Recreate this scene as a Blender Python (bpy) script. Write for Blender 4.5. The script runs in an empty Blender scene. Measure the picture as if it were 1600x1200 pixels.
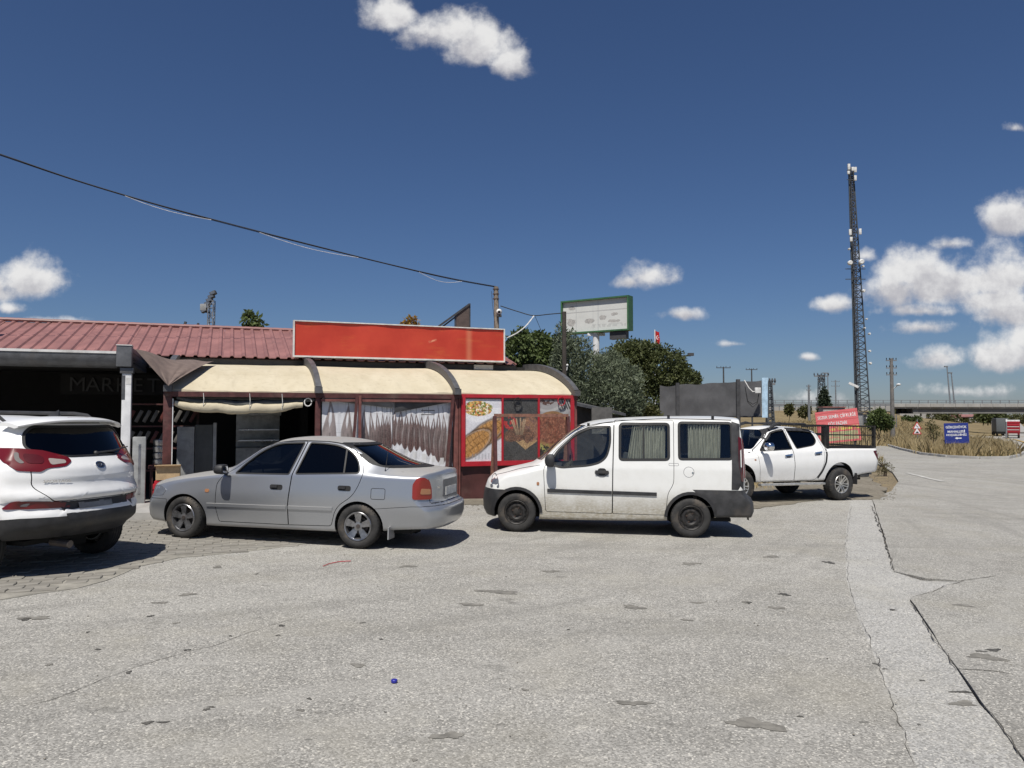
import bpy, bmesh, math, random
import numpy as np
from mathutils import Vector, Matrix, noise as mnoise
from mathutils.bvhtree import BVHTree
from mathutils.geometry import delaunay_2d_cdt
from mathutils.interpolate import poly_3d_calc

R = math.radians
scene = bpy.context.scene
COL = scene.collection
rng = random.Random(7)

# ------------------------------------------------------------------ camera
FPX, EYE, HZ = 1200.0, 1.7, 652.0           # focal length in px of the 1600 px photo, eye height, horizon row
PITCH = math.atan((HZ - 600) / FPX)
cam_d = bpy.data.cameras.new('camera')
cam_d.sensor_fit = 'HORIZONTAL'
cam_d.sensor_width = 36.0
cam_d.lens = 36.0 * FPX / 1600.0
cam_d.clip_start = 0.05
cam_d.clip_end = 6000
cam = bpy.data.objects.new('camera', cam_d)
cam.location = (0, 0, EYE)
cam.rotation_euler = (math.pi / 2 + PITCH, 0, 0)
COL.objects.link(cam)
scene.camera = cam

# ------------------------------------------------------------------ sky, sun, exposure
SUN_EL, SUN_AZ = R(61), math.atan2(-0.22, -1.0)      # azimuth measured from +Y towards +X
world = bpy.data.worlds.new('World')
scene.world = world
world.use_nodes = True
SKY_STRENGTH = 0.055
scene.view_settings.view_transform = 'Standard'
scene.view_settings.look = 'None'
scene.view_settings.gamma = 1
scene.view_settings.use_curve_mapping = False
scene.view_settings.exposure = 0.13
sun_d = bpy.data.lights.new('sun', 'SUN')
sun_d.energy = 4.75
sun_d.angle = R(0.53)
sun_d.color = (1.0, 0.955, 0.88)
sun = bpy.data.objects.new('sun', sun_d)
sd = Vector((math.sin(SUN_AZ) * math.cos(SUN_EL), math.cos(SUN_AZ) * math.cos(SUN_EL), math.sin(SUN_EL)))
sun.rotation_euler = sd.to_track_quat('Z', 'Y').to_euler()
sun.location = (0, -20, 40)
COL.objects.link(sun)
scene.cycles.max_bounces = 8
scene.cycles.transparent_max_bounces = 12
scene.cycles.use_denoising = True
scene.cycles.sample_clamp_indirect = 6.0


def build_world():
    nt = world.node_tree
    nt.nodes.clear()
    N, L = nt.nodes, nt.links

    def math_(op, a, b=None, c=None):
        n = N.new('ShaderNodeMath')
        n.operation = op
        for i, v in enumerate((a, b, c)):
            if v is None:
                continue
            if isinstance(v, (int, float)):
                n.inputs[i].default_value = v
            else:
                L.new(v, n.inputs[i])
        return n.outputs[0]
    sky = N.new('ShaderNodeTexSky')
    sky.sky_type = 'NISHITA'
    sky.sun_disc = False
    sky.sun_elevation = SUN_EL
    sky.sun_rotation = SUN_AZ
    sky.altitude = 0
    sky.air_density = 1.0
    sky.dust_density = 0.3
    sky.ozone_density = 10
    tc = N.new('ShaderNodeTexCoord')
    sx = N.new('ShaderNodeSeparateXYZ')
    L.new(tc.outputs['Generated'], sx.inputs[0])
    ay = math_('MAXIMUM', math_('ABSOLUTE', sx.outputs[1]), 0.05)
    u = math_('DIVIDE', sx.outputs[0], ay)
    v = math_('DIVIDE', sx.outputs[2], ay)
    # domain warp with noise in direction space
    def noise(scale, detail, rough, zoff):
        cx = N.new('ShaderNodeCombineXYZ')
        L.new(u, cx.inputs[0])
        L.new(v, cx.inputs[1])
        cx.inputs[2].default_value = zoff
        n = N.new('ShaderNodeTexNoise')
        n.inputs['Scale'].default_value = scale
        n.inputs['Detail'].default_value = detail
        n.inputs['Roughness'].default_value = rough
        L.new(cx.outputs[0], n.inputs['Vector'])
        return n.outputs['Fac']
    n1 = noise(13, 7, 0.58, 0.0)
    n2 = noise(42, 5, 0.6, 3.7)
    n3 = noise(16, 5, 0.6, 8.1)
    n4 = noise(5.5, 4, 0.5, 5.3)
    # clouds: direction (u, v), half width, half height up, half height down
    def px(x, y, a, up, dn, w=1.0):
        return ((x - 800) / FPX, (HZ - y) / FPX, a / FPX, up / FPX, dn / FPX, w)
    blobs = [px(610, 12, 62, 60, 28), px(690, 38, 85, 52, 40), px(745, 66, 75, 58, 36), px(795, 92, 44, 40, 34),
             px(40, 440, 86, 62, 32), px(-30, 452, 70, 46, 26), px(85, 502, 60, 12, 8, .7), px(8, 482, 34, 14, 8, .6),
             px(1012, 432, 58, 34, 22), px(985, 440, 34, 22, 14), px(1068, 490, 46, 17, 15), px(1148, 537, 34, 9, 6, .6),
             px(1262, 558, 22, 9, 7, .75), px(1300, 474, 44, 18, 15, .85), px(1358, 398, 30, 20, 12, .7),
             px(1592, 334, 66, 46, 34), px(1495, 378, 44, 20, 12, .7), px(1425, 425, 74, 52, 34), px(1400, 456, 62, 44, 38),
             px(1470, 452, 92, 46, 40), px(1560, 432, 100, 60, 44), px(1440, 486, 90, 22, 12, .9), px(1590, 482, 80, 34, 34),
             px(1445, 510, 82, 18, 16, .9), px(1478, 560, 66, 34, 22), px(1560, 560, 96, 46, 26), px(1640, 540, 90, 50, 30),
             px(1505, 440, 140, 44, 34), px(1570, 560, 120, 46, 24), px(1395, 450, 44, 34, 34, .9), px(1560, 470, 90, 30, 24), px(1500, 612, 110, 14, 10, .45), px(1240, 622, 90, 14, 10, .4), px(1598, 194, 22, 14, 8, .6), px(1780, 430, 160, 90, 50),
             px(-260, 470, 120, 60, 30), px(1900, 560, 150, 60, 40)]
    field = None
    low = None
    for (bu, bv, a, up, dn, w) in blobs:
        du = math_('DIVIDE', math_('SUBTRACT', u, bu), a)
        dv0 = math_('SUBTRACT', v, bv)
        dv = math_('MAXIMUM', math_('DIVIDE', dv0, up), math_('DIVIDE', dv0, -dn))
        d2 = math_('ADD', math_('MULTIPLY', du, du), math_('MULTIPLY', dv, dv))
        f = math_('MULTIPLY', math_('SUBTRACT', 1.0, math_('SQRT', d2)), w)
        # shade: +1 at the cloud's top, -1 at its base
        s = math_('MULTIPLY', math_('ADD', f, 0.35), math_('DIVIDE', dv0, up))
        field = f if field is None else math_('SMOOTH_MAX', field, f, 0.12)
        k = math_('MULTIPLY', math_('GREATER_THAN', f, -0.1), math_('DIVIDE', dv0, (up + dn) * .5))
        wgt = math_('MAXIMUM', math_('ADD', f, 0.05), 0.0)
        low = (math_('MULTIPLY', wgt, k), wgt) if low is None else (math_('ADD', low[0], math_('MULTIPLY', wgt, k)), math_('ADD', low[1], wgt))
    edge = math_('ADD', field, math_('MULTIPLY', math_('SUBTRACT', n1, 0.5), 1.75))
    edge = math_('ADD', edge, math_('MULTIPLY', math_('SUBTRACT', n2, 0.5), 0.75))
    edge = math_('ADD', edge, math_('MULTIPLY', math_('SUBTRACT', n4, 0.5), 0.5))
    mr = N.new('ShaderNodeMapRange')
    mr.interpolation_type = 'SMOOTHSTEP'
    mr.inputs['From Min'].default_value = 0.03
    mr.inputs['From Max'].default_value = 0.74
    L.new(edge, mr.inputs['Value'])
    alpha = math_('MULTIPLY', mr.outputs[0], math_('GREATER_THAN', sx.outputs[2], 0.0))
    alpha = math_('MULTIPLY', alpha, math_('LESS_THAN', v, 1.4))
    alpha = math_('MULTIPLY', alpha, 0.96)
    shade = math_('DIVIDE', low[0], math_('ADD', low[1], 0.02))
    shade = math_('ADD', shade, math_('MULTIPLY', math_('SUBTRACT', n3, 0.5), 2.2))
    shade = math_('ADD', shade, math_('MULTIPLY', math_('SUBTRACT', n2, 0.5), 1.6))
    mr2 = N.new('ShaderNodeMapRange')
    mr2.interpolation_type = 'SMOOTHSTEP'
    mr2.inputs['From Min'].default_value = -0.7
    mr2.inputs['From Max'].default_value = 0.55
    L.new(shade, mr2.inputs['Value'])
    cc = N.new('ShaderNodeMix')
    cc.data_type = 'RGBA'
    L.new(mr2.outputs[0], cc.inputs['Factor'])
    cc.inputs['A'].default_value = (8.2, 8.1, 8.6, 1)
    cc.inputs['B'].default_value = (13.7, 13.6, 13.5, 1)
    tint = N.new('ShaderNodeMix')
    tint.data_type = 'RGBA'
    tint.blend_type = 'MULTIPLY'
    tint.inputs['Factor'].default_value = 1
    L.new(sky.outputs[0], tint.inputs['A'])
    tint.inputs['B'].default_value = (.94, .925, 1.0, 1)
    mx = N.new('ShaderNodeMix')
    mx.data_type = 'RGBA'
    L.new(alpha, mx.inputs['Factor'])
    L.new(tint.outputs['Result'], mx.inputs['A'])
    L.new(cc.outputs['Result'], mx.inputs['B'])
    bg = N.new('ShaderNodeBackground')
    bg.inputs['Strength'].default_value = SKY_STRENGTH
    L.new(mx.outputs['Result'], bg.inputs['Color'])
    out = N.new('ShaderNodeOutputWorld')
    L.new(bg.outputs[0], out.inputs['Surface'])
    world.cycles.sampling_method = 'MANUAL'
    world.cycles.sample_map_resolution = 512


build_world()

# ------------------------------------------------------------------ projection helpers: where a thing seen in the photo stands
SP, CP = math.sin(PITCH), math.cos(PITCH)


def smooth(a, b, x):
    t = np.clip((np.asarray(x, float) - a) / (b - a), 0, 1)
    return t * t * (3 - 2 * t)


def gz(x, y=0.0):
    """height of the ground"""
    x = np.asarray(x, float)
    y = np.asarray(y, float)
    z = -.02 * (np.clip(x, -8, 12) + 3.3)
    yy = np.maximum(y, 1.0)
    a = x / yy
    drop = smooth(48, 170, y) * smooth(.53, .62, a)
    z = z - 2.3 * drop
    emb = smooth(150, 188, y) * (1 - smooth(.475, .53, a)) * smooth(-.2, .2, a)
    z = z + 3.6 * emb
    z = z + 1.6 * smooth(60, 160, y) * (1 - smooth(.5, .57, a)) * smooth(.2, .3, a) * (1 - emb)
    z = z + 1.2 * smooth(230, 500, y)
    return z


def g1(x, y=0.0):
    return float(gz(x, y))


def ray(px, py):
    cx, cy = (px - 800) / FPX, (600 - py) / FPX
    return Vector((cx, CP - cy * SP, SP + cy * CP))


def at(px, py, Y):
    d = ray(px, py)
    return d * (Y / d.y) + Vector((0, 0, EYE))


def gnd(px, py):
    d = ray(px, py)
    t = EYE / -d.z
    for _ in range(60):
        q = d * t
        t2 = (EYE - g1(q.x, q.y)) / -d.z
        t = t * .5 + t2 * .5
    q = d * t
    return Vector((q.x, q.y, g1(q.x, q.y)))


# ------------------------------------------------------------------ materials
def rgb(h):
    """sRGB 0-255 tuple to linear"""
    f = lambda c: (c / 255 / 12.92) if c / 255 <= .04045 else ((c / 255 + .055) / 1.055) ** 2.4
    return tuple(f(c) for c in h)


class NT:
    def __init__(s, name):
        s.m = bpy.data.materials.new(name)
        s.m.use_nodes = True
        s.N, s.L = s.m.node_tree.nodes, s.m.node_tree.links
        s.b = s.N['Principled BSDF']
        s.out = s.N['Material Output']
        s._co = None

    def set(s, inp, v):
        if isinstance(v, bpy.types.NodeSocket):
            s.L.new(v, inp)
        else:
            if hasattr(inp.default_value, '__len__') and len(inp.default_value) == 4 and len(v) == 3:
                v = (*v, 1)
            inp.default_value = v

    def co(s):
        if s._co is None:
            s._co = s.N.new('ShaderNodeTexCoord').outputs['Object']
        return s._co

    def math(s, op, a, b=None, c=None):
        n = s.N.new('ShaderNodeMath')
        n.operation = op
        for i, v in enumerate((a, b, c)):
            if v is not None:
                s.set(n.inputs[i], v)
        return n.outputs[0]

    def noise(s, scale, detail=4, rough=.55, stretch=None, off=None, dist=0.0):
        n = s.N.new('ShaderNodeTexNoise')
        n.inputs['Scale'].default_value = scale
        n.inputs['Detail'].default_value = detail
        n.inputs['Roughness'].default_value = rough
        n.inputs['Distortion'].default_value = dist
        v = s.co()
        if stretch or off:
            mp = s.N.new('ShaderNodeMapping')
            if stretch:
                mp.inputs['Scale'].default_value = stretch
            if off:
                mp.inputs['Location'].default_value = off
            s.L.new(v, mp.inputs['Vector'])
            v = mp.outputs[0]
        s.L.new(v, n.inputs['Vector'])
        return n.outputs['Fac']

    def voro(s, scale, feature='F1', out='Distance', stretch=None, rand=1.0):
        n = s.N.new('ShaderNodeTexVoronoi')
        n.feature = feature
        n.inputs['Scale'].default_value = scale
        n.inputs['Randomness'].default_value = rand
        v = s.co()
        if stretch:
            mp = s.N.new('ShaderNodeMapping')
            mp.inputs['Scale'].default_value = stretch
            s.L.new(v, mp.inputs['Vector'])
            v = mp.outputs[0]
        s.L.new(v, n.inputs['Vector'])
        return n.outputs[out]

    def ramp(s, fac, a, b, lo=0.0, hi=1.0, smoothstep=True):
        n = s.N.new('ShaderNodeMapRange')
        n.interpolation_type = 'SMOOTHSTEP' if smoothstep else 'LINEAR'
        n.inputs['From Min'].default_value = a
        n.inputs['From Max'].default_value = b
        n.inputs['To Min'].default_value = lo
        n.inputs['To Max'].default_value = hi
        s.set(n.inputs['Value'], fac)
        return n.outputs[0]

    def mix(s, fac, a, b, blend='MIX'):
        n = s.N.new('ShaderNodeMix')
        n.data_type = 'RGBA'
        n.blend_type = blend
        s.set(n.inputs['Factor'], fac)
        s.set(n.inputs['A'], a)
        s.set(n.inputs['B'], b)
        return n.outputs['Result']

    def sep(s):
        n = s.N.new('ShaderNodeSeparateXYZ')
        s.L.new(s.co(), n.inputs[0])
        return n.outputs

    def bump(s, h, strength=.3, dist=.01):
        n = s.N.new('ShaderNodeBump')
        n.inputs['Strength'].default_value = strength
        n.inputs['Distance'].default_value = dist
        s.set(n.inputs['Height'], h)
        s.L.new(n.outputs[0], s.b.inputs['Normal'])

    def fin(s, col=None, rough=None, metal=None, spec=None, coat=None):
        if col is not None:
            s.set(s.b.inputs['Base Color'], col)
        if rough is not None:
            s.set(s.b.inputs['Roughness'], rough)
        if metal is not None:
            s.set(s.b.inputs['Metallic'], metal)
        if spec is not None:
            s.b.inputs['Specular IOR Level'].default_value = spec
        if coat is not None:
            s.b.inputs['Coat Weight'].default_value = coat
            s.b.inputs['Coat Roughness'].default_value = .04
        return s.m


def plain(name, col, rough=.6, metal=0.0, var=.25, scale=6.0, bump=0.0, spec=.5, coat=None, grime=0.0):
    t = NT(name)
    n = t.noise(scale, 5, .6)
    dark = tuple(c * (1 - var) for c in col)
    lite = tuple(min(1, c * (1 + var * .6)) for c in col)
    c = t.mix(t.ramp(n, .3, .7), dark, lite)
    if grime:
        g = t.ramp(t.noise(scale * .35, 6, .65, off=(3, 1, 7)), .5, .72)
        c = t.mix(t.math('MULTIPLY', g, grime), c, (.16, .13, .10))
    if bump:
        t.bump(t.noise(scale * 8, 4, .6), bump, .01)
    r = t.ramp(n, .2, .8, max(.02, rough - .06), min(1, rough + .08))
    return t.fin(c, r, metal, spec, coat)


def glass_mat(name, tint, rough=.0, ior=1.45, extra=0.0):
    """thin pane: tinted see-through plus a mirror coat that grows towards grazing angles"""
    t = NT(name)
    t.N.remove(t.b)
    tr = t.N.new('ShaderNodeBsdfTransparent')
    tr.inputs[0].default_value = (*tint, 1)
    gl = t.N.new('ShaderNodeBsdfGlossy')
    gl.inputs['Color'].default_value = (1, 1, 1, 1)
    gl.inputs['Roughness'].default_value = rough
    fr = t.N.new('ShaderNodeFresnel')
    geo = t.N.new('ShaderNodeNewGeometry')
    t.L.new(t.math('ADD', ior, t.math('MULTIPLY', geo.outputs['Backfacing'], 1 / ior - ior)), fr.inputs['IOR'])
    mx = t.N.new('ShaderNodeMixShader')
    f = t.math('ADD', fr.outputs[0], extra)
    t.L.new(f, mx.inputs[0])
    t.L.new(tr.outputs[0], mx.inputs[1])
    t.L.new(gl.outputs[0], mx.inputs[2])
    t.L.new(mx.outputs[0], t.out.inputs['Surface'])
    return t.m


def attr_mat(name, rough=.5, bumpamt=0.0, spec=.4, gloss_var=0.0):
    """print whose colours are stored on the mesh"""
    t = NT(name)
    a = t.N.new('ShaderNodeVertexColor')
    a.layer_name = 'col'
    c = t.mix(t.ramp(t.noise(40, 4, .6), .3, .7, 0, .12), a.outputs[0], (.5, .46, .4))
    if bumpamt:
        t.bump(t.noise(5, 3, .5), bumpamt, .02)
    return t.fin(c, rough, 0, spec)


M = {}

# ------------------------------------------------------------------ mesh building
class MB:
    def __init__(s):
        s.v, s.f, s.mi = [], [], []

    def add(s, vs, fs, mi=0):
        o = len(s.v)
        s.v += [tuple(p) for p in vs]
        s.f += [tuple(i + o for i in q) for q in fs]
        s.mi += [mi] * len(fs)
        return s

    def box(s, a, b, mi=0, rot=None, piv=None):
        x0, y0, z0 = a
        x1, y1, z1 = b
        vs = [Vector(p) for p in ((x0, y0, z0), (x1, y0, z0), (x1, y1, z0), (x0, y1, z0), (x0, y0, z1), (x1, y0, z1), (x1, y1, z1), (x0, y1, z1))]
        if rot is not None:
            c = Vector(piv) if piv is not None else (Vector(a) + Vector(b)) / 2
            vs = [c + rot @ (p - c) for p in vs]
        return s.add(vs, [(0, 3, 2, 1), (4, 5, 6, 7), (0, 1, 5, 4), (1, 2, 6, 5), (2, 3, 7, 6), (3, 0, 4, 7)], mi)

    def bar(s, p, q, w, h=None, up=(0, 0, 1), mi=0):
        p, q = Vector(p), Vector(q)
        h = w if h is None else h
        d = (q - p).normalized()
        u = Vector(up)
        if abs(d.dot(u)) > .97:
            u = Vector((0, 1, 0)) if abs(d.y) < .9 else Vector((1, 0, 0))
        sx = d.cross(u).normalized() * (w / 2)
        sy = sx.normalized().cross(d).normalized() * (h / 2)
        vs = [p - sx - sy, p + sx - sy, p + sx + sy, p - sx + sy, q - sx - sy, q + sx - sy, q + sx + sy, q - sx + sy]
        return s.add(vs, [(0, 3, 2, 1), (4, 5, 6, 7), (0, 1, 5, 4), (1, 2, 6, 5), (2, 3, 7, 6), (3, 0, 4, 7)], mi)

    def tube(s, pts, r, n=8, mi=0, cap=True):
        pts = [Vector(p) for p in pts]
        rs = r if hasattr(r, '__len__') else [r] * len(pts)
        o = len(s.v)
        prev = None
        for i, p in enumerate(pts):
            d = (pts[min(i + 1, len(pts) - 1)] - pts[max(i - 1, 0)]).normalized()
            if prev is None:
                a = Vector((0, 0, 1)) if abs(d.z) < .9 else Vector((1, 0, 0))
                x = d.cross(a).normalized()
            else:
                x = (prev - d * prev.dot(d)).normalized()
            prev = x
            y = d.cross(x)
            for k in range(n):
                t = 2 * math.pi * k / n
                s.v.append(tuple(p + (x * math.cos(t) + y * math.sin(t)) * rs[i]))
        for i in range(len(pts) - 1):
            for k in range(n):
                k2 = (k + 1) % n
                s.f.append((o + i * n + k, o + i * n + k2, o + (i + 1) * n + k2, o + (i + 1) * n + k))
                s.mi.append(mi)
        if cap:
            s.f.append(tuple(o + k for k in reversed(range(n))))
            s.f.append(tuple(o + (len(pts) - 1) * n + k for k in range(n)))
            s.mi += [mi, mi]
        return s

    def lathe(s, prof, n=32, axis='y', mi=0, c=(0, 0, 0), closed=False):
        """prof: (radius, along) pairs"""
        o = len(s.v)
        for (r, a) in prof:
            for k in range(n):
                t = 2 * math.pi * k / n
                p = {'y': (r * math.cos(t), a, r * math.sin(t)), 'z': (r * math.cos(t), r * math.sin(t), a), 'x': (a, r * math.cos(t), r * math.sin(t))}[axis]
                s.v.append((p[0] + c[0], p[1] + c[1], p[2] + c[2]))
        m = len(prof)
        for i in range(m if closed else m - 1):
            for k in range(n):
                k2 = (k + 1) % n
                j = (i + 1) % m
                s.f.append((o + i * n + k, o + i * n + k2, o + j * n + k2, o + j * n + k))
                s.mi.append(mi)
        return s

    def prism(s, poly, axis, a, b, mi=0):
        """closed polygon (2D) extruded along an axis: 'y' takes (x,z), 'x' takes (y,z), 'z' takes (x,y)"""
        def pt(p, w):
            return {'y': (p[0], w, p[1]), 'x': (w, p[0], p[1]), 'z': (p[0], p[1], w)}[axis]
        n = len(poly)
        vs = [pt(p, a) for p in poly] + [pt(p, b) for p in poly]
        fs = [tuple(range(n)), tuple(reversed(range(n, 2 * n)))] + [(i, i + n, (i + 1) % n + n, (i + 1) % n) for i in range(n)]
        return s.add(vs, fs, mi)

    def sphere(s, c, r, n=12, m=8, mi=0, sc=(1, 1, 1)):
        o = len(s.v)
        for i in range(m + 1):
            ph = math.pi * i / m
            for k in range(n):
                t = 2 * math.pi * k / n
                s.v.append((c[0] + r * sc[0] * math.sin(ph) * math.cos(t), c[1] + r * sc[1] * math.sin(ph) * math.sin(t), c[2] + r * sc[2] * math.cos(ph)))
        for i in range(m):
            for k in range(n):
                k2 = (k + 1) % n
                s.f.append((o + i * n + k, o + (i + 1) * n + k, o + (i + 1) * n + k2, o + i * n + k2))
                s.mi.append(mi)
        return s

    def mesh(s, name, mats, smooth_=False, angle=35, bevel=0.0, fixn=True, merge=False):
        me = bpy.data.meshes.new(name)
        me.from_pydata(s.v, [], s.f)
        mats = mats if isinstance(mats, (list, tuple)) else [mats]
        for m in mats:
            me.materials.append(m)
        if len(mats) > 1:
            me.polygons.foreach_set('material_index', s.mi)
        if bevel or fixn or merge:
            bm = bmesh.new()
            bm.from_mesh(me)
            if merge:
                bmesh.ops.remove_doubles(bm, verts=bm.verts, dist=1e-4)
            if fixn:
                bmesh.ops.recalc_face_normals(bm, faces=bm.faces)
            if bevel:
                es = [e for e in bm.edges if len(e.link_faces) == 2 and e.calc_face_angle(0) > .6]
                bmesh.ops.bevel(bm, geom=es, offset=bevel, segments=2, affect='EDGES', profile=.6, clamp_overlap=True)
                smooth_ = True
            bm.to_mesh(me)
            bm.free()
        if smooth_:
            me.polygons.foreach_set('use_smooth', [True] * len(me.polygons))
            me.set_sharp_from_angle(angle=R(angle))
        me.update()
        return me

    def build(s, name, mats, parent=None, **kw):
        return link(name, s.mesh(name, mats, **kw), parent)


def link(name, me, parent=None, loc=None, rot=None):
    o = bpy.data.objects.new(name, me)
    COL.objects.link(o)
    if parent is not None:
        o.parent = parent
    if loc is not None:
        o.location = loc
    if rot is not None:
        o.rotation_euler = rot
    return o


def tag(o, label=None, cat=None, group=None, kind=None):
    if label:
        o['label'] = label
    if cat:
        o['category'] = cat
    if group:
        o['group'] = group
    if kind:
        o['kind'] = kind
    return o


def thing(name, label, cat, loc=(0, 0, 0), rotz=0.0, group=None):
    o = bpy.data.objects.new(name, None)
    o.empty_display_size = .2
    COL.objects.link(o)
    o.location = loc
    o.rotation_euler = (0, 0, rotz)
    return tag(o, label, cat, group)


def copy_tree(o, parent=None, loc=None, rotz=None):
    c = o.copy()
    COL.objects.link(c)
    if parent is not None:
        c.parent = parent
    if loc is not None:
        c.location = loc
    if rotz is not None:
        c.rotation_euler = (0, 0, rotz)
    for ch in list(o.children):
        copy_tree(ch, c)
    return c


def grid_sheet(nu, nv, fn):
    """verts of fn(i/nu, j/nv) as a quad grid"""
    vs = [fn(i / nu, j / nv) for j in range(nv + 1) for i in range(nu + 1)]
    fs = [(j * (nu + 1) + i, j * (nu + 1) + i + 1, (j + 1) * (nu + 1) + i + 1, (j + 1) * (nu + 1) + i) for j in range(nv) for i in range(nu)]
    return vs, fs


def text_mesh(body, mat, name='lettering', width=None, height=None, ext=.002, align='CENTER', space=1.0, bold=0.0, lines=1.0):
    cu = bpy.data.curves.new('t', 'FONT')
    cu.body = body
    cu.size = 1
    cu.extrude = 0
    cu.offset = bold
    cu.align_x = align
    cu.space_character = space
    cu.space_line = lines
    cu.resolution_u = 3
    o = bpy.data.objects.new('t', cu)
    COL.objects.link(o)
    dg = bpy.context.evaluated_depsgraph_get()
    me = bpy.data.meshes.new_from_object(o.evaluated_get(dg))
    bpy.data.objects.remove(o)
    n = len(me.vertices)
    co = np.empty(n * 3)
    me.vertices.foreach_get('co', co)
    co = co.reshape(-1, 3)
    lo, hi = co.min(0), co.max(0)
    c = (lo + hi) / 2
    sx = width / (hi[0] - lo[0]) if width else 1
    sy = height / (hi[1] - lo[1]) if height else sx
    if not width:
        sx = sy
    co = (co - c) * [sx, sy, 1]
    co = np.stack([co[:, 0], np.zeros(n), co[:, 1]], 1)      # stands upright facing -y
    me.vertices.foreach_set('co', co.ravel())
    me.name = name
    me.materials.clear()
    me.materials.append(mat)
    me.update()
    return me
# ------------------------------------------------------------------ car bodies
def pchip(tab, x):
    xs = np.array([t[0] for t in tab], float)
    ys = np.array([t[1] for t in tab], float)
    o = np.argsort(xs)
    xs, ys = xs[o], ys[o]
    x = float(np.clip(x, xs[0], xs[-1]))
    if len(xs) == 1:
        return float(ys[0])
    h = np.diff(xs)
    d = np.diff(ys) / h
    m = np.zeros(len(xs))
    m[0], m[-1] = d[0], d[-1]
    for i in range(1, len(xs) - 1):
        if d[i - 1] * d[i] > 0:
            w1, w2 = 2 * h[i] + h[i - 1], h[i] + 2 * h[i - 1]
            m[i] = (w1 + w2) / (w1 / d[i - 1] + w2 / d[i])
    i = min(max(np.searchsorted(xs, x) - 1, 0), len(xs) - 2)
    t = (x - xs[i]) / h[i]
    return float((1 + 2 * t) * (1 - t) ** 2 * ys[i] + t * (1 - t) ** 2 * h[i] * m[i] + t * t * (3 - 2 * t) * ys[i + 1] + t * t * (t - 1) * h[i] * m[i + 1])


def half_ring(sp, x, inset=0.0, floor=None):
    g = lambda k: pchip(sp[k], x)
    zb, w0, z1, w1, z2, w2, z3, w3, zt = (g(k) for k in ('zb', 'w0', 'z1', 'w1', 'z2', 'w2', 'z3', 'w3', 'zt'))
    if inset:
        w0, w1, w2, w3 = (max(.05, w - inset) for w in (w0, w1, w2, w3))
        zt -= inset
        z3 -= inset
        zb = max(zb, floor) if floor else zb + inset
        z1 = max(z1, zb + .05)
    z3 = min(z3, zt - .008)
    z2 = min(z2, z3 - .012)
    z1 = min(z1, z2 - .02)
    zb = min(zb, z1 - .02)
    par = lambda y: z3 + (zt - z3) * (1 - (y / w3) ** 2)
    q = (w3 * .86, par(w3 * .86))
    C = [(0, zb), (w0, zb), (w1, z1), (w2, z2), (w3, z3), q]
    rad = [0, .05, .13, sp.get('rbelt', .05), sp.get('rroof', .09), 0]
    nseg = [4, 5, 6, 6]
    pts = [Vector(C[0])]
    P = [Vector(c) for c in C]
    prev = P[0]
    for i in range(1, 5):
        a, b, c = P[i - 1], P[i], P[i + 1]
        la, lb = (a - b).length, (c - b).length
        r = min(rad[i], la * .45, lb * .45 if i < 4 else lb * .9)
        s = b + (a - b).normalized() * r
        e = b + (c - b).normalized() * r
        n = nseg[i - 1]
        for k in range(1, n + 1):
            pts.append(prev.lerp(s, k / n))
        for k in range(1, 6):
            t = k / 5
            pts.append(s * (1 - t) ** 2 + b * 2 * t * (1 - t) + e * t * t)
        prev = e
    y0 = prev.x
    for k in range(1, 9):
        y = y0 * (1 - k / 8)
        pts.append(Vector((y, par(y) if y < w3 * .86 else prev.y)))
    return pts


def full_ring(sp, x, **kw):
    h = half_ring(sp, x, **kw)
    return [(p.x, p.y) for p in h] + [(-p.x, p.y) for p in reversed(h[1:-1])]


def end_x(tab, y, z, W, cr, p, sign):
    zs = np.array([t[0] for t in tab])
    xs = np.array([t[1] for t in tab])
    o = np.argsort(zs)
    return float(np.interp(z, zs[o], xs[o])) - sign * cr * min(1.0, abs(y) / W) ** p


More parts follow.
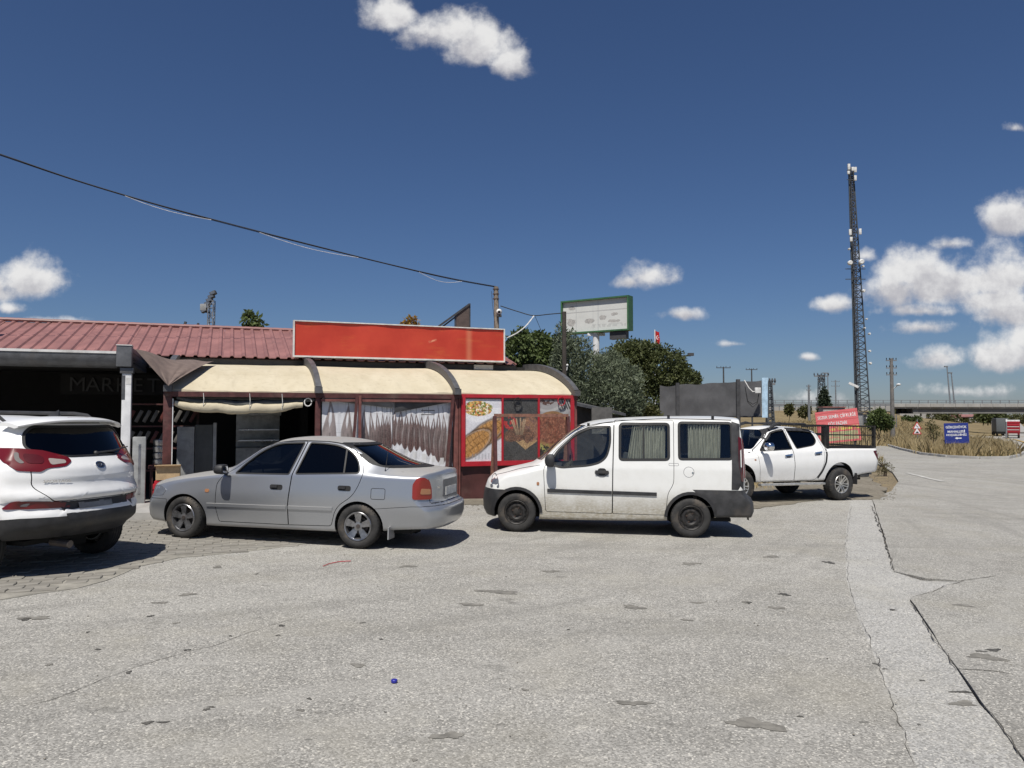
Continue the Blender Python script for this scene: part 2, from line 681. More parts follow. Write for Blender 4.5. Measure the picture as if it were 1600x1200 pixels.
def car_body(sp, n=70):
    """closed surface: rear cap, planar stations, front cap"""
    rings = []
    xr, xa, xb, xf = sp['xr'], sp['xa'], sp['xb'], sp['xf']
    W = max(t[1] for t in sp['w1'])
    rr, rf = full_ring(sp, xr), full_ring(sp, xf)
    ER = lambda y, z: end_x(sp['R'], y, z, W, sp['Rc'][0], sp['Rc'][1], -1)
    EF = lambda y, z: end_x(sp['F'], y, z, W, sp['Fc'][0], sp['Fc'][1], 1)
    m = 16
    zc = sum(p[1] for p in rr) / len(rr)
    verts, faces = [], []
    nr = len(rr)
    verts.append((ER(0, zc), 0, zc))
    for j in range(1, m + 1):
        f = j / m
        rings.append([(ER(y * f, zc + (z - zc) * f), y * f, zc + (z - zc) * f) for (y, z) in rr])
    k = 7
    for j in range(1, k):
        t = j / k
        r = full_ring(sp, xr + (xa - xr) * t)
        rings.append([(ER(*rr[i]) * (1 - t) + xa * t, y, z) for i, (y, z) in enumerate(r)])
    for x in np.linspace(xa, xb, n):
        rings.append([(x, y, z) for (y, z) in full_ring(sp, x)])
    for j in range(1, k):
        t = j / k
        r = full_ring(sp, xb + (xf - xb) * t)
        rings.append([(xb * (1 - t) + EF(*rf[i]) * t, y, z) for i, (y, z) in enumerate(r)])
    zf = sum(p[1] for p in rf) / len(rf)
    for j in range(m, 0, -1):
        f = j / m
        rings.append([(EF(y * f, zf + (z - zf) * f), y * f, zf + (z - zf) * f) for (y, z) in rf])
    for r in rings:
        verts += r
    verts.append((EF(0, zf), 0, zf))
    for a in range(len(rings) - 1):
        for i in range(nr):
            i2 = (i + 1) % nr
            faces.append((1 + a * nr + i, 1 + a * nr + i2, 1 + (a + 1) * nr + i2, 1 + (a + 1) * nr + i))
    for i in range(nr):
        i2 = (i + 1) % nr
        faces.append((0, 1 + i2, 1 + i))
        L = 1 + (len(rings) - 1) * nr
        faces.append((len(verts) - 1, L + i, L + i2))
    mb = MB()
    mb.add(verts, faces)
    return mb


def car_cavity(sp, x0, x1, inset, floor, n=26):
    rings = [[(x, y, z) for (y, z) in full_ring(sp, x, inset=inset, floor=floor)] for x in np.linspace(x0, x1, n)]
    nr = len(rings[0])
    verts = [p for r in rings for p in r]
    faces = []
    for a in range(n - 1):
        for i in range(nr):
            i2 = (i + 1) % nr
            faces.append((a * nr + i, a * nr + i2, (a + 1) * nr + i2, (a + 1) * nr + i))
    faces.append(tuple(range(nr)))
    faces.append(tuple((n - 1) * nr + i for i in reversed(range(nr))))
    return MB().add(verts, faces)


def boolean(me, cutter_mb, op, cut_mat):
    """me and a cutter in, a new mesh out; faces left by the cutter take cut_mat"""
    a = bpy.data.objects.new('a', me)
    cm = cutter_mb.mesh('c', cut_mat) if isinstance(cutter_mb, MB) else cutter_mb
    b = bpy.data.objects.new('b', cm)
    COL.objects.link(a)
    COL.objects.link(b)
    md = a.modifiers.new('x', 'BOOLEAN')
    md.object = b
    md.operation = op
    try:
        md.solver = 'MANIFOLD'
    except TypeError:
        md.solver = 'EXACT'
    md.material_mode = 'TRANSFER'
    dg = bpy.context.evaluated_depsgraph_get()
    r = bpy.data.meshes.new_from_object(a.evaluated_get(dg))
    if len(r.polygons) == 0 or (op == 'DIFFERENCE' and len(r.polygons) == len(me.polygons)):
        md.solver = 'EXACT'
        dg = bpy.context.evaluated_depsgraph_get()
        r = bpy.data.meshes.new_from_object(a.evaluated_get(dg))
    bpy.data.objects.remove(a)
    bpy.data.objects.remove(b)
    return r


def offset_poly(poly, d):
    """positive d grows a polygon given in either winding"""
    P = [Vector(p) for p in poly]
    n = len(P)
    area = sum(P[i].x * P[(i + 1) % n].y - P[(i + 1) % n].x * P[i].y for i in range(n))
    s = 1 if area > 0 else -1
    out = []
    for i in range(n):
        e1 = (P[i] - P[i - 1]).normalized()
        e2 = (P[(i + 1) % n] - P[i]).normalized()
        n1, n2 = Vector((e1.y, -e1.x)) * s, Vector((e2.y, -e2.x)) * s
        k = 1 + n1.dot(n2)
        v = (n1 + n2) / max(k, .35)
        out.append(tuple(P[i] + v * d))
    return out


def round_poly(poly, r, n=4):
    """corner rounding; r a number or one per corner"""
    P = [Vector(p) for p in poly]
    out = []
    for i in range(len(P)):
        a, b, c = P[i - 1], P[i], P[(i + 1) % len(P)]
        ri = r[i] if hasattr(r, '__len__') else r
        ri = min(ri, (a - b).length * .48, (c - b).length * .48)
        if ri < 1e-4:
            out.append(tuple(b))
            continue
        s, e = b + (a - b).normalized() * ri, b + (c - b).normalized() * ri
        for k in range(n + 1):
            t = k / n
            out.append(tuple(s * (1 - t) ** 2 + b * 2 * t * (1 - t) + e * t * t))
    return out


class Surf:
    """smooth surface of a body that features are laid on"""
    def __init__(s, me):
        s.me = me
        s.co = [v.co.copy() for v in me.vertices]
        s.no = [v.normal.copy() for v in me.vertices]
        s.poly = [tuple(p.vertices) for p in me.polygons]
        s.bvh = BVHTree.FromPolygons(s.co, s.poly)

    def normal(s, p, idx):
        vs = s.poly[idx]
        w = poly_3d_calc([s.co[i] for i in vs], p)
        n = Vector((0, 0, 0))
        for wi, i in zip(w, vs):
            n += s.no[i] * wi
        return n.normalized()

    def hit(s, axis, sgn, a, b):
        """axis 'y': (a,b)=(x,z) from the side sgn; 'x': (a,b)=(y,z) from the end sgn; 'z': (a,b)=(x,y) from above"""
        if axis == 'y':
            o, d = Vector((a, sgn * 3, b)), Vector((0, -sgn, 0))
        elif axis == 'x':
            o, d = Vector((sgn * 5, a, b)), Vector((-sgn, 0, 0))
        elif axis == 'd':      # rear corner seen along the diagonal; a runs along the diagonal's cross direction
            k = .70710678
            d = Vector((k, -sgn * k, 0))
            o = Vector((k, sgn * k, 0)) * a + Vector((0, 0, b)) - d * 5
        else:
            o, d = Vector((a, b, 5)), Vector((0, 0, -1))
        loc, n, i, dist = s.bvh.ray_cast(o, d)
        if loc is None:
            loc, n, i, dist = s.bvh.find_nearest(Vector((a, sgn * .6, b)) if axis == 'y' else Vector((sgn * 2.1, a, b)) if axis == 'x' else o + d * 3.1 if axis == 'd' else Vector((a, b, 1.5)))
        return loc, s.normal(loc, i)

    def smooth_normals(s, me):
        me.polygons.foreach_set('use_smooth', [True] * len(me.polygons))
        nl = []
        vs = me.vertices
        for p in me.polygons:
            c = p.center
            loc, n, i, d = s.bvh.find_nearest(c)
            ok = d is not None and d < .012 and n.dot(p.normal) > .75
            for vi in p.vertices:
                if ok:
                    l2, n2, i2, d2 = s.bvh.find_nearest(vs[vi].co)
                    if d2 < .006:
                        nn = s.normal(l2, i2)
                        nl.append(nn if nn.dot(p.normal) > .5 else p.normal)
                        continue
                nl.append(p.normal)
        me.normals_split_custom_set([tuple(n) for n in nl])

    def patch(s, poly, axis, sgn, off=.003, th=.006, step=.06):
        """polygon laid on the body: front sheet at +off, back sheet at off-th, closed round the edge"""
        P = [Vector(p) for p in poly]
        B = []
        for i in range(len(P)):
            a, b = P[i], P[(i + 1) % len(P)]
            k = max(1, int((b - a).length / step))
            for j in range(k):
                B.append(a.lerp(b, j / k))
        nb = len(B)
        xs = [p.x for p in B]
        ys = [p.y for p in B]
        V = list(B)
        nx, ny = int((max(xs) - min(xs)) / step), int((max(ys) - min(ys)) / step)
        for i in range(1, nx + 1):
            for j in range(1, ny + 1):
                q = Vector((min(xs) + (i + .02) * step * .98, min(ys) + (j + .03) * step * .97))
                if inside(q, B) and min((q - b).length for b in B) > step * .45:
                    V.append(q)
        r = delaunay_2d_cdt(V, [(i, (i + 1) % nb) for i in range(nb)], [list(range(nb))], 1, 1e-6)
        v2, e2, f2 = r[0], r[1], r[2]
        up, dn = [], []
        for q in v2:
            loc, n = s.hit(axis, sgn, q.x, q.y)
            up.append(loc + n * off)
            dn.append(loc + n * (off - th))
        mb = MB()
        N = len(v2)
        fs = [tuple(f) for f in f2] + [tuple(i + N for i in reversed(f)) for f in f2]
        cnt = {}
        for f in f2:
            for i in range(len(f)):
                e = (f[i], f[(i + 1) % len(f)])
                cnt[tuple(sorted(e))] = cnt.get(tuple(sorted(e)), []) + [e]
        for k, es in cnt.items():
            if len(es) == 1:
                a, b = es[0]
                fs.append((b, a, a + N, b + N))
        mb.add(up + dn, fs)
        return mb

    def ring(s, poly, axis, sgn, w_out, w_in, off=.003, th=.01, step=.08, close=True):
        """band that follows the outline of a polygon"""
        P = [Vector(p) for p in poly]
        n = len(P)
        O, I = offset_poly(poly, w_out), offset_poly(poly, -w_in)
        a, b = [], []
        for i in range(n):
            p, q = Vector(O[i]), Vector(O[(i + 1) % n])
            p2, q2 = Vector(I[i]), Vector(I[(i + 1) % n])
            k = max(1, int((q - p).length / step))
            for j in range(k):
                a.append(p.lerp(q, j / k))
                b.append(p2.lerp(q2, j / k))
        vs, m = [], len(a)
        for L, o in ((a, off), (b, off), (b, off - th), (a, off - th)):
            for q in L:
                loc, nn = s.hit(axis, sgn, q.x, q.y)
                vs.append(loc + nn * o)
        fs = []
        for r in range(4):
            r2 = (r + 1) % 4
            for i in range(m):
                j = (i + 1) % m
                fs.append((r * m + i, r2 * m + i, r2 * m + j, r * m + j))
        return MB().add(vs, fs)

    def strip(s, line, axis, sgn, w, off=.003, th=.012, step=.05):
        """narrow band along an open line"""
        P = [Vector(p) for p in line]
        pts = []
        for i in range(len(P) - 1):
            k = max(1, int((P[i + 1] - P[i]).length / step))
            pts += [P[i].lerp(P[i + 1], j / k) for j in range(k)]
        pts.append(P[-1])
        poly_a, poly_b = [], []
        for i, p in enumerate(pts):
            d = (pts[min(i + 1, len(pts) - 1)] - pts[max(i - 1, 0)]).normalized()
            nn = Vector((-d.y, d.x)) * w / 2
            poly_a.append(p + nn)
            poly_b.append(p - nn)
        vs, m = [], len(pts)
        for L, o in ((poly_a, off), (poly_b, off), (poly_b, off - th), (poly_a, off - th)):
            for q in L:
                loc, nn = s.hit(axis, sgn, q.x, q.y)
                vs.append(loc + nn * o)
        fs = []
        for r in range(4):
            r2 = (r + 1) % 4
            for i in range(m - 1):
                fs.append((r * m + i, r2 * m + i, r2 * m + i + 1, r * m + i + 1))
        fs += [(0, m, 2 * m, 3 * m), (m - 1, 4 * m - 1, 3 * m - 1, 2 * m - 1)]
        return MB().add(vs, fs)


def inside(q, B):
    c = False
    j = len(B) - 1
    for i in range(len(B)):
        if (B[i].y > q.y) != (B[j].y > q.y) and q.x < (B[j].x - B[i].x) * (q.y - B[i].y) / (B[j].y - B[i].y) + B[i].x:
            c = not c
        j = i
    return c


def wheel(parent, pos, r, w, rim_r, kind, steer=0.0, side=1, name='wheel'):
    """tyre with tread, rim; outer face towards side*y"""
    root = bpy.data.objects.new(name, None)
    COL.objects.link(root)
    root.empty_display_size = .1
    root.parent = parent
    root.location = pos
    root.rotation_euler = (0, 0, steer + (0 if side > 0 else math.pi))
    key = (kind, r, w, rim_r)
    if key not in WHEELS:
        h = w / 2
        t = MB()
        t.lathe([(rim_r, h * .72), (rim_r + .012, h * .9), (rim_r + (r - rim_r) * .45, h * 1.0), (r - .035, h * .93), (r - .012, h * .8), (r - .002, h * .62),
                 (r, h * .3), (r, -h * .3), (r - .002, -h * .62), (r - .012, -h * .8), (r - .035, -h * .93), (rim_r + .03, -h), (rim_r, -h * .7)], 48, closed=True)
        # circumferential grooves and tread blocks
        for gy in (-.5, -.17, .17, .5):
            t.lathe([(r + .0015, h * (gy - .055)), (r + .0015, h * (gy + .055))], 48, mi=1)
        for k in range(40):
            a = 2 * math.pi * k / 40
            for (y0, y1) in ((.55, .82), (-.82, -.55)):
                ca, sa = math.cos(a), math.sin(a)
                rr = r - .001
                d = .008
                t.add([(rr * ca - d * sa, h * y0, rr * sa + d * ca), (rr * ca + d * sa, h * y0, rr * sa - d * ca), ((rr - .009) * ca + d * sa, h * y1, (rr - .009) * sa - d * ca), ((rr - .009) * ca - d * sa, h * y1, (rr - .009) * sa + d * ca)], [(0, 1, 2, 3)], 1)
        tm = t.mesh('tyre', [M['tyre'], M['groove']], smooth_=True, angle=40, fixn=False)
        g = MB()
        R_ = rim_r
        if kind == 'steel':
            g.lathe([(R_ + .004, h * .80), (R_ - .006, h * .86), (R_ - .02, h * .78), (R_ - .028, h * .45), (R_ * .78, h * .42), (R_ * .70, h * .56), (R_ * .55, h * .60), (R_ * .42, h * .45), (R_ * .34, h * .42), (R_ * .30, h * .55), (R_ * .12, h * .58), (0.001, h * .58)], 40)
            for k in range(12):
                a = 2 * math.pi * (k + .5) / 12
                g.lathe([(.020, 0), (.020, h * .02), (.001, h * .02)], 10, mi=1, c=(R_ * .745 * math.cos(a), h * .52, R_ * .745 * math.sin(a)))
            for k in range(4):
                a = 2 * math.pi * k / 4 + .4
                g.lathe([(.012, 0), (.012, .014), (.001, .016)], 6, mi=2, c=(R_ * .37 * math.cos(a), h * .43, R_ * .37 * math.sin(a)))
            g.lathe([(R_ * .19, h * .5), (R_ * .18, h * .72), (.001, h * .74)], 20, mi=0)
        else:
            g.lathe([(R_ + .004, h * .82), (R_ - .004, h * .9), (R_ - .018, h * .86), (R_ - .026, h * .55), (R_ - .04, -h * .5), (R_ - .06, -h * .6)], 40)
            g.lathe([(R_ - .03, -h * .1), (.001, -h * .1)], 32, mi=1)
            g.lathe([(R_ * .62, -h * .02), (R_ * .62, 0), (R_ * .2, .0)], 28, mi=3)
            if kind == 'five':
                for k in range(5):
                    a = 2 * math.pi * k / 5 + .31
                    ca, sa = math.cos(a), math.sin(a)
                    pl = []
                    for (rad, hw, y) in ((R_ * .16, R_ * .17, .60), (R_ * .5, R_ * .20, .66), (R_ * .78, R_ * .25, .76), (R_ * .97, R_ * .34, .82)):
                        for q in (-1, 1):
                            pl.append((rad * ca - q * hw * sa, h * y, rad * sa + q * hw * ca))
                    bk = [(p[0], p[1] - .02, p[2]) for p in pl]
                    fs = []
                    for i in range(3):
                        fs.append((2 * i, 2 * i + 1, 2 * i + 3, 2 * i + 2))
                        fs.append((2 * i, 2 * i + 2, 8 + 2 * i + 2, 8 + 2 * i))
                        fs.append((2 * i + 1, 8 + 2 * i + 1, 8 + 2 * i + 3, 2 * i + 3))
                    g.add(pl + bk, fs, 0)
                    g.lathe([(.013, 0), (.013, h * .06), (.001, h * .06)], 8, mi=1, c=(R_ * .36 * math.cos(a + .63), h * .63, R_ * .36 * math.sin(a + .63)))
                g.lathe([(R_ * .36, h * .5), (R_ * .34, h * .62), (.001, h * .66)], 24)
                g.lathe([(R_ * .15, h * .66), (R_ * .14, h * .70), (.001, h * .70)], 20, mi=3)
            else:
                for k in range(6):
                    a = 2 * math.pi * k / 6 + .2
                    for q in (-1, 1):
                        p0 = Vector((R_ * .20 * math.cos(a + q * .42), h * .60, R_ * .20 * math.sin(a + q * .42)))
                        p1 = Vector((R_ * .95 * math.cos(a + q * .17), h * .80, R_ * .95 * math.sin(a + q * .17)))
                        g.bar(p0, p1, .020, .036, up=(0, 1, 0))
                g.lathe([(R_ * .30, h * .4), (R_ * .28, h * .62), (R_ * .14, h * .66), (R_ * .12, h * .74), (.001, h * .75)], 24)
        rm = {'steel': [M['steel_rim'], M['hole'], M['rust'], M['hole']],
              'five': [M['cover_rim'], M['hole'], M['hole'], M['brake']],
              'multi': [M['alloy_rim'], M['hole'], M['hole'], M['brake']]}[kind]
        WHEELS[key] = (tm, g.mesh('rim', rm, smooth_=True, angle=32))
    tm, gm = WHEELS[key]
    link('tyre', tm, root)
    link('rim', gm, root)
    return root


WHEELS = {}


def seat(parent, x, y, z, w=.5, mat=None, name='seat'):
    m = MB()
    m.box((x - .22, y - w / 2, z), (x + .28, y + w / 2, z + .16))
    rot = Matrix.Rotation(R(-14), 3, 'Y')
    m.box((x - .30, y - w / 2, z + .12), (x - .17, y + w / 2, z + .66), rot=rot, piv=(x - .24, y, z + .12))
    m.box((x - .40, y - .12, z + .70), (x - .31, y + .12, z + .88))
    return m.build(name, mat or M['seat_fabric'], parent, bevel=.03)


def mirror(parent, p, size, mats, name='door_mirror', side=1):
    x, y, z = p
    sx, sy, sz = size
    m = MB()
    n = 14
    # a rounded shell, blunt to the rear where the glass sits
    prof = [(-.5, .62), (-.46, .88), (-.3, 1.0), (.1, .98), (.35, .82), (.5, .45), (.54, .05)]
    for (a, k) in prof:
        pass
    o = len(m.v)
    for (a, k) in prof:
        for i in range(n):
            t = 2 * math.pi * i / n
            c, s = math.cos(t), math.sin(t)
            sq = 1 / max(abs(c), abs(s)) ** .55
            m.v.append((x + a * sx, y + c * sq * k * sy / 2, z + s * sq * k * sz / 2))
    for r in range(len(prof) - 1):
        for i in range(n):
            j = (i + 1) % n
            m.f.append((o + r * n + i, o + r * n + j, o + (r + 1) * n + j, o + (r + 1) * n + i))
            m.mi.append(0)
    m.f.append(tuple(o + i for i in range(n)))
    m.mi.append(1)
    m.f.append(tuple(o + (len(prof) - 1) * n + i for i in reversed(range(n))))
    m.mi.append(0)
    m.bar((x + .02, y - side * (sy * .5 + .08), z - sz * .35), (x + .02, y - side * sy * .3, z - sz * .25), .06, .05, mi=2)
    return m.build(name, mats, parent, smooth_=True, angle=45)


# ------------------------------------------------------------------ ground, asphalt, paving
def fast_mesh(name, verts, faces_flat, n_per, mats, smooth_=False):
    """numpy arrays straight into a mesh; faces_flat is (n, n_per) indices"""
    me = bpy.data.meshes.new(name)
    nv, nf = len(verts), len(faces_flat)
    me.vertices.add(nv)
    me.vertices.foreach_set('co', np.asarray(verts, np.float32).ravel())
    me.loops.add(nf * n_per)
    me.loops.foreach_set('vertex_index', np.asarray(faces_flat, np.int32).ravel())
    me.polygons.add(nf)
    me.polygons.foreach_set('loop_start', np.arange(0, nf * n_per, n_per, dtype=np.int32))
    for m in (mats if isinstance(mats, (list, tuple)) else [mats]):
        me.materials.append(m)
    if smooth_:
        me.polygons.foreach_set('use_smooth', [True] * nf)
    me.update(calc_edges=True)
    return me


def asphalt_mat(name, base, lite, speck=.5, stains=True, streak=True, tone=1.0):
    t = NT(name)
    big = t.noise(.35, 5, .6)
    mid = t.noise(2.6, 6, .65, off=(4, 8, 0))
    fine = t.noise(150, 3, .8)
    v1 = t.N.new('ShaderNodeTexVoronoi')
    v1.inputs['Scale'].default_value = 92
    t.L.new(t.co(), v1.inputs['Vector'])
    stone = v1.outputs['Color']
    sb = t.N.new('ShaderNodeSeparateColor')
    t.L.new(stone, sb.inputs[0])
    st = t.ramp(sb.outputs[0], .0, 1.0, .55, 1.45, False)
    st2 = t.ramp(sb.outputs[1], .90, .94, 0, 1)
    c = t.mix(t.ramp(big, .3, .72), base, lite)
    c = t.mix(t.ramp(mid, .32, .75, 0, .55), c, tuple(k * 1.18 for k in lite))
    k = t.math('MULTIPLY', st, t.ramp(fine, .2, .8, .72, 1.28))
    c = t.mix(speck, c, t.mix(1.0, c, k, 'MULTIPLY'))
    c = t.mix(t.math('MULTIPLY', st2, .85 * speck), c, (.66, .63, .56))
    st3 = t.ramp(sb.outputs[2], .90, .95, 0, 1)
    c = t.mix(t.math('MULTIPLY', st3, .6 * speck), c, (.10, .095, .085))
    hue = t.noise(.9, 5, .6, off=(6, 2, 0))
    c = t.mix(t.ramp(hue, .45, .75, 0, .35), c, (lite[0] * 1.0, lite[1] * .96, lite[2] * .84))
    patch = t.noise(5.5, 5, .7, off=(8, 8, 0))
    c = t.mix(t.ramp(patch, .5, .8, 0, .36), c, tuple(q * .60 for q in base))
    pale_ = t.noise(3.3, 5, .7, off=(1, 4, 0))
    c = t.mix(t.ramp(pale_, .60, .80, 0, .45), c, (.42, .40, .34))
    if streak:
        s1 = t.noise(1.1, 5, .6, stretch=(.12, 1.2, 1), off=(2, 5, 0))
        c = t.mix(t.ramp(s1, .52, .75, 0, .35), c, tuple(k_ * .66 for k_ in base))
        s2 = t.noise(.8, 4, .55, stretch=(.9, .22, 1), off=(7, 1, 0))
        c = t.mix(t.ramp(s2, .55, .78, 0, .30), c, tuple(k_ * 1.25 for k_ in lite))
    if streak:
        # faint wheel tracks where cars swing round to park
        x_, y_, z_ = t.sep()
        dx_ = t.math('SUBTRACT', x_, -9.0)
        dy_ = t.math('SUBTRACT', y_, 19.0)
        rad = t.math('SQRT', t.math('ADD', t.math('MULTIPLY', dx_, dx_), t.math('MULTIPLY', dy_, dy_)))
        cv = t.N.new('ShaderNodeCombineXYZ')
        t.L.new(t.math('MULTIPLY', rad, 1.5), cv.inputs[0])
        t.L.new(t.math('MULTIPLY', t.math('ARCTAN2', dy_, dx_), 1.6), cv.inputs[1])
        tn = t.N.new('ShaderNodeTexNoise')
        tn.inputs['Scale'].default_value = 1.5
        tn.inputs['Detail'].default_value = 5
        t.L.new(cv.outputs[0], tn.inputs['Vector'])
        c = t.mix(t.ramp(tn.outputs['Fac'], .52, .70, 0, .34), c, tuple(q * .68 for q in base))
        c = t.mix(t.ramp(tn.outputs['Fac'], .47, .32, 0, .28), c, tuple(q * 1.18 for q in lite))
    if stains:
        sn = t.noise(1.7, 4, .5, stretch=(.8, 1.3, 1), off=(11, 3, 0))
        c = t.mix(t.ramp(sn, .70, .735, 0, .40), c, tuple(k_ * .45 for k_ in base))
        sp_ = t.noise(6.5, 3, .5, stretch=(.7, 1.2, 1), off=(1, 9, 0))
        c = t.mix(t.ramp(sp_, .735, .765, 0, .55), c, tuple(k_ * .32 for k_ in base))
    h = t.math('ADD', t.math('MULTIPLY', v1.outputs['Distance'], -.7), t.math('MULTIPLY', fine, .8))
    t.bump(h, .55, .006)
    return t.fin(c, .92, 0, .25)


def dirt_mat(name, a, b, dry=None, scale=1.0):
    t = NT(name)
    n1 = t.noise(.22 * scale, 6, .62)
    n2 = t.noise(3.5 * scale, 6, .68, off=(3, 3, 0))
    n3 = t.noise(45 * scale, 4, .7)
    c = t.mix(t.ramp(n1, .35, .65), a, b)
    if dry:
        c = t.mix(t.ramp(n2, .42, .66, 0, .75), c, dry)
    c = t.mix(t.ramp(n3, .2, .8, 0, .35), c, tuple(k * .45 for k in a))
    t.bump(t.math('ADD', n3, n2), .5, .03)
    return t.fin(c, .95, 0, .15)


M['asphalt'] = asphalt_mat('weathered_asphalt', (.252, .243, .221), (.316, .306, .281), .8)
M['asphalt_right'] = asphalt_mat('weathered_asphalt_patch', (.244, .235, .214), (.305, .296, .272), .8)
M['concrete_strip'] = asphalt_mat('pale_filled_trench', (.30, .295, .278), (.36, .353, .334), .75, streak=False)
M['road'] = asphalt_mat('pale_road', (.27, .262, .245), (.335, .325, .305), .3)
M['earth'] = dirt_mat('dry_earth', (.17, .14, .10), (.26, .21, .14), (.30, .24, .13))
M['field'] = dirt_mat('dry_grass_field', (.20, .155, .085), (.29, .225, .125), (.15, .125, .07))
M['gravel'] = dirt_mat('gravel_and_dust', (.22, .20, .16), (.30, .27, .22), (.14, .12, .09), 2.5)
M['crack'] = plain('crack_dirt', (.085, .078, .066), .95)
M['marking'] = plain('road_paint', (.46, .45, .42), .8, var=.25, scale=4, grime=.5)
M['yellow_marking'] = plain('yellow_road_paint', (.45, .30, .08), .8, var=.25, scale=4, grime=.4)
M['oil'] = plain('oil_stain', (.085, .08, .07), .7, var=.5, scale=14)
M['oil_faint'] = plain('old_oil_stain', (.188, .178, .156), .85, var=.3, scale=14)
M['concrete'] = plain('concrete', (.36, .35, .33), .9, var=.2, scale=3, bump=.3, grime=.3)


def terrain():
    xs = np.unique(np.concatenate([np.linspace(-900, -60, 22), np.linspace(-60, -8, 27), np.linspace(-8, 12, 21), np.linspace(12, 60, 33), np.linspace(60, 230, 86), np.linspace(230, 1500, 40)]))
    ys = np.unique(np.concatenate([np.linspace(-60, 40, 34), np.linspace(40, 240, 101), np.linspace(240, 600, 40), np.linspace(600, 3500, 18)]))
    X, Y = np.meshgrid(xs, ys)
    Z = gz(X, Y) - .06
    rough = np.array([mnoise.noise(Vector((x * .12, y * .12, 0))) for x, y in zip(X.ravel(), Y.ravel())]).reshape(X.shape)
    Z = Z + rough * .25 * smooth(40, 90, Y) * smooth(14, 30, X)
    n, m = len(xs), len(ys)
    V = np.stack([X, Y, Z], -1).reshape(-1, 3)
    i = np.arange(n - 1)[None, :] + n * np.arange(m - 1)[:, None]
    F = np.stack([i, i + 1, i + n + 1, i + n], -1).reshape(-1, 4)
    me = fast_mesh('ground', V, F, 4, [M['field'], M['earth']], True)
    cy = V[F].mean(1)
    me.polygons.foreach_set('material_index', ((cy[:, 1] < 36) & (cy[:, 0] < 40)).astype(np.int32))
    tag(link('ground', me), kind='structure')


def sheet(name, poly, mat, zoff=.0, step=1.0, skirt=.05, jag=0.0, parent=None, kind='structure', zfun=None, local_step=None):
    """flat-lying sheet that follows the ground, with a short skirt"""
    P = [Vector((p[0], p[1])) for p in poly]
    B = []
    for i in range(len(P)):
        a, b = P[i], P[(i + 1) % len(P)]
        k = max(1, int((b - a).length / (local_step or step)))
        for j in range(k):
            q = a.lerp(b, j / k)
            if jag and j:
                nn = (b - a).normalized()
                q += Vector((-nn.y, nn.x)) * jag * (mnoise.noise(Vector((q.x * 1.7, q.y * 1.7, 3))) * 1.3 + mnoise.noise(Vector((q.x * 7, q.y * 7, 9))) * .7)
            B.append(q)
    nb = len(B)
    V = list(B)
    xs, ys = [p.x for p in B], [p.y for p in B]
    x = math.ceil(min(xs) / step) * step
    while x < max(xs):
        y = math.ceil(min(ys) / step) * step
        while y < max(ys):
            q = Vector((x + .003, y + .007))
            if inside(q, B) and min((q - b).length_squared for b in B) > (step * .4) ** 2:
                V.append(q)
            y += step
        x += step
    r = delaunay_2d_cdt(V, [(i, (i + 1) % nb) for i in range(nb)], [list(range(nb))], 1, 1e-6)
    v2, f2 = r[0], r[2]
    zf = zfun or (lambda x, y: g1(x, y) + zoff)
    vs = [(q.x, q.y, zf(q.x, q.y)) for q in v2]
    fs = [tuple(f) for f in f2]
    cnt = {}
    for f in f2:
        for i in range(len(f)):
            e = (f[i], f[(i + 1) % len(f)])
            k = tuple(sorted(e))
            cnt[k] = None if k in cnt else e
    n = len(vs)
    vs2 = [(x, y, z - skirt) for x, y, z in vs]
    used = {}
    sk = []
    for e in cnt.values():
        if e:
            ids = []
            for i in (e[1], e[0]):
                if i not in used:
                    used[i] = n + len(used)
                ids.append(used[i])
            sk.append((e[1], e[0], ids[1], ids[0]))
    vs += [vs2[i] for i in used]
    mb = MB().add(vs, fs + sk)
    o = mb.build(name, mat, parent)
    if kind:
        o['kind'] = kind
    return o


G = lambda *pp: [gnd(x, y).to_2d() for x, y in pp]
terrain()
strip_l = G((1330, 778), (1324, 806), (1320, 850), (1322, 905), (1340, 965), (1364, 1020), (1385, 1075), (1410, 1140), (1432, 1198))
strip_r = G((1362, 778), (1380, 838), (1397, 893), (1421, 937), (1446, 975), (1478, 1020), (1496, 1046), (1530, 1098), (1560, 1130), (1604, 1195))
sl, sr = strip_l[-1], strip_r[-1]
ext_l = sl + (sl - strip_l[-3]).normalized() * 6
ext_r = sr + (sr - strip_r[-3]).normalized() * 6
strip_l.append(ext_l)
strip_r.append(ext_r)
top_y = 20.2
# main lot, left of the trench
lot = [Vector((-16, -14)), Vector((ext_l.x, -14))] + list(reversed(strip_l)) + [Vector((8.9, 18.2)), Vector((8.2, 19.4)), Vector((5.0, 17.4)), Vector((1.6, 16.2)), Vector((-.6, 15.6)), Vector((-16, 9.9))]
lot_o = sheet('parking_lot', lot, M['asphalt'], .0, 1.0, .06)
# trench filled with paler concrete
tr = strip_l + list(reversed(strip_r))
spur = G((1397, 893), (1440, 906), (1500, 908), (1470, 918), (1421, 937))
sheet('trench_fill', strip_l + list(reversed(strip_r[5:])) + [spur[4], spur[3], spur[2], spur[1], spur[0]] + list(reversed(strip_r[:2])), M['concrete_strip'], -.006, .5, .06, local_step=.3)
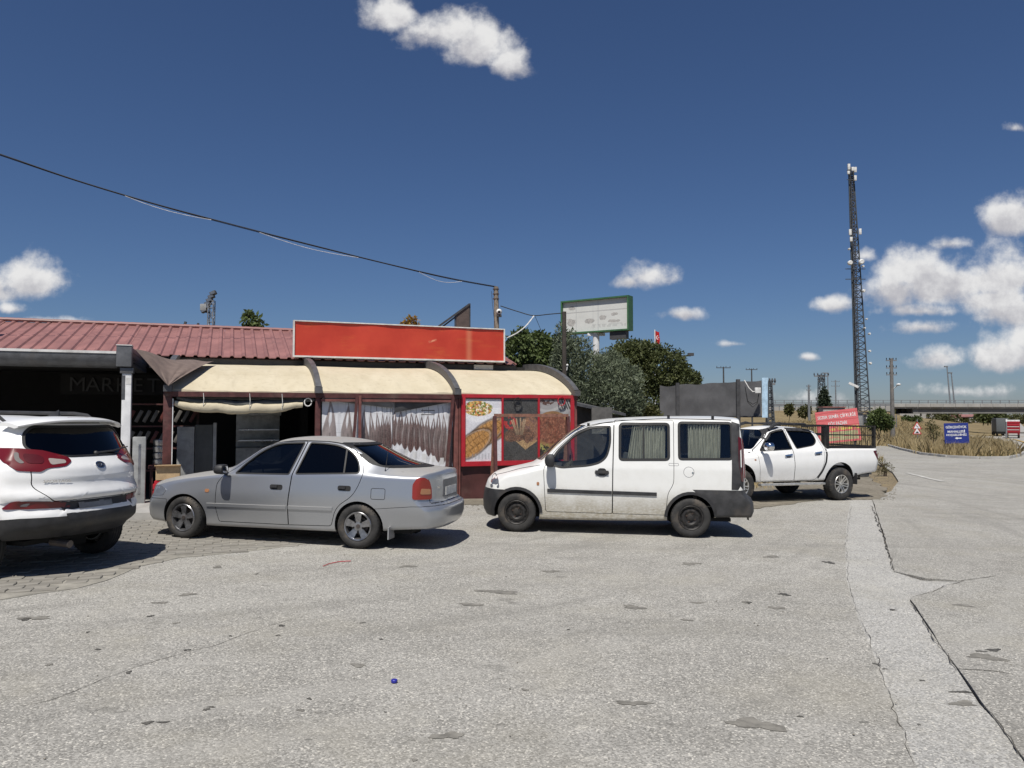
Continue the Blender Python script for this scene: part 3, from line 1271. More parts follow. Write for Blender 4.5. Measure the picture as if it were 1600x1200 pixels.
# right-hand asphalt, a little proud, its edge broken away from the trench
gap = .007
rr = [p + Vector((gap + .012 * math.sin(i * 2.1), 0)) for i, p in enumerate(strip_r)]
rr2 = [rr[0], rr[1], rr[2]] + G((1445, 904), (1503, 908), (1462, 922)) + rr[3:]
isl = [(1372, 692), (1388, 697), (1408, 703), (1440, 710.5), (1480, 715), (1530, 717.5), (1575, 717), (1590, 714)]
kerb_line = G(*isl)
right = list(reversed(rr2)) + G((1366, 777), (1392, 768), (1404, 752), (1395, 738), (1374, 726), (1332, 708), (1280, 696), (1215, 688), (1150, 683), (1150, 676), (1230, 677), (1300, 680), (1345, 684)) + kerb_line + [Vector((29.5, 44)), Vector((37, 60)), Vector((52, 60)), Vector((52, -14)), Vector((ext_r.x + .05, -14))]
RIGHT_P = [Vector(q) for q in right]
STRIP_P = [Vector(q) for q in strip_l] + [Vector(q) for q in reversed(strip_r)]
sheet('forecourt_road', right, M['asphalt_right'], .006, 1.2, .07, jag=.014, local_step=.25)
# fine dark cracks running off the joint
def crack_line(pts, w=.02, name='crack', mat=None, zc=.0085):
    vs, fs = [], []
    P = []
    for i in range(len(pts) - 1):
        k = max(2, int((pts[i + 1] - pts[i]).length / .07))
        P += [pts[i].lerp(pts[i + 1], j / k) for j in range(k)]
    P.append(pts[-1])
    for i, p in enumerate(P):
        d = (P[min(i + 1, len(P) - 1)] - P[max(0, i - 1)]).normalized()
        nn = Vector((-d.y, d.x))
        q = p + nn * .035 * (mnoise.noise(Vector((p.x * 3, p.y * 3, 1))) + .6 * mnoise.noise(Vector((p.x * 11, p.y * 11, 5))))
        ww = w * (.25 + abs(mnoise.noise(Vector((p.x * 5, p.y * 5, 2)))) * 1.5) * min(1, i / 3, (len(P) - 1 - i) / 3)
        for s in (1, -1):
            r = q + nn * ww * s
            vs.append((r.x, r.y, g1(r.x, r.y) + zc))
    for i in range(len(P) - 1):
        fs.append((2 * i, 2 * i + 2, 2 * i + 3, 2 * i + 1))
    return MB().add(vs, fs).build(name, mat or M['crack'], lot_o, fixn=False)


crack_line(G((1362, 790), (1380, 838), (1397, 893)), .012)
crack_line(G((1397, 893), (1440, 906), (1500, 909), (1560, 900)), .010)
crack_line(G((1421, 937), (1462, 922), (1508, 908)), .008)
crack_line(G((1419, 937), (1446, 977), (1480, 1022)), .006)
crack_line(G((1478, 1018), (1496, 1046), (1560, 1052), (1610, 1062)), .010)
crack_line(G((1535, 1100), (1562, 1132), (1606, 1195)), .0055)
crack_line(G((1330, 790), (1322, 850), (1325, 905), (1342, 965)), .003, zc=.003)
crack_line(G((1342, 965), (1366, 1020), (1392, 1090), (1432, 1198)), .003, zc=.003)
crack_line(G((0, 1112), (80, 1095), (160, 1062), (250, 1030), (330, 1010), (400, 985), (480, 960)), .0035, zc=.003)


def stain(px, py, wx, wy, mat, seed):
    c = gnd(px, py)
    r_ = random.Random(seed)
    zo = .0085 if inside(gnd(px, py).to_2d(), RIGHT_P) else -.0035 if inside(gnd(px, py).to_2d(), STRIP_P) else .0035
    wx, wy = wx * .8, wy * .8
    n = 22
    s = (EYE - c.z) * FPX / (py - HZ) / FPX     # metres per px at that spot
    sy = s * (c.y / (EYE - c.z)) * 1.0
    ph = [r_.uniform(0, 6.28) for _ in range(4)]
    vs = [(c.x, c.y, g1(c.x, c.y) + zo)]
    for k in range(n):
        t = 2 * math.pi * k / n
        f = 1 + .28 * math.sin(2 * t + ph[0]) + .22 * math.sin(3 * t + ph[1]) + .16 * math.sin(5 * t + ph[2]) + .14 * math.sin(8 * t + ph[3])
        x, y = c.x + math.cos(t) * wx * s * f * .5, c.y + math.sin(t) * wy * sy * f * .5
        vs.append((x, y, g1(x, y) + zo))
    MB().add(vs, [(0, 1 + k, 1 + (k + 1) % n) for k in range(n)]).build('oil_stain', mat, lot_o, fixn=False)


for i, (x, y, a, b, f) in enumerate([(230, 1130, 22, 5, 0), (255, 1129, 18, 4, 0), (322, 1109, 12, 4, 0), (330, 1105, 12, 3, 0), (988, 1099, 54, 9, 1), (1225, 929, 22, 4, 0), (1165, 941, 16, 4, 1),
                                     (1213, 950, 26, 6, 1), (1090, 942, 20, 4, 1), (1073, 969, 20, 4, 1), (990, 949, 40, 7, 1), (1180, 1132, 90, 22, 1), (1540, 1028, 52, 14, 1), (1502, 1080, 34, 5, 0), (1505, 1098, 40, 12, 1), (1552, 1017, 30, 5, 0), (1532, 1019, 18, 3, 0),
                                     (1505, 947, 30, 5, 1), (55, 966, 46, 8, 1), (40, 968, 20, 4, 0), (235, 963, 12, 3, 0), (250, 942, 24, 4, 1), (293, 929, 26, 5, 1), (275, 974, 12, 3, 1), (137, 988, 8, 2, 0), (153, 1015, 10, 3, 0), (77, 1039, 14, 4, 1),
                                     (201, 1051, 12, 5, 0), (292, 1016, 12, 3, 0), (360, 994, 7, 2, 0), (440, 978, 12, 3, 0), (434, 993, 8, 2, 0), (566, 973, 10, 3, 1), (596, 999, 8, 2, 0), (483, 1092, 10, 3, 0), (470, 1110, 16, 4, 1), (602, 1113, 5, 2, 0), (648, 1188, 14, 4, 1),
                                     (340, 886, 18, 4, 1), (637, 885, 24, 5, 1), (780, 925, 70, 7, 1), (735, 945, 36, 6, 1), (560, 1040, 30, 6, 1), (401, 897, 4, 2, 0), (1250, 1120, 10, 3, 0), (1436, 1131, 6, 3, 0), (1395, 952, 14, 3, 0), (1440, 1062, 8, 3, 0),
                                     (1370, 1038, 14, 3, 0), (1382, 1044, 10, 2, 0), (820, 1078, 14, 3, 1), (888, 984, 5, 2, 0), (1170, 942, 12, 3, 0), (1295, 879, 22, 4, 0), (1080, 881, 40, 4, 1), (860, 893, 30, 4, 1), (1206, 870, 30, 4, 1), (700, 1150, 60, 12, 1)]):
    stain(x, y, a, b, M['oil'] if f == 0 else M['oil_faint'], i)

# faded white line and yellow edge line on the road
def mark(pts, w, mat, name='road_marking', z=.018):
    vs, fs = [], []
    for i, p in enumerate(pts):
        d = (pts[min(i + 1, len(pts) - 1)] - pts[max(0, i - 1)]).normalized()
        nn = Vector((-d.y, d.x)) * w / 2
        for s in (1, -1):
            q = p + nn * s
            vs.append((q.x, q.y, g1(q.x, q.y) + z))
    fs = [(2 * i, 2 * i + 2, 2 * i + 3, 2 * i + 1) for i in range(len(pts) - 1)]
    return tag(MB().add(vs, fs).build(name, mat, None, fixn=False), kind='structure')


mark(G((1418, 740), (1436, 744), (1455, 749), (1474, 753)), .16, M['marking'])

# ------------------------------------------------------------------ interlocking pavers in front of the market
F_ANG = math.atan(.37)
F_O = Vector((-6.45, 14.39, 0))
CU, SU = math.cos(F_ANG), math.sin(F_ANG)


def FX(u, v, z=0.0):
    return Vector((F_O.x + u * CU - v * SU, F_O.y + u * SU + v * CU, z))


M['paver'] = plain('concrete_paver', (.235, .222, .195), .92, var=.3, scale=2.2, bump=.4, grime=.25)
M['sand'] = plain('joint_sand', (.27, .255, .22), .95, var=.3, scale=5, bump=.3)
pave_edge = G((-140, 975), (-60, 955), (0, 938), (60, 928), (120, 920), (165, 908), (215, 886), (280, 872), (350, 866), (420, 858), (470, 851), (520, 843), (580, 832))
pave_poly = pave_edge + [FX(3.0, -2.12).to_2d(), FX(-3.6, -2.12).to_2d()]
pave = sheet('paving', pave_poly, M['sand'], .006, .8, .02, jag=.05, local_step=.3)
PW, PD = .212, .158
pm = []
for var in range(4):
    m = MB()
    a, b = PW / 2 - .004, PD / 2 - .004
    k = .028
    pts = [(-a, -b), (-a * .45, -b), (-a * .2, -b - k * .0), (a, -b), (a + k * .5, -b * .35), (a + k * .0, b), (-a, b), (-a + k * .5, -b * .35)]
    pts = [(-a, -b), (0, -b - k * .3), (a, -b), (a + k * .35, 0), (a, b), (0, b - k * .3), (-a, b), (-a + k * .35, 0)]
    top = [(x * .95, y * .95, .0125 + .0015 * var) for x, y in pts]
    bot = [(x, y, .0095) for x, y in pts]
    low = [(x, y, -.02) for x, y in pts]
    n = 8
    m.add(top + bot + low, [tuple(range(n))] + [(i + n, (i + 1) % n + n, (i + 1) % n, i) for i in range(n)] + [(i + 2 * n, (i + 1) % n + 2 * n, (i + 1) % n + n, i + n) for i in range(n)])
    pm.append(m.mesh('paver', M['paver'], fixn=False))
spots = []
uu = -5.0
poly_in = [Vector((p[0], p[1])) for p in pave_poly]
row = 0
v = -2.2
while v > -9.5:
    u = -4.5 + (row % 2) * PW / 2
    while u < 4.5:
        p = FX(u, v)
        q = p.to_2d()
        if inside(q, poly_in):
            dmin = min((q - e).length for e in pave_edge)
            keep = dmin > .02 + .55 * rng.random() ** 2
            if keep:
                sx_ = 800 + FPX * p.x / p.y
                spots.append((p, sx_))
        u += PW
    v -= PD
    row += 1
vis = [s for s in spots if -5 < s[1] < 620]
vis.sort(key=lambda s: s[0].y + abs(s[1] - 230) * .004)
near, rest = vis[:300], vis[300:]
for i, (p, _) in enumerate(near):
    o = link('paver', pm[i % 4], pave, loc=(p.x, p.y, g1(p.x, p.y) + rng.uniform(-.003, .003)))
    o.rotation_euler = (rng.uniform(-.012, .012), rng.uniform(-.012, .012), F_ANG + rng.uniform(-.02, .02) + (math.pi if i % 3 == 0 else 0))
rm = MB()
for i, (p, _) in enumerate(rest):
    me = pm[i % 4]
    mt = Matrix.Translation((p.x, p.y, g1(p.x, p.y) + rng.uniform(-.003, .003))) @ Matrix.Rotation(F_ANG + rng.uniform(-.02, .02), 4, 'Z')
    rm.add([mt @ w.co for w in me.vertices], [tuple(f.vertices) for f in me.polygons])
if rm.v:
    tag(rm.build('paver_field', M['paver'], pave, fixn=False), kind='stuff')

# raised walk with kerb stones in front of the market
def fth(name, label, cat, u, v, z=None, rot=0.0, group=None):
    p = FX(u, v)
    return thing(name, label, cat, (p.x, p.y, g1(p.x, p.y) if z is None else z), F_ANG + rot, group)


walk = MB()
walk.box((-9, -1.95, -.25), (3.0, .2, .10))
wo = walk.build('pavement', M['concrete'], None)
wo.location = FX(0, 0, g1(-6, 13) - .0)
wo.rotation_euler = (0, 0, F_ANG)
wo['kind'] = 'structure'
kme = MB().box((-.49, -.07, -.2), (.49, .07, .125)).mesh('kerb_stone', M['concrete'], bevel=.012)
for k in range(12):
    o = link('kerb_stone', kme, wo, loc=(-8.5 + k, -2.02, rng.uniform(-.006, .006)))
    o.rotation_euler = (0, 0, rng.uniform(-.01, .01))

# loose stones and dust along the foot of the wall
def pebbles(name, spots_, mat, smin, smax, parent=None):
    V, F = [], []
    base = np.array([(1, 0, 0), (-1, 0, 0), (0, 1, 0), (0, -1, 0), (0, 0, 1), (0, 0, -.4)], float)
    tri = np.array([(0, 2, 4), (2, 1, 4), (1, 3, 4), (3, 0, 4), (2, 0, 5), (1, 2, 5), (3, 1, 5), (0, 3, 5)])
    for i, (x, y, z) in enumerate(spots_):
        s = rng.uniform(smin, smax)
        a = rng.uniform(0, 6.28)
        b = base * [s, s * rng.uniform(.6, 1), s * rng.uniform(.4, .8)]
        c, d = math.cos(a), math.sin(a)
        b = np.stack([b[:, 0] * c - b[:, 1] * d, b[:, 0] * d + b[:, 1] * c, b[:, 2]], 1) + [x, y, z]
        V.append(b)
        F.append(tri + 6 * i)
    me = fast_mesh(name, np.concatenate(V), np.concatenate(F), 3, mat)
    o = link(name, me, parent)
    o['kind'] = 'stuff'
    return o


gs, gs2 = [], []
for k in range(2200):
    u, v = rng.uniform(4.2, 10.5), -abs(rng.gauss(0, .55)) - .02
    p = FX(u, v)
    gs.append((p.x, p.y, g1(p.x, p.y) + .004))
for k in range(1500):
    p = gnd(rng.uniform(1150, 1400), rng.uniform(738, 782))
    if p.x > 5:
        gs.append((p.x, p.y, p.z + .008))
for k in range(260):
    x, y = rng.uniform(-7, 9), 3.2 + 12 * rng.random()
    gs2.append((x, y, g1(x, y) + .006))
pebbles('loose_gravel', gs, M['gravel'], .008, .028)
pebbles('loose_stones', gs2, M['gravel'], .004, .011)
sheet('gravel_verge', [FX(3.1, .1).to_2d(), FX(3.2, -.7).to_2d(), FX(5, -.95).to_2d(), FX(7, -1.1).to_2d(), FX(9.5, -1.3).to_2d(), Vector((4.8, 15.6)), Vector((7.2, 17.9)), Vector((8.7, 18.2)), Vector((10.2, 21)), Vector((12.2, 26.5)), Vector((13.2, 31)), Vector((8, 31)), FX(8.6, 3).to_2d(), FX(8.6, .1).to_2d()], M['gravel'], .014, .8, .03, jag=.12, local_step=.3)
# ------------------------------------------------------------------ shared materials of the vehicles
def paint(name, col, metal, rough, coat, dust=(.30, .26, .20), z0=.25, z1=.75, amount=.6, film_=.10, top=0.0):
    t = NT(name)
    z = t.sep()[2]
    n = t.noise(3.2, 6, .62)
    n2 = t.noise(22, 5, .7, stretch=(1, 1, 2.2))
    zz = t.math('ADD', z, t.math('MULTIPLY', t.math('SUBTRACT', n, .5), .55))
    low = t.math('SUBTRACT', 1.0, t.ramp(zz, z0, z1))
    d = t.math('MULTIPLY', low, t.ramp(n2, .15, .75, .35, 1.0))
    d = t.math('MULTIPLY', d, amount)
    film = t.math('MULTIPLY', t.ramp(t.noise(5.5, 6, .65, off=(9, 2, 4)), .35, .8), film_)
    d = t.math('MAXIMUM', d, film)
    if top:      # dust that has settled on the faces turned upwards
        ge = t.N.new('ShaderNodeNewGeometry')
        sn = t.N.new('ShaderNodeSeparateXYZ')
        t.L.new(ge.outputs['Normal'], sn.inputs[0])
        d = t.math('MAXIMUM', d, t.math('MULTIPLY', t.ramp(sn.outputs[2], .72, .97), t.math('MULTIPLY', t.ramp(n2, .2, .7, .75, 1.0), top)))
    c = t.mix(d, col, dust)
    r = t.math('ADD', rough, t.math('MULTIPLY', d, .45))
    t.set(t.b.inputs['Metallic'], t.math('MULTIPLY', t.math('SUBTRACT', 1.0, d), metal))
    t.bump(t.noise(2.2, 2, .5), .05, .02)
    t.set(t.b.inputs['Coat Weight'], t.math('MULTIPLY', t.math('SUBTRACT', 1.0, d), coat))
    t.b.inputs['Coat Roughness'].default_value = .06
    return t.fin(c, r)


M['silver_paint'] = paint('silver_paint', (.41, .425, .45), .70, .31, .4, dust=(.34, .32, .28), amount=.45, z0=.12, z1=.42, film_=.03, top=.75)
M['white_paint'] = paint('white_paint', (.80, .80, .79), 0, .32, .5, amount=.15, z0=.2, z1=.5)
M['van_paint'] = paint('van_paint', (.74, .74, .715), 0, .36, .45, dust=(.29, .25, .17), z0=.24, z1=.84, amount=1.0)
M['pickup_paint'] = paint('pickup_paint', (.80, .80, .785), 0, .38, .35, dust=(.36, .32, .26), z0=.36, z1=.72, amount=.55)
M['cabin'] = plain('cabin_lining', (.035, .035, .037), .8)
M['seat_fabric'] = plain('seat_fabric', (.05, .052, .058), .9, bump=.2)
M['black_plastic'] = plain('black_plastic', (.028, .028, .030), .55, var=.35, scale=9, bump=.05, grime=.16)
M['worn_plastic'] = plain('worn_bumper_plastic', (.045, .045, .047), .62, var=.4, scale=7, bump=.05, grime=.35)
M['rubber'] = plain('rubber_seal', (.015, .015, .015), .6)
M['tyre'] = plain('tyre_rubber', (.030, .029, .028), .8, var=.4, scale=12, bump=.1, grime=.5)
M['groove'] = plain('tyre_groove', (.012, .012, .012), .9)
M['hole'] = plain('wheel_hole', (.008, .008, .008), .9)
M['steel_rim'] = plain('black_steel_rim', (.030, .028, .027), .5, .3, var=.5, scale=20, grime=.3)
M['cover_rim'] = plain('hyper_silver_rim', (.32, .32, .33), .3, .85, var=.3, scale=14, grime=.25)
M['alloy_rim'] = plain('dusty_alloy_rim', (.62, .61, .58), .38, .75, var=.2, scale=14, grime=.25)
M['brake'] = plain('brake_disc', (.14, .12, .11), .5, .7, grime=.5)
M['rust'] = plain('rusty_steel', (.07, .045, .035), .8, .2, var=.5, scale=18)
M['chrome'] = plain('chrome', (.75, .75, .76), .12, 1.0, var=.1)
M['grey_trim'] = plain('grey_trim', (.16, .16, .165), .5)
M['glass_dark'] = glass_mat('dark_tinted_glass', (.15, .155, .165), extra=.0)
M['glass_mid'] = glass_mat('half_tinted_glass', (.58, .60, .61))
M['glass_van'] = glass_mat('light_tinted_glass', (.90, .92, .90))
M['glass_clear'] = glass_mat('clear_car_glass', (.93, .95, .94))
M['curtain'] = plain('grey_green_curtain', (.35, .34, .295), .9, var=.12, scale=30)
M['plate_white'] = plain('plate_white', (.62, .62, .60), .4, grime=.4)
M['plate_grey'] = plain('dirty_licence_plate', (.22, .22, .22), .4, grime=.5)
M['headlamp'] = plain('headlamp_glass', (.20, .205, .21), .12, .4, coat=1)


def lens(name, col, rough=.12):
    t = NT(name)
    w = t.N.new('ShaderNodeTexWave')
    w.inputs['Scale'].default_value = 34
    w.bands_direction = 'Z'
    t.L.new(t.co(), w.inputs['Vector'])
    c = t.mix(w.outputs['Fac'], tuple(k * .55 for k in col), col)
    
    t.b.inputs['Coat Weight'].default_value = .35
    t.b.inputs['Coat Roughness'].default_value = .08
    return t.fin(c, .3, 0)


M['red_lens'] = lens('red_tail_lens', (.16, .006, .010))
M['deep_red_lens'] = lens('deep_red_tail_lens', (.10, .004, .007))
M['orange_lens'] = lens('faded_red_lens', (.30, .030, .018))
M['amber_lens'] = lens('amber_lens', (.46, .22, .11))
M['clear_lens'] = lens('clear_lens', (.42, .37, .34))
M['grey_lens'] = lens('smoked_lens', (.22, .20, .19))


class CarBuild:
    def __init__(s, name, label, cat, loc, heading, sp, mat, group=None):
        s.root = thing(name, label, cat)
        h = R(heading)
        # sits on the slightly falling ground
        fx = Vector((math.cos(h), math.sin(h), 0))
        L = 1.3
        zf, zr = g1(loc[0] + fx.x * L, loc[1] + fx.y * L), g1(loc[0] - fx.x * L, loc[1] - fx.y * L)
        fx.z = (zf - zr) / (2 * L)
        fx.normalize()
        ly = Vector((0, 0, 1)).cross(fx)
        sl = (g1(loc[0] + ly.x * .7, loc[1] + ly.y * .7) - g1(loc[0] - ly.x * .7, loc[1] - ly.y * .7)) / 1.4
        ly = Vector((ly.x, ly.y, sl)).normalized()
        up = fx.cross(ly).normalized()
        ly = up.cross(fx)
        m = Matrix((fx, ly, up)).transposed().to_4x4()
        m.translation = Vector((loc[0], loc[1], (zf + zr) / 2 + .004))
        s.root.matrix_world = m
        s.sp, s.mat = sp, mat
        base = car_body(sp).mesh('body', mat, smooth_=False)
        s.surf = Surf(base)
        s.me = base

    def cut(s, mb, mat=None, op='DIFFERENCE'):
        s.me = boolean(s.me, mb, op, mat or M['cabin'])

    def split(s, name, poly, axis, a, b, gap=.004, mat=None, parent=None, cutmat=None):
        """take a region of the shell out as a part of its own, leaving a real joint round it"""
        inner = MB().prism(offset_poly(poly, -gap) if gap else poly, axis, a, b)
        part = boolean(s.me, inner, 'INTERSECT', cutmat or M['rubber'])
        s.me = boolean(s.me, MB().prism(offset_poly(poly, gap) if gap else poly, axis, a, b), 'DIFFERENCE', cutmat or M['rubber'])
        s.surf.smooth_normals(part)
        if mat is not None:
            for i, mm in enumerate(part.materials):
                if mm == s.mat:
                    part.materials[i] = mat
        part.name = name
        return link(name, part, parent or s.root)

    def arch(s, xs, r, z, hw=.48):
        mb = MB()
        for x in xs:
            c = [(x + r * math.cos(2 * math.pi * k / 40), z + r * math.sin(2 * math.pi * k / 40)) for k in range(40)]
            mb.prism(c, 'y', hw, 1.3)
            mb.prism(c, 'y', -1.3, -hw)
        s.cut(mb, M['hole'])

    def finish(s):
        s.surf.smooth_normals(s.me)
        s.me.name = 'body'
        s.body = link('body', s.me, s.root)
        return s.body

    def patch(s, name, mat, poly, axis='y', sgn=1, off=.003, th=.008, parent=None, step=.06, label=None, angle=30):
        o = s.surf.patch(poly, axis, sgn, off, th, step).build(name, mat, parent or s.root, smooth_=True, angle=50)
        if label:
            o['label'] = label
        return o

    def ring(s, name, mat, poly, axis='y', sgn=1, wo=.012, wi=.012, off=.003, th=.012, parent=None):
        return s.surf.ring(poly, axis, sgn, wo, wi, off, th).build(name, mat, parent or s.root, smooth_=True, angle=40)

    def strip(s, name, mat, line, axis='y', sgn=1, w=.03, off=.01, th=.02, parent=None, label=None):
        o = s.surf.strip(line, axis, sgn, w, off, th).build(name, mat, parent or s.root, smooth_=True, angle=40)
        if label:
            o['label'] = label
        return o


def floor_pan(parent, x0, x1, w, z, name='underbody'):
    m = MB()
    m.box((x0, -w, z), (x1, w, z + .05))
    m.bar((x0 + .3, .15, z - .03), (x1 - .5, .15, z - .03), .06)
    m.bar((x0 + .2, -.3, z - .05), (x0 + .75, -.3, z - .05), .22, .14)
    return m.build(name, M['hole'], parent)


# ------------------------------------------------------------------ silver saloon
def make_sedan():
    sp = dict(xr=-2.05, xa=-1.75, xb=1.55, xf=1.9,
              zb=[(-2.3, .30), (-1.7, .25), (-1.2, .20), (1.2, .19), (1.7, .21), (2.1, .24)],
              w0=[(-2.2, .70), (-1.2, .765), (1.3, .765), (2.0, .70)],
              z1=[(-2.2, .56), (-1.2, .60), (1.3, .56), (2.0, .50)],
              w1=[(-2.1, .80), (-1.2, .835), (1.3, .835), (2.0, .79)],
              z2=[(-2.2, .955), (-1.2, .955), (-.2, .925), (.7, .90), (1.1, .86), (1.5, .79), (2.0, .67)],
              w2=[(-2.2, .745), (-1.2, .80), (.7, .80), (1.5, .765), (2.0, .70)],
              z3=[(-2.2, .985), (-1.75, 1.025), (-1.55, 1.075), (-1.38, 1.155), (-1.2, 1.245), (-.98, 1.33), (-.65, 1.382), (-.30, 1.392), (0, 1.365), (.28, 1.26), (.55, 1.085), (.74, .965), (.95, .905), (1.5, .835), (2.0, .69)],
              w3=[(-2.2, .63), (-1.7, .62), (-1.2, .575), (-.9, .565), (0, .565), (.5, .62), (.8, .66), (1.5, .62), (2.0, .58)],
              zt=[(-2.2, 1.012), (-1.95, 1.045), (-1.84, 1.065), (-1.55, 1.165), (-1.25, 1.29), (-1.08, 1.372), (-.95, 1.402), (-.65, 1.432), (-.3, 1.437), (.05, 1.41), (.3, 1.345), (.62, 1.17), (.93, .985), (1.05, .935), (1.5, .868), (1.9, .77), (2.05, .71)],
              R=[(1.06, -2.17), (1.01, -2.215), (.985, -2.235), (.93, -2.245), (.66, -2.25), (.60, -2.26), (.585, -2.34), (.54, -2.36), (.42, -2.36), (.33, -2.33), (.25, -2.25)], Rc=(.29, 3.6),
              F=[(.78, 1.98), (.70, 2.03), (.60, 2.06), (.50, 2.11), (.40, 2.12), (.30, 2.10), (.2, 2.02)], Fc=(.30, 3),
              rbelt=.045, rroof=.055)
    c = CarBuild('silver_sedan', 'silver four door saloon with dark tinted windows parked nose to the shop awning', 'car', (-3.0726, 11.178), 168.67, sp, M['silver_paint'], None)
    P = M['silver_paint']
    FW = round_poly([(.575, .925), (.50, 1.035), (.285, 1.222), (.10, 1.315), (-.02, 1.34), (-.335, 1.357), (-.215, .94)], [.02, .1, .15, .1, .05, .02, .02])
    RW = round_poly([(-.425, 1.357), (-.66, 1.352), (-.86, 1.325), (-1.03, 1.255), (-1.16, 1.13), (-1.215, .985), (-.315, .947)], [.02, .1, .1, .12, .12, .05, .02])
    c.cut(car_cavity(sp, -1.72, .86, .045, .34))
    wc = MB()
    for w in (FW, RW):
        wc.prism(w, 'y', -1.2, 1.2)
    c.cut(wc, M['rubber'])
    WS = round_poly([(-.60, .975), (.60, .975), (.50, 1.36), (-.50, 1.36)], .07)
    BS = round_poly([(-.655, 1.07), (.655, 1.07), (.535, 1.352), (-.535, 1.352)], .05)
    c.cut(MB().prism(WS, 'x', -.05, 2.6), M['rubber'])
    c.cut(MB().prism(BS, 'x', -2.6, -.9), M['rubber'])
    c.arch((1.325, -1.225), .335, .285)
    FD = round_poly([(.735, .905), (.835, .78), (.845, .46), (.80, .262), (-.222, .262), (-.222, .52), (-.262, .935), (-.372, 1.378), (-.02, 1.363), (.12, 1.338), (.31, 1.24), (.53, 1.05)], [.05, .05, .05, .03, .01, .1, .02, .02, .05, .1, .1, .1])
    RD = round_poly([(-.268, .935), (-.228, .52), (-.228, .262), (-.84, .275), (-.895, .47), (-.96, .56), (-1.15, .69), (-1.235, .86), (-1.275, .99), (-1.20, 1.165), (-1.055, 1.30), (-.87, 1.357), (-.66, 1.38), (-.38, 1.38)], [.02, .1, .01, .04, .08, .1, .1, .1, .05, .1, .12, .1, .05, .02])
    for dn, D, W_, hp, gm in (('door', FD, FW, (-.05, .762), M['glass_mid']), ('door', RD, RW, (-1.025, .782), M['glass_dark'])):
        d = c.split(dn, D, 'y', .38, 1.3)
        c.patch('window', gm if W_ is FW else M['glass_dark'], offset_poly(W_, .012), off=-.010, th=.004, parent=d)
        c.ring('window_seal', M['rubber'], W_, wo=.011, wi=.006, off=.0035, th=.02, parent=d)
        hx, hz = hp
        c.patch('handle', M['rubber'], round_poly([(hx - .092, hz - .036), (hx + .092, hz - .030), (hx + .092, hz + .034), (hx - .092, hz + .034)], .03), off=.004, th=.008, parent=d)
        c.strip('handle_bar', M['black_plastic'], [(hx + .075, hz + .008), (hx - .02, hz + .006)], w=.030, off=.024, th=.014, parent=d)
    # far side panes
    for W_ in (FW, RW):
        c.patch('window', M['glass_dark'], offset_poly(W_, .012), sgn=-1, off=-.010, th=.004)
    c.patch('windscreen', M['glass_mid'], offset_poly(WS, .012), 'x', 1, off=-.008, th=.004, step=.1)
    c.patch('rear_window', M['glass_dark'], offset_poly(BS, .012), 'x', -1, off=-.006, th=.004, step=.08)
    c.ring('rear_window_seal', M['rubber'], BS, 'x', -1, wo=.018, wi=.012, off=.004, th=.015)
    # door window divider
    c.strip('window_divider', M['rubber'], [(-1.00, .97), (-.955, 1.29)], w=.022, off=.0, th=.012)
    bl = c.split('rear_bumper', [(-1.44, .527), (-1.95, .575), (-2.6, .592), (-2.6, .1), (-1.5, .1)], 'x' if False else 'y', -1.3, 1.3, gap=.003)
    c.split('front_bumper', [(1.60, .535), (2.4, .555), (2.4, .1), (1.6, .1)], 'y', -1.3, 1.3, gap=.003)
    c.finish()
    # boot lid joint, fuel flap, mouldings, lamps
    for y in (.645, -.645):
        c.strip('boot_joint', M['rubber'], [(y, 1.012), (y * 1.0, .93), (y * .98, .62)], 'x', -1, w=.007, off=.0012, th=.006)
    c.strip('boot_joint', M['rubber'], [(-.63, .615), (.63, .615)], 'x', -1, w=.008, off=.0012, th=.006)
    c.ring('fuel_flap', M['rubber'], round_poly([(-1.40, .655), (-1.59, .655), (-1.59, .795), (-1.40, .795)], .025), wo=.0035, wi=.0035, off=.001, th=.006)
    c.strip('side_moulding', P, [(.975, .487), (-.205, .497)], w=.042, off=.014, th=.02)
    c.strip('side_moulding', P, [(-.235, .500), (-.865, .506)], w=.042, off=.014, th=.02)
    c.patch('side_lamp', M['amber_lens'], round_poly([(1.005, .655), (.94, .655), (.94, .70), (1.005, .70)], .02), off=.006, th=.01)
    for s_ in (1, -1):
        t = c.patch('tail_lamp', M['orange_lens'], round_poly([(-.885, .945), (-.835, .86), (-.825, .668), (-1.10, .662), (-1.095, .80), (-1.06, .905), (-.98, .95)], .03), 'd', s_, off=.010, th=.02, step=.03)
        c.patch('tail_lamp_window', M['amber_lens'], round_poly([(-.915, .735), (-1.08, .73), (-1.07, .80), (-.93, .81)], .02), 'd', s_, off=.0145, th=.008, parent=t)
    rp = c.patch('plate_recess', M['grey_trim'], round_poly([(-.40, .675), (.34, .675), (.34, .905), (-.40, .905)], .03), 'x', -1, off=.004, th=.01)
    c.patch('licence_plate', M['plate_white'], [(-.27, .69), (.25, .69), (.25, .80), (-.27, .80)], 'x', -1, off=.012, th=.008, parent=rp)
    c.patch('boot_lock', M['chrome'], round_poly([(.42, .80), (.50, .80), (.50, .83), (.42, .83)], .01), 'x', -1, off=.006, th=.006)
    hl = c.patch('headlamp', M['headlamp'], round_poly([(1.86, .57), (1.66, .585), (1.62, .665), (1.74, .715), (1.86, .70)], .03), off=.004, th=.01)
    mirror(c.root, (.70, .955, .985), (.15, .20, .135), [M['black_plastic'], M['chrome'], M['black_plastic']])
    mirror(c.root, (.70, -.955, .985), (.15, .20, .135), [M['black_plastic'], M['chrome'], M['black_plastic']], side=-1)
    c.strip('roof_joint', M['rubber'], [(.2, .545), (-.4, .55), (-.95, .53)], 'z', 1, w=.018, off=.0015, th=.006)
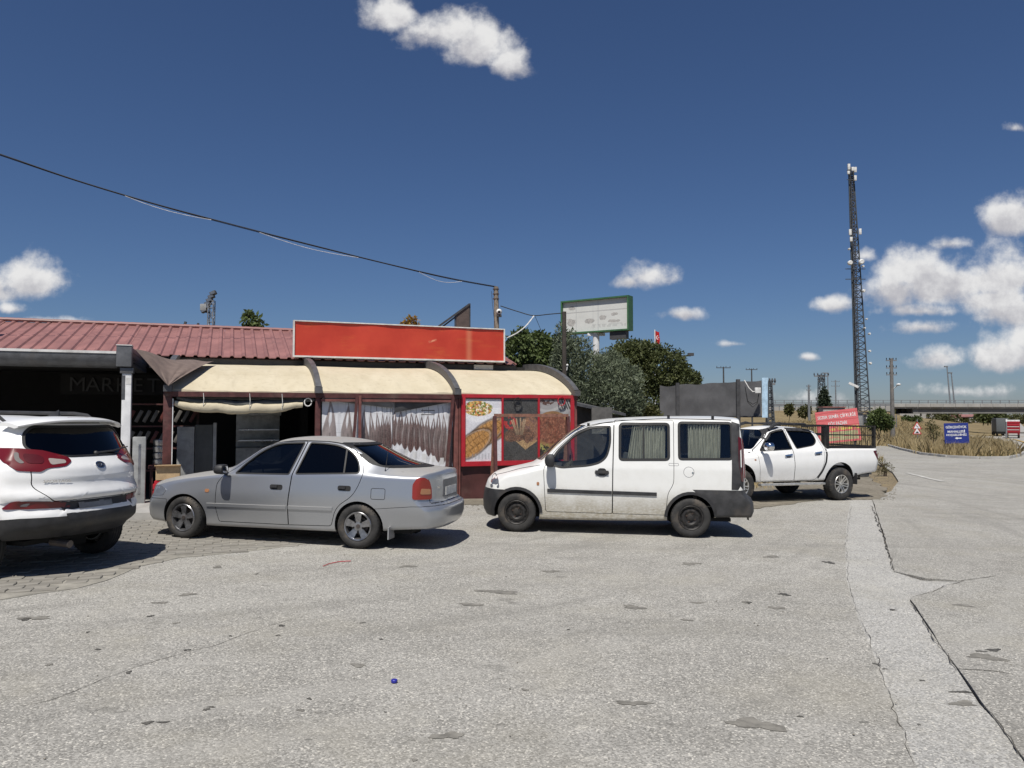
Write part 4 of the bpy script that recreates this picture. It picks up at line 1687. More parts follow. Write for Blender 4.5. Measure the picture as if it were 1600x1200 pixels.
    an = MB().tube([(-1.545, .70, 1.03), (-1.55, .705, 1.045), (-1.60, .715, 1.42)], [.011, .0045, .0025], 6)
    an.build('antenna', M['black_plastic'], c.root)
    wf, wr = .26, .0
    for (x, y, sd, st) in ((1.325, .735, 1, -.10), (-1.225, .735, 1, 0), (1.325, -.735, -1, -.10), (-1.225, -.735, -1, 0)):
        wheel(c.root, (x, y, .292), .292, .185, .188, 'five', st, sd)
    floor_pan(c.root, -1.9, 1.7, .62, .20)
    for y in (.36, -.36):
        seat(c.root, -.02, y, .42)
    m = MB().box((-1.15, -.6, .42), (-.65, .6, .58))
    m.box((-1.35, -.6, .55), (-1.2, .6, 1.02), rot=Matrix.Rotation(R(-18), 3, 'Y'))
    m.build('rear_bench', M['seat_fabric'], c.root, bevel=.03)
    m = MB().box((.62, -.66, .70), (.95, .66, .90))
    m.build('dashboard', M['cabin'], c.root, bevel=.04)
    MB().lathe([(.185, -.012), (.20, 0), (.185, .012), (.17, 0)], 24, 'x', closed=True, c=(.50, .36, .86)).build('steering_wheel', M['black_plastic'], c.root, smooth_=True)
    fl = MB()
    fl.box((-1.66, .60, .14), (-1.645, .82, .30))
    fl.build('mud_flap', M['silver_paint'], c.root)
    return c


# ------------------------------------------------------------------ white van
def make_van():
    sp = dict(xr=-2.0, xa=-1.78, xb=1.45, xf=1.86,
              zb=[(-2.3, .33), (-1.6, .30), (-1.2, .25), (1.2, .20), (2.0, .22)],
              w0=[(-2.2, .77), (-1.2, .79), (1.3, .79), (2.0, .72)],
              z1=[(-2.2, .60), (1.3, .58), (2.0, .48)],
              w1=[(-2.2, .835), (1.3, .835), (1.9, .79)],
              z2=[(-2.1, 1.03), (-1, 1.02), (.4, 1.0), (.95, .98), (1.3, .90), (1.6, .83), (1.9, .68)],
              w2=[(-2.1, .815), (.8, .82), (1.3, .80), (1.9, .72)],
              z3=[(-2.1, 1.785), (-1.0, 1.79), (-.4, 1.755), (-.05, 1.715), (.25, 1.65), (.48, 1.535), (.70, 1.37), (.88, 1.19), (1.0, 1.07), (1.15, .985), (1.6, .86), (1.9, .69)],
              w3=[(-2.1, .665), (-1, .68), (0, .68), (.5, .68), (.9, .72), (1.1, .72), (1.6, .66), (1.9, .60)],
              zt=[(-2.1, 1.825), (-1.7, 1.845), (-.9, 1.828), (-.18, 1.785), (.15, 1.745), (.38, 1.68), (.62, 1.53), (.86, 1.335), (1.08, 1.12), (1.17, 1.045), (1.3, 1.005), (1.6, .93), (1.78, .86), (1.9, .735)],
              R=[(1.86, -1.97), (1.83, -2.02), (1.78, -2.055), (1.4, -2.115), (1.0, -2.145), (.74, -2.15), (.715, -2.155), (.66, -2.16), (.60, -2.24), (.52, -2.275), (.40, -2.285), (.30, -2.25)], Rc=(.15, 5),
              F=[(.86, 1.84), (.74, 1.90), (.60, 1.945), (.45, 1.965), (.30, 1.955), (.2, 1.90)], Fc=(.30, 3),
              rbelt=.03, rroof=.085)
    c = CarBuild('white_van', 'white panel sided family van with black bumpers and curtains in its rear windows', 'van', (1.4953, 12.602), 174.75, sp, M['van_paint'])
    FW = round_poly([(.845, 1.045), (.815, 1.14), (.735, 1.265), (.46, 1.525), (.27, 1.61), (.16, 1.63), (-.045, 1.645), (-.055, 1.40), (.0, 1.19), (.10, 1.10), (.27, 1.052), (.68, 1.012)], [.03, .06, .1, .1, .1, .05, .02, .1, .1, .08, .08, .05])
    MW = round_poly([(-.195, 1.705), (-.955, 1.718), (-.955, 1.155), (-.195, 1.135)], .065)
    BW = round_poly([(-1.09, 1.742), (-1.90, 1.750), (-1.90, 1.185), (-1.09, 1.165)], .06)
    c.cut(car_cavity(sp, -2.0, 1.0, .045, .42))
    wc = MB()
    for w in (FW, MW, BW):
        wc.prism(w, 'y', -1.2, 1.2)
    c.cut(wc, M['rubber'])
    WS = round_poly([(-.66, 1.10), (.66, 1.10), (.56, 1.66), (-.56, 1.66)], .08)
    BS = round_poly([(-.56, 1.12), (.56, 1.12), (.52, 1.70), (-.52, 1.70)], .06)
    c.cut(MB().prism(WS, 'x', .1, 2.6), M['rubber'])
    c.cut(MB().prism(BS, 'x', -2.6, -1.9), M['rubber'])
    c.arch((1.36, -1.28), .355, .295)
    FD = round_poly([(.955, .985), (.955, .92), (.915, .325), (-.098, .325), (-.095, .95), (-.11, 1.715), (.05, 1.70), (.26, 1.645), (.50, 1.535), (.78, 1.27), (.88, 1.13)], [.03, .05, .04, .02, .05, .04, .05, .08, .1, .1, .05])
    d = c.split('door', FD, 'y', .40, 1.3)
    c.patch('window', M['glass_clear'], offset_poly(FW, .012), off=-.010, th=.004, parent=d)
    c.ring('window_seal', M['rubber'], FW, wo=.022, wi=.008, off=.0035, th=.02, parent=d)
    hp = c.patch('handle_plate', M['grey_trim'], round_poly([(.175, .965), (.11, .985), (.02, .985), (-.045, .965), (-.045, .925), (.03, .875), (.10, .875), (.175, .925)], .02), off=.004, th=.008, parent=d)
    c.strip('handle', M['black_plastic'], [(.165, .955), (-.035, .953)], w=.045, off=.03, th=.025, parent=d)
    c.patch('handle_recess', M['rubber'], round_poly([(.115, .90), (.015, .90), (.0, .99), (.03, 1.01), (.10, 1.01), (.13, .99)], .035), off=.008, th=.008, parent=d)
    c.strip('rub_strip', M['black_plastic'], [(.895, .652), (-.088, .643)], w=.052, off=.016, th=.022, parent=d)
    SD = round_poly([(-.106, .325), (-.104, .95), (-.118, 1.75), (-1.02, 1.765), (-1.02, 1.12), (-1.02, .80), (-.93, .66), (-.905, .325)], [.02, .05, .04, .04, .02, .1, .1, .04])
    d2 = c.split('sliding_door', SD, 'y', .40, 1.3)
    c.patch('window', M['glass_van'], offset_poly(MW, .012), off=-.010, th=.004, parent=d2)
    c.ring('window_seal', M['rubber'], MW, wo=.010, wi=.030, off=.0035, th=.02, parent=d2)
    c.strip('window_bar', M['rubber'], [(-.565, 1.70), (-.565, 1.155)], w=.022, off=-.002, th=.012, parent=d2)
    c.strip('rub_strip', M['black_plastic'], [(-.108, .645), (-.765, .640)], w=.052, off=.016, th=.022, parent=d2)
    c.patch('window', M['glass_van'], offset_poly(BW, .012), off=-.010, th=.004)
    c.ring('window_seal', M['rubber'], BW, wo=.008, wi=.028, off=.0035, th=.02)
    c.patch('window', M['glass_clear'], offset_poly(FW, .012), sgn=-1, off=-.010, th=.004)
    for W_ in (MW, BW):
        c.patch('window', M['glass_dark'], offset_poly(W_, .012), sgn=-1, off=-.010, th=.004)
    c.patch('windscreen', M['glass_clear'], offset_poly(WS, .012), 'x', 1, off=-.008, th=.004, step=.1)
    c.patch('rear_window', M['glass_dark'], offset_poly(BS, .012), 'x', -1, off=-.008, th=.004, step=.1)
    c.split('rear_bumper', [(-1.30, .722), (-2.05, .728), (-2.5, .735), (-2.5, .1), (-1.66, .1), (-1.66, .42)], 'y', -1.3, 1.3, gap=.002, mat=M['worn_plastic'])
    c.split('front_bumper', [(1.38, .640), (1.80, .640), (2.4, .635), (2.4, .1), (1.6, .1), (1.6, .5)], 'y', -1.3, 1.3, gap=.002, mat=M['black_plastic'])
    c.finish()
    # rear pillar cladding, tail lamp, small details
    c.patch('pillar_cladding', M['black_plastic'], round_poly([(-1.895, 1.765), (-2.03, 1.72), (-2.05, 1.50), (-2.07, .738), (-1.875, .738)], [.01, .03, .03, .01, .01]), off=.004, th=.012)
    c.patch('tail_lamp', M['deep_red_lens'], round_poly([(-1.985, 1.54), (-2.025, 1.52), (-2.065, .86), (-2.02, .86), (-1.985, 1.12)], .02), off=.010, th=.014)
    for s_ in (1, -1):
        c.patch('tail_lamp', M['red_lens'], round_poly([(s_ * .69, .90), (s_ * .60, .90), (s_ * .59, 1.50), (s_ * .655, 1.50)], .02), 'x', -1, off=.008, th=.012)
    c.strip('tailgate_joint', M['rubber'], [(.64, 1.75), (.66, 1.2), (.66, .74)], 'x', -1, w=.008, off=.001, th=.006)
    c.patch('plate_panel', M['plate_white'], [(-.26, .78), (.26, .78), (.26, .89), (-.26, .89)], 'x', -1, off=.006, th=.008)
    c.ring('fuel_cap', M['grey_trim'], [(-1.243 + .078 * math.cos(k * math.pi / 10), .985 + .078 * math.sin(k * math.pi / 10)) for k in range(20)], wo=.003, wi=.003, off=.001, th=.006)
    c.patch('fuel_lock', M['chrome'], [(-1.30 + .014 * math.cos(k * math.pi / 5), .975 + .018 * math.sin(k * math.pi / 5)) for k in range(10)], off=.004, th=.006)
    c.ring('slide_cover', M['grey_trim'], round_poly([(-.945, 1.075), (-1.09, 1.075), (-1.09, 1.112), (-.945, 1.112)], .012), wo=.002, wi=.003, off=.001, th=.006)
    c.patch('side_lamp', M['amber_lens'], round_poly([(1.06, .725), (1.02, .725), (1.02, .775), (1.06, .775)], .015), off=.006, th=.01)
    c.patch('headlamp', M['headlamp'], round_poly([(1.80, .655), (1.64, .66), (1.66, .78), (1.74, .86), (1.80, .84)], .03), off=.004, th=.01)
    c.strip('bonnet_joint', M['rubber'], [(1.72, .845), (1.35, .955), (1.02, 1.03)], w=.006, off=.001, th=.006)
    # arch lips
    for x in (1.36, -1.28):
        a0, a1 = (-.10, math.pi * .99) if x > 0 else (.02, math.pi + .12)
        if x > 0:
            line = [(x + .375 * math.cos(a0 + (a1 - a0) * k / 16), .295 + .375 * math.sin(a0 + (a1 - a0) * k / 16)) for k in range(17)]
        else:
            line = [(x + .375 * math.cos(a0 + (a1 - a0) * k / 16), .295 + .375 * math.sin(a0 + (a1 - a0) * k / 16)) for k in range(17)]
        c.strip('arch_trim', M['black_plastic'], line, w=.045, off=.012, th=.02)
    c.strip('roof_gutter', M['rubber'], [(.45, .60), (.1, .625), (-1.0, .64), (-1.9, .63)], 'z', 1, w=.022, off=.002, th=.006)
    for x in (.28, -.95, -1.62):
        MB().box((x - .02, .615, pchip(sp['z3'], x) + .01), (x + .02, .635, pchip(sp['z3'], x) + .055)).build('roof_stud', M['rubber'], c.root)
    mirror(c.root, (.86, .97, 1.115), (.14, .17, .20), [M['black_plastic'], M['chrome'], M['black_plastic']])
    mirror(c.root, (.86, -.97, 1.115), (.14, .17, .20), [M['black_plastic'], M['chrome'], M['black_plastic']], side=-1)
    for (x, y, sd, st) in ((1.36, .735, 1, -.05), (-1.28, .745, 1, 0), (1.36, -.735, -1, -.05), (-1.28, -.745, -1, 0)):
        wheel(c.root, (x, y, .298), .298, .185, .185, 'steel', st, sd)
    floor_pan(c.root, -1.9, 1.7, .66, .24)
    for y in (.37, -.37):
        seat(c.root, .02, y, .60)
    MB().box((.70, -.70, .80), (1.05, .70, 1.0)).build('dashboard', M['cabin'], c.root, bevel=.04)
    MB().lathe([(.185, -.012), (.20, 0), (.185, .012), (.17, 0)], 24, 'x', closed=True, c=(.56, .37, 1.0)).build('steering_wheel', M['black_plastic'], c.root, smooth_=True)
    m = MB()
    m.box((-1.05, -.62, .55), (-.6, .62, .72))
    m.box((-1.15, -.62, .68), (-1.0, .62, 1.25))
    m.build('rear_bench', M['seat_fabric'], c.root, bevel=.03)
    # curtains hang just inside the panes
    def curtain(x0t, x1t, x0b, x1b, z0, z1, y, waves):
        def f(u, v):
            x = (x0b + (x1b - x0b) * u) * (1 - v) + (x0t + (x1t - x0t) * u) * v
            ph = u * waves * 2 * math.pi + .8 * math.sin(u * 9 + v * 1.5)
            return (x, y + .018 * math.sin(ph) + .008 * math.sin(2.7 * ph + v * 4), z0 + (z1 - z0) * v)
        vs, fs = grid_sheet(int(waves * 10), 8, f)
        MB().add(vs, fs).build('curtain', M['curtain'], c.root, smooth_=True, angle=80, fixn=False)
    curtain(-.40, -.57, -.33, -.575, 1.165, 1.69, .665, 6)
    curtain(-.575, -.90, -.575, -.90, 1.165, 1.69, .665, 7)
    curtain(-1.24, -1.74, -1.25, -1.73, 1.185, 1.73, .655, 12)
    m = MB()
    m.bar((-2.16, .02, .30), (-2.30, .02, .26), .035)
    m.tube([(-2.28, .06, .30), (-2.29, .06, .20), (-2.29, -.02, .20), (-2.28, -.02, .30)], .008, 6)
    m.build('tow_bracket', M['rust'], c.root)
    return c


# ------------------------------------------------------------------ white pickup
def make_pickup():
    sp = dict(xr=-2.62, xa=-2.35, xb=1.75, xf=2.1,
              zb=[(-2.8, .66), (-2.3, .58), (-1.9, .50), (-1.1, .46), (1, .44), (2.2, .42)],
              w0=[(-2.7, .80), (-1.2, .84), (1.4, .84), (2.1, .74)],
              z1=[(-2.7, .88), (1.4, .78), (2.1, .70)],
              w1=[(-2.7, .87), (-1.55, .90), (1.4, .895), (2.1, .84)],
              z2=[(-2.7, 1.175), (-1.25, 1.165), (-1.0, 1.14), (-.2, 1.10), (.7, 1.06), (1.1, 1.02), (1.7, .98), (2.1, .90)],
              w2=[(-2.7, .835), (-1.3, .85), (.8, .855), (1.7, .82), (2.1, .74)],
              z3=[(-2.7, 1.20), (-1.22, 1.20), (-1.17, 1.27), (-1.12, 1.42), (-1.06, 1.52), (-.95, 1.585), (-.6, 1.615), (-.1, 1.625), (.2, 1.585), (.45, 1.47), (.75, 1.23), (.92, 1.09), (1.1, 1.05), (1.7, 1.0), (2.1, .92)],
              w3=[(-2.7, .79), (-1.3, .79), (-1.1, .63), (-.5, .62), (.2, .62), (.7, .70), (1.0, .73), (1.7, .70), (2.1, .62)],
              zt=[(-2.7, 1.215), (-1.225, 1.215), (-1.17, 1.30), (-1.12, 1.48), (-1.06, 1.59), (-.98, 1.635), (-.6, 1.675), (-.1, 1.685), (.2, 1.65), (.5, 1.52), (.9, 1.24), (1.12, 1.11), (1.25, 1.085), (1.7, 1.03), (2.0, .96), (2.1, .92)],
              R=[(1.215, -2.77), (1.19, -2.80), (.9, -2.83), (.7, -2.82), (.6, -2.79)], Rc=(.06, 6),
              F=[(.95, 2.10), (.8, 2.20), (.6, 2.24), (.45, 2.2)], Fc=(.35, 3),
              rbelt=.05, rroof=.10)
    c = CarBuild('white_pickup', 'white double cab pickup with black cargo cage and chunky tyres behind the van', 'pickup truck', (5.8118, 17.989), 204.5, sp, M['pickup_paint'])
    FW = round_poly([(.77, 1.13), (.56, 1.35), (.33, 1.53), (.18, 1.575), (-.03, 1.60), (-.115, 1.175)], [.03, .1, .1, .05, .02, .02])
    RW = round_poly([(-.13, 1.595), (-.60, 1.585), (-.87, 1.565), (-.935, 1.36), (-.80, 1.262), (-.265, 1.188)], [.02, .1, .1, .1, .1, .03])
    c.cut(car_cavity(sp, -1.02, 1.0, .05, .60))
    wc = MB()
    for w in (FW, RW):
        wc.prism(w, 'y', -1.2, 1.2)
    c.cut(wc, M['rubber'])
    WS = round_poly([(-.64, 1.16), (.64, 1.16), (.54, 1.595), (-.54, 1.595)], .07)
    c.cut(MB().prism(WS, 'x', .1, 2.8), M['rubber'])
    c.cut(MB().box((-2.74, -.74, .78), (-1.235, .74, 2.2)), M['grey_trim'])
    c.arch((1.40, -1.555), .475, .40)
    FD = round_poly([(.90, 1.12), (.88, 1.0), (.82, .47), (-.158, .47), (-.138, 1.12), (-.075, 1.62), (.19, 1.60), (.36, 1.55), (.60, 1.36)], [.03, .05, .04, .02, .05, .02, .05, .08, .1])
    RD = round_poly([(-.145, 1.12), (-.166, .47), (-.78, .47), (-.95, .66), (-1.06, .95), (-1.07, 1.2), (-1.0, 1.40), (-.93, 1.575), (-.84, 1.605), (-.085, 1.62)], [.05, .02, .08, .1, .1, .1, .1, .05, .03, .02])
    for D, W_, h, gm in ((FD, FW, (.02, 1.02), M['glass_mid']), (RD, RW, (-.87, 1.075), M['glass_dark'])):
        d = c.split('door', D, 'y', .40, 1.3)
        c.patch('window', gm, offset_poly(W_, .012), off=-.010, th=.004, parent=d)
        c.ring('window_seal', M['rubber'], W_, wo=.012, wi=.008, off=.0035, th=.02, parent=d)
        c.patch('handle_recess', M['grey_trim'], round_poly([(h[0] - .06, h[1] - .04), (h[0] + .06, h[1] - .04), (h[0] + .07, h[1] + .02), (h[0] - .07, h[1] + .02)], .03), off=.003, th=.006, parent=d)
        c.strip('handle', M['chrome'], [(h[0] + .12, h[1] + .005), (h[0] - .10, h[1] + .03)], w=.032, off=.03, th=.02, parent=d)
        # dark visor above the pane
        top = sorted([p for p in W_ if p[1] > 1.36], key=lambda p: p[0])
    c.strip('wind_deflector', M['black_plastic'], [(.55, 1.375), (.34, 1.545), (.18, 1.59), (-.04, 1.615)], w=.075, off=.02, th=.02)
    c.strip('wind_deflector', M['black_plastic'], [(-.14, 1.605), (-.60, 1.60), (-.86, 1.575)], w=.06, off=.02, th=.02)
    for W_ in (FW, RW):
        c.patch('window', M['glass_mid'], offset_poly(W_, .012), sgn=-1, off=-.010, th=.004)
    c.patch('windscreen', M['glass_mid'], offset_poly(WS, .012), 'x', 1, off=-.008, th=.004, step=.1)
    c.finish()
    c.strip('cab_gap', M['rubber'], [(-1.135, 1.205), (-1.135, 1.05), (-1.09, .88), (-.98, .66), (-.83, .475)], w=.05, off=.002, th=.01)
    c.patch('tail_lamp', M['deep_red_lens'], round_poly([(-2.645, 1.135), (-2.785, 1.15), (-2.835, 1.0), (-2.82, .90), (-2.76, .93)], .03), off=.008, th=.014)
    c.patch('side_lamp', M['amber_lens'], round_poly([(1.0, .925), (.95, .925), (.95, .955), (1.0, .955)], .01), off=.006, th=.008)
    st = MB()
    st.bar((.88, .90, .40), (-1.0, .90, .40), .11, .05)
    for x in (.6, -.2, -.8):
        st.bar((x, .62, .46), (x, .90, .39), .03)
    st.build('side_step', M['alloy_rim'], c.root, bevel=.012)
    # cargo cage
    g = MB()
    T = .035
    xs0, xs1, zt, yb = -1.235, -2.755, 1.715, .77
    bm_ = M['black_frame']
    for y in (yb, -yb):
        g.bar((-.62 if y > 0 else -.62, y * .82, zt - .03), (xs0, y, zt), T)
        g.bar((xs0, y, zt), (xs1, y, zt), T)
        g.bar((xs0, y, 1.505), (xs1 - .04, y, 1.505), T * .8)
        g.box((xs1 - .02, y - .045, 1.205), (xs0 + .06, y + .045, 1.255))
        g.bar((xs1, y, 1.22), (xs1, y, zt + .02), T * 1.7)
        g.bar((xs0, y, 1.22), (xs0, y, zt + .01), .10, .035)
    g.bar((xs0, yb, zt), (xs0, -yb, zt), T)
    g.bar((xs1, yb, zt), (xs1, -yb, zt), T)
    g.bar((xs0, yb, 1.5), (xs0, -yb, 1.5), T)
    g.bar((xs1, yb, 1.24), (xs1, -yb, 1.24), T)
    cage = g.build('cargo_cage', bm_, c.root)
    wm = MB()
    for y in (yb, -yb):
        for k in range(1, 22):
            x = xs0 + (xs1 - xs0) * k / 22
            wm.bar((x, y, 1.24), (x, y, zt), .006)
    for k in range(1, 18):
        y = yb - 2 * yb * k / 18
        wm.bar((xs0, y, 1.24), (xs0, y, zt), .006)
        wm.bar((xs1, y, 1.24), (xs1, y, zt), .006)
    w_ = wm.build('wire', bm_, cage)
    w_['kind'] = 'stuff'
    # roof rails
    for y in (.56, -.56):
        m = MB()
        m.tube([(.32, y, 1.60), (.18, y, 1.70), (.0, y, 1.745), (-.15, y, 1.735)], [.03, .04, .035, .02], 8)
        m.tube([(-.15, y, 1.735), (-.60, y, 1.745)], .016, 8)
        m.tube([(-.55, y, 1.74), (-.75, y, 1.735), (-.85, y, 1.68)], [.02, .032, .03], 8)
        m.build('roof_rail', M['black_plastic'], c.root, smooth_=True)
    MB().tube([(-.70, .56, 1.745), (-.70, -.56, 1.745)], .022, 8).build('roof_bar', M['black_plastic'], c.root, smooth_=True)
    MB().tube([(.02, .56, 1.73), (.02, -.56, 1.73)], .018, 8).build('roof_bar', M['black_plastic'], c.root, smooth_=True)
    mirror(c.root, (.75, 1.03, 1.235), (.16, .22, .19), [M['chrome'], M['hole'], M['black_plastic']])
    mirror(c.root, (.75, -1.03, 1.235), (.16, .22, .19), [M['chrome'], M['hole'], M['black_plastic']], side=-1)
    for (x, y, sd, s_) in ((1.40, .80, 1, -.04), (-1.555, .80, 1, 0), (1.40, -.80, -1, -.04), (-1.555, -.80, -1, 0)):
        wheel(c.root, (x, y, .375), .375, .255, .215, 'multi', s_, sd)
    m = MB()
    m.box((-2.055, .70, .36), (-2.04, .905, .62))
    m.build('mud_flap', M['black_plastic'], c.root)
    m = MB()
    m.bar((-2.84, -.6, .62), (-2.84, .6, .62), .08, .12)
    m.bar((-2.84, .3, .60), (-2.5, .3, .60), .06)
    m.tube([(-2.80, .55, .54), (-2.5, .55, .54)], .05, 10)
    m.build('rear_step', M['grey_trim'], c.root)
    floor_pan(c.root, -2.5, 1.8, .6, .44)
    for y in (.38, -.38):
        seat(c.root, .1, y, .72)
    MB().box((-.95, -.65, .72), (-.72, .65, 1.35)).build('rear_bench', M['seat_fabric'], c.root, bevel=.03)
    MB().box((.72, -.70, .95), (1.0, .70, 1.10)).build('dashboard', M['cabin'], c.root, bevel=.03)
    # oddments lying in the bed
    bag = MB().sphere((0, 0, 0), .22, 14, 9, sc=(1.3, .9, .9))
    bag.v = [(x + .03 * math.sin(9 * y + 5 * z), y, max(z, -.15) + .03 * math.sin(11 * x)) for x, y, z in bag.v]
    return c


# ------------------------------------------------------------------ white SUV, mostly out of frame
def make_suv():
    sp = dict(xr=-1.90, xa=-1.45, xb=1.6, xf=2.05,
              zb=[(-2.2, .44), (-1.4, .36), (1.4, .26), (2.2, .28)],
              w0=[(-2.1, .80), (-1.3, .86), (1.4, .86), (2.1, .76)],
              z1=[(-2.1, .76), (1.4, .70), (2.1, .62)],
              w1=[(-2.1, .90), (-1.3, .925), (1.4, .92), (2.1, .84)],
              z2=[(-2.1, 1.14), (-1.3, 1.13), (0, 1.06), (.9, 1.02), (1.5, .95), (2.1, .80)],
              w2=[(-2.1, .845), (-1.3, .885), (.8, .88), (1.5, .85), (2.1, .74)],
              z3=[(-2.1, 1.545), (-1.5, 1.565), (-.8, 1.585), (-.2, 1.58), (.2, 1.52), (.6, 1.33), (.95, 1.09), (1.2, 1.02), (1.7, .95), (2.1, .82)],
              w3=[(-2.1, .60), (-1.3, .64), (-.3, .63), (.4, .66), (1, .72), (1.7, .68), (2.1, .6)],
              zt=[(-2.1, 1.625), (-1.5, 1.65), (-.8, 1.67), (-.3, 1.67), (.1, 1.63), (.5, 1.47), (1.0, 1.16), (1.2, 1.09), (1.7, 1.0), (2.1, .86)],
              R=[(1.65, -1.72), (1.58, -1.80), (1.28, -2.00), (1.21, -2.05), (1.13, -2.115), (1.04, -2.135), (.98, -2.13), (.93, -2.145), (.86, -2.19), (.815, -2.20), (.80, -2.14), (.74, -2.145), (.70, -2.15), (.685, -2.19), (.54, -2.185), (.48, -2.12), (.43, -2.04)], Rc=(.46, 2.9),
              F=[(.9, 2.08), (.7, 2.18), (.5, 2.2), (.3, 2.1)], Fc=(.35, 3),
              rbelt=.05, rroof=.11)
    c = CarBuild('white_suv', 'white compact SUV with roof spoiler and red tail lamps at the left edge', 'car', (-6.595, 9.095), 164, sp, M['white_paint'])
    P = M['white_paint']
    FW = round_poly([(.80, 1.10), (.45, 1.39), (.2, 1.50), (-.22, 1.535), (-.25, 1.10)], [.03, .1, .1, .02, .02])
    RW = round_poly([(-.33, 1.10), (-.31, 1.535), (-.9, 1.53), (-1.08, 1.44), (-1.16, 1.2), (-1.16, 1.12)], [.02, .02, .08, .1, .1, .03])
    QW = round_poly([(-1.24, 1.17), (-1.20, 1.43), (-1.30, 1.49), (-1.60, 1.30), (-1.55, 1.22)], .05)
    c.cut(car_cavity(sp, -1.70, .95, .05, .5))
    wc = MB()
    for w in (FW, RW):
        wc.prism(w, 'y', -1.2, 1.2)
    c.cut(wc, M['rubber'])
    BS = round_poly([(-.67, 1.345), (-.56, 1.275), (-.30, 1.248), (.30, 1.248), (.56, 1.275), (.67, 1.345), (.63, 1.49), (.54, 1.565), (-.54, 1.565), (-.63, 1.49)], .05)
    WS = round_poly([(-.64, 1.14), (.64, 1.14), (.54, 1.57), (-.54, 1.57)], .07)
    c.cut(MB().prism(WS, 'x', .1, 2.8), M['rubber'])
    c.cut(MB().prism(BS, 'x', -2.6, -1.5), M['rubber'])
    c.arch((1.34, -1.30), .40, .35)
    for W_, g_ in ((FW, 'glass_dark'), (RW, 'glass_dark')):
        for s_ in (1, -1):
            c.patch('window', M[g_], offset_poly(W_, .012), sgn=s_, off=-.010, th=.004)
    c.patch('windscreen', M['glass_mid'], offset_poly(WS, .012), 'x', 1, off=-.008, th=.004, step=.1)
    c.patch('rear_window', M['glass_dark'], offset_poly(BS, .015), 'x', -1, off=-.004, th=.004, step=.06)
    c.ring('rear_window_seal', M['rubber'], BS, 'x', -1, wo=.010, wi=.012, off=.003, th=.012)
    # tailgate, bumper
    c.split('rear_bumper_skirt', [(-1.42, .60), (-1.9, .635), (-2.6, .635), (-2.6, .1), (-1.6, .1)], 'y', -1.3, 1.3, gap=.002, mat=M['black_plastic'])
    gate = c.split('tailgate', round_poly([(-.70, 1.21), (-.70, .95), (-.62, .86), (-.56, .797), (.56, .797), (.62, .86), (.70, .95), (.70, 1.21), (.80, 1.36), (.74, 1.52), (.64, 1.60), (-.64, 1.60), (-.74, 1.52), (-.80, 1.36)], .05), 'x', -2.6, -1.55, gap=.004)
    c.finish()
    # dark panel round the plate
    pp = c.patch('plate_panel', M['black_plastic'], round_poly([(-.50, .60), (.42, .60), (.50, .785), (-.50, .79)], .03), 'x', -1, off=.004, th=.01)
    c.patch('licence_plate', M['plate_grey'], [(-.13, .70), (.30, .70), (.30, .768), (-.13, .768)], 'x', -1, off=.010, th=.006, parent=pp)
    c.strip('plate_smear', M['black_plastic'], [(.235, .745), (.06, .748), (.03, .73)], 'x', -1, w=.045, off=.0125, th=.003, parent=pp)
    c.strip('plate_smear', M['black_plastic'], [(-.02, .742), (-.115, .742)], 'x', -1, w=.05, off=.0125, th=.003, parent=pp)
    for s_ in (1, -1):
        Q = lambda pts: round_poly([(y * s_, z) for y, z in pts], .025)
        D = lambda pts: round_poly(pts, .025)
        t = c.patch('tail_lamp', M['red_lens'], D([(-.50, 1.335), (-.72, 1.34), (-.945, 1.315), (-1.17, 1.245), (-1.215, 1.20), (-1.17, 1.15), (-1.0, 1.135), (-.945, 1.10), (-.74, 1.115), (-.60, 1.21)]), 'd', s_, off=.010, th=.02, step=.04)
        c.patch('lamp_window', M['clear_lens'], D([(-.995, 1.235), (-1.15, 1.212), (-1.165, 1.18), (-1.03, 1.165)]), 'd', s_, off=.014, th=.006, parent=t)
        c.patch('lamp_bow', M['grey_lens'], D([(-.70, 1.295), (-.74, 1.295), (-.745, 1.24), (-.80, 1.19), (-.76, 1.182), (-.71, 1.22)]), 'd', s_, off=.014, th=.006, parent=t)
        c.patch('lamp_core', M['deep_red_lens'], D([(-.775, 1.285), (-.91, 1.27), (-.965, 1.235), (-.96, 1.18), (-.83, 1.185), (-.785, 1.23)]), 'd', s_, off=.0145, th=.006, parent=t)
        f = c.patch('reflector', M['red_lens'], Q([(.88, .73), (.82, .815), (.40, .785), (.38, .722)]), 'x', -1, off=.008, th=.02)
        c.patch('reflector_window', M['clear_lens'], Q([(.78, .758), (.74, .792), (.60, .775), (.60, .747)]), 'x', -1, off=.012, th=.006, parent=f)
    # badge: oval ring with three letters
    ov = [(.0 + .062 * math.cos(k * math.pi / 12), 1.145 + .034 * math.sin(k * math.pi / 12)) for k in range(24)]
    b = c.patch('badge', M['black_plastic'], ov, 'x', -1, off=.007, th=.008, step=.03)
    c.ring('badge_rim', M['chrome'], ov, 'x', -1, wo=.003, wi=.006, off=.010, th=.006, parent=b)
    lay_text(c, 'KIA', M['chrome'], 0, 1.145, .078, .028, .0105, b)
    lay_text(c, 'SPORTAGE', M['chrome'], .50, 1.005, .235, .030, .006, c.root, name='model_lettering')
    # spoiler
    def spo(u, v):
        y = (u - .5) * 2 * .70
        k = 1 - abs(u - .5) * 2
        x = -1.58 - v * (.36 - .12 * (1 - k) ** 2) + .10 * (abs(y) / .7) ** 3
        z = 1.672 - .035 * v - .07 * (abs(y) / .7) ** 3 + .012 * math.sin(v * 3)
        return (x, y, z)
    vs, fs = grid_sheet(24, 6, spo)
    n = len(vs)
    lo = [(x + .01, y, z - (.018 + .02 * ((i // 25) < 6))) for i, (x, y, z) in enumerate(vs)]
    m = MB()
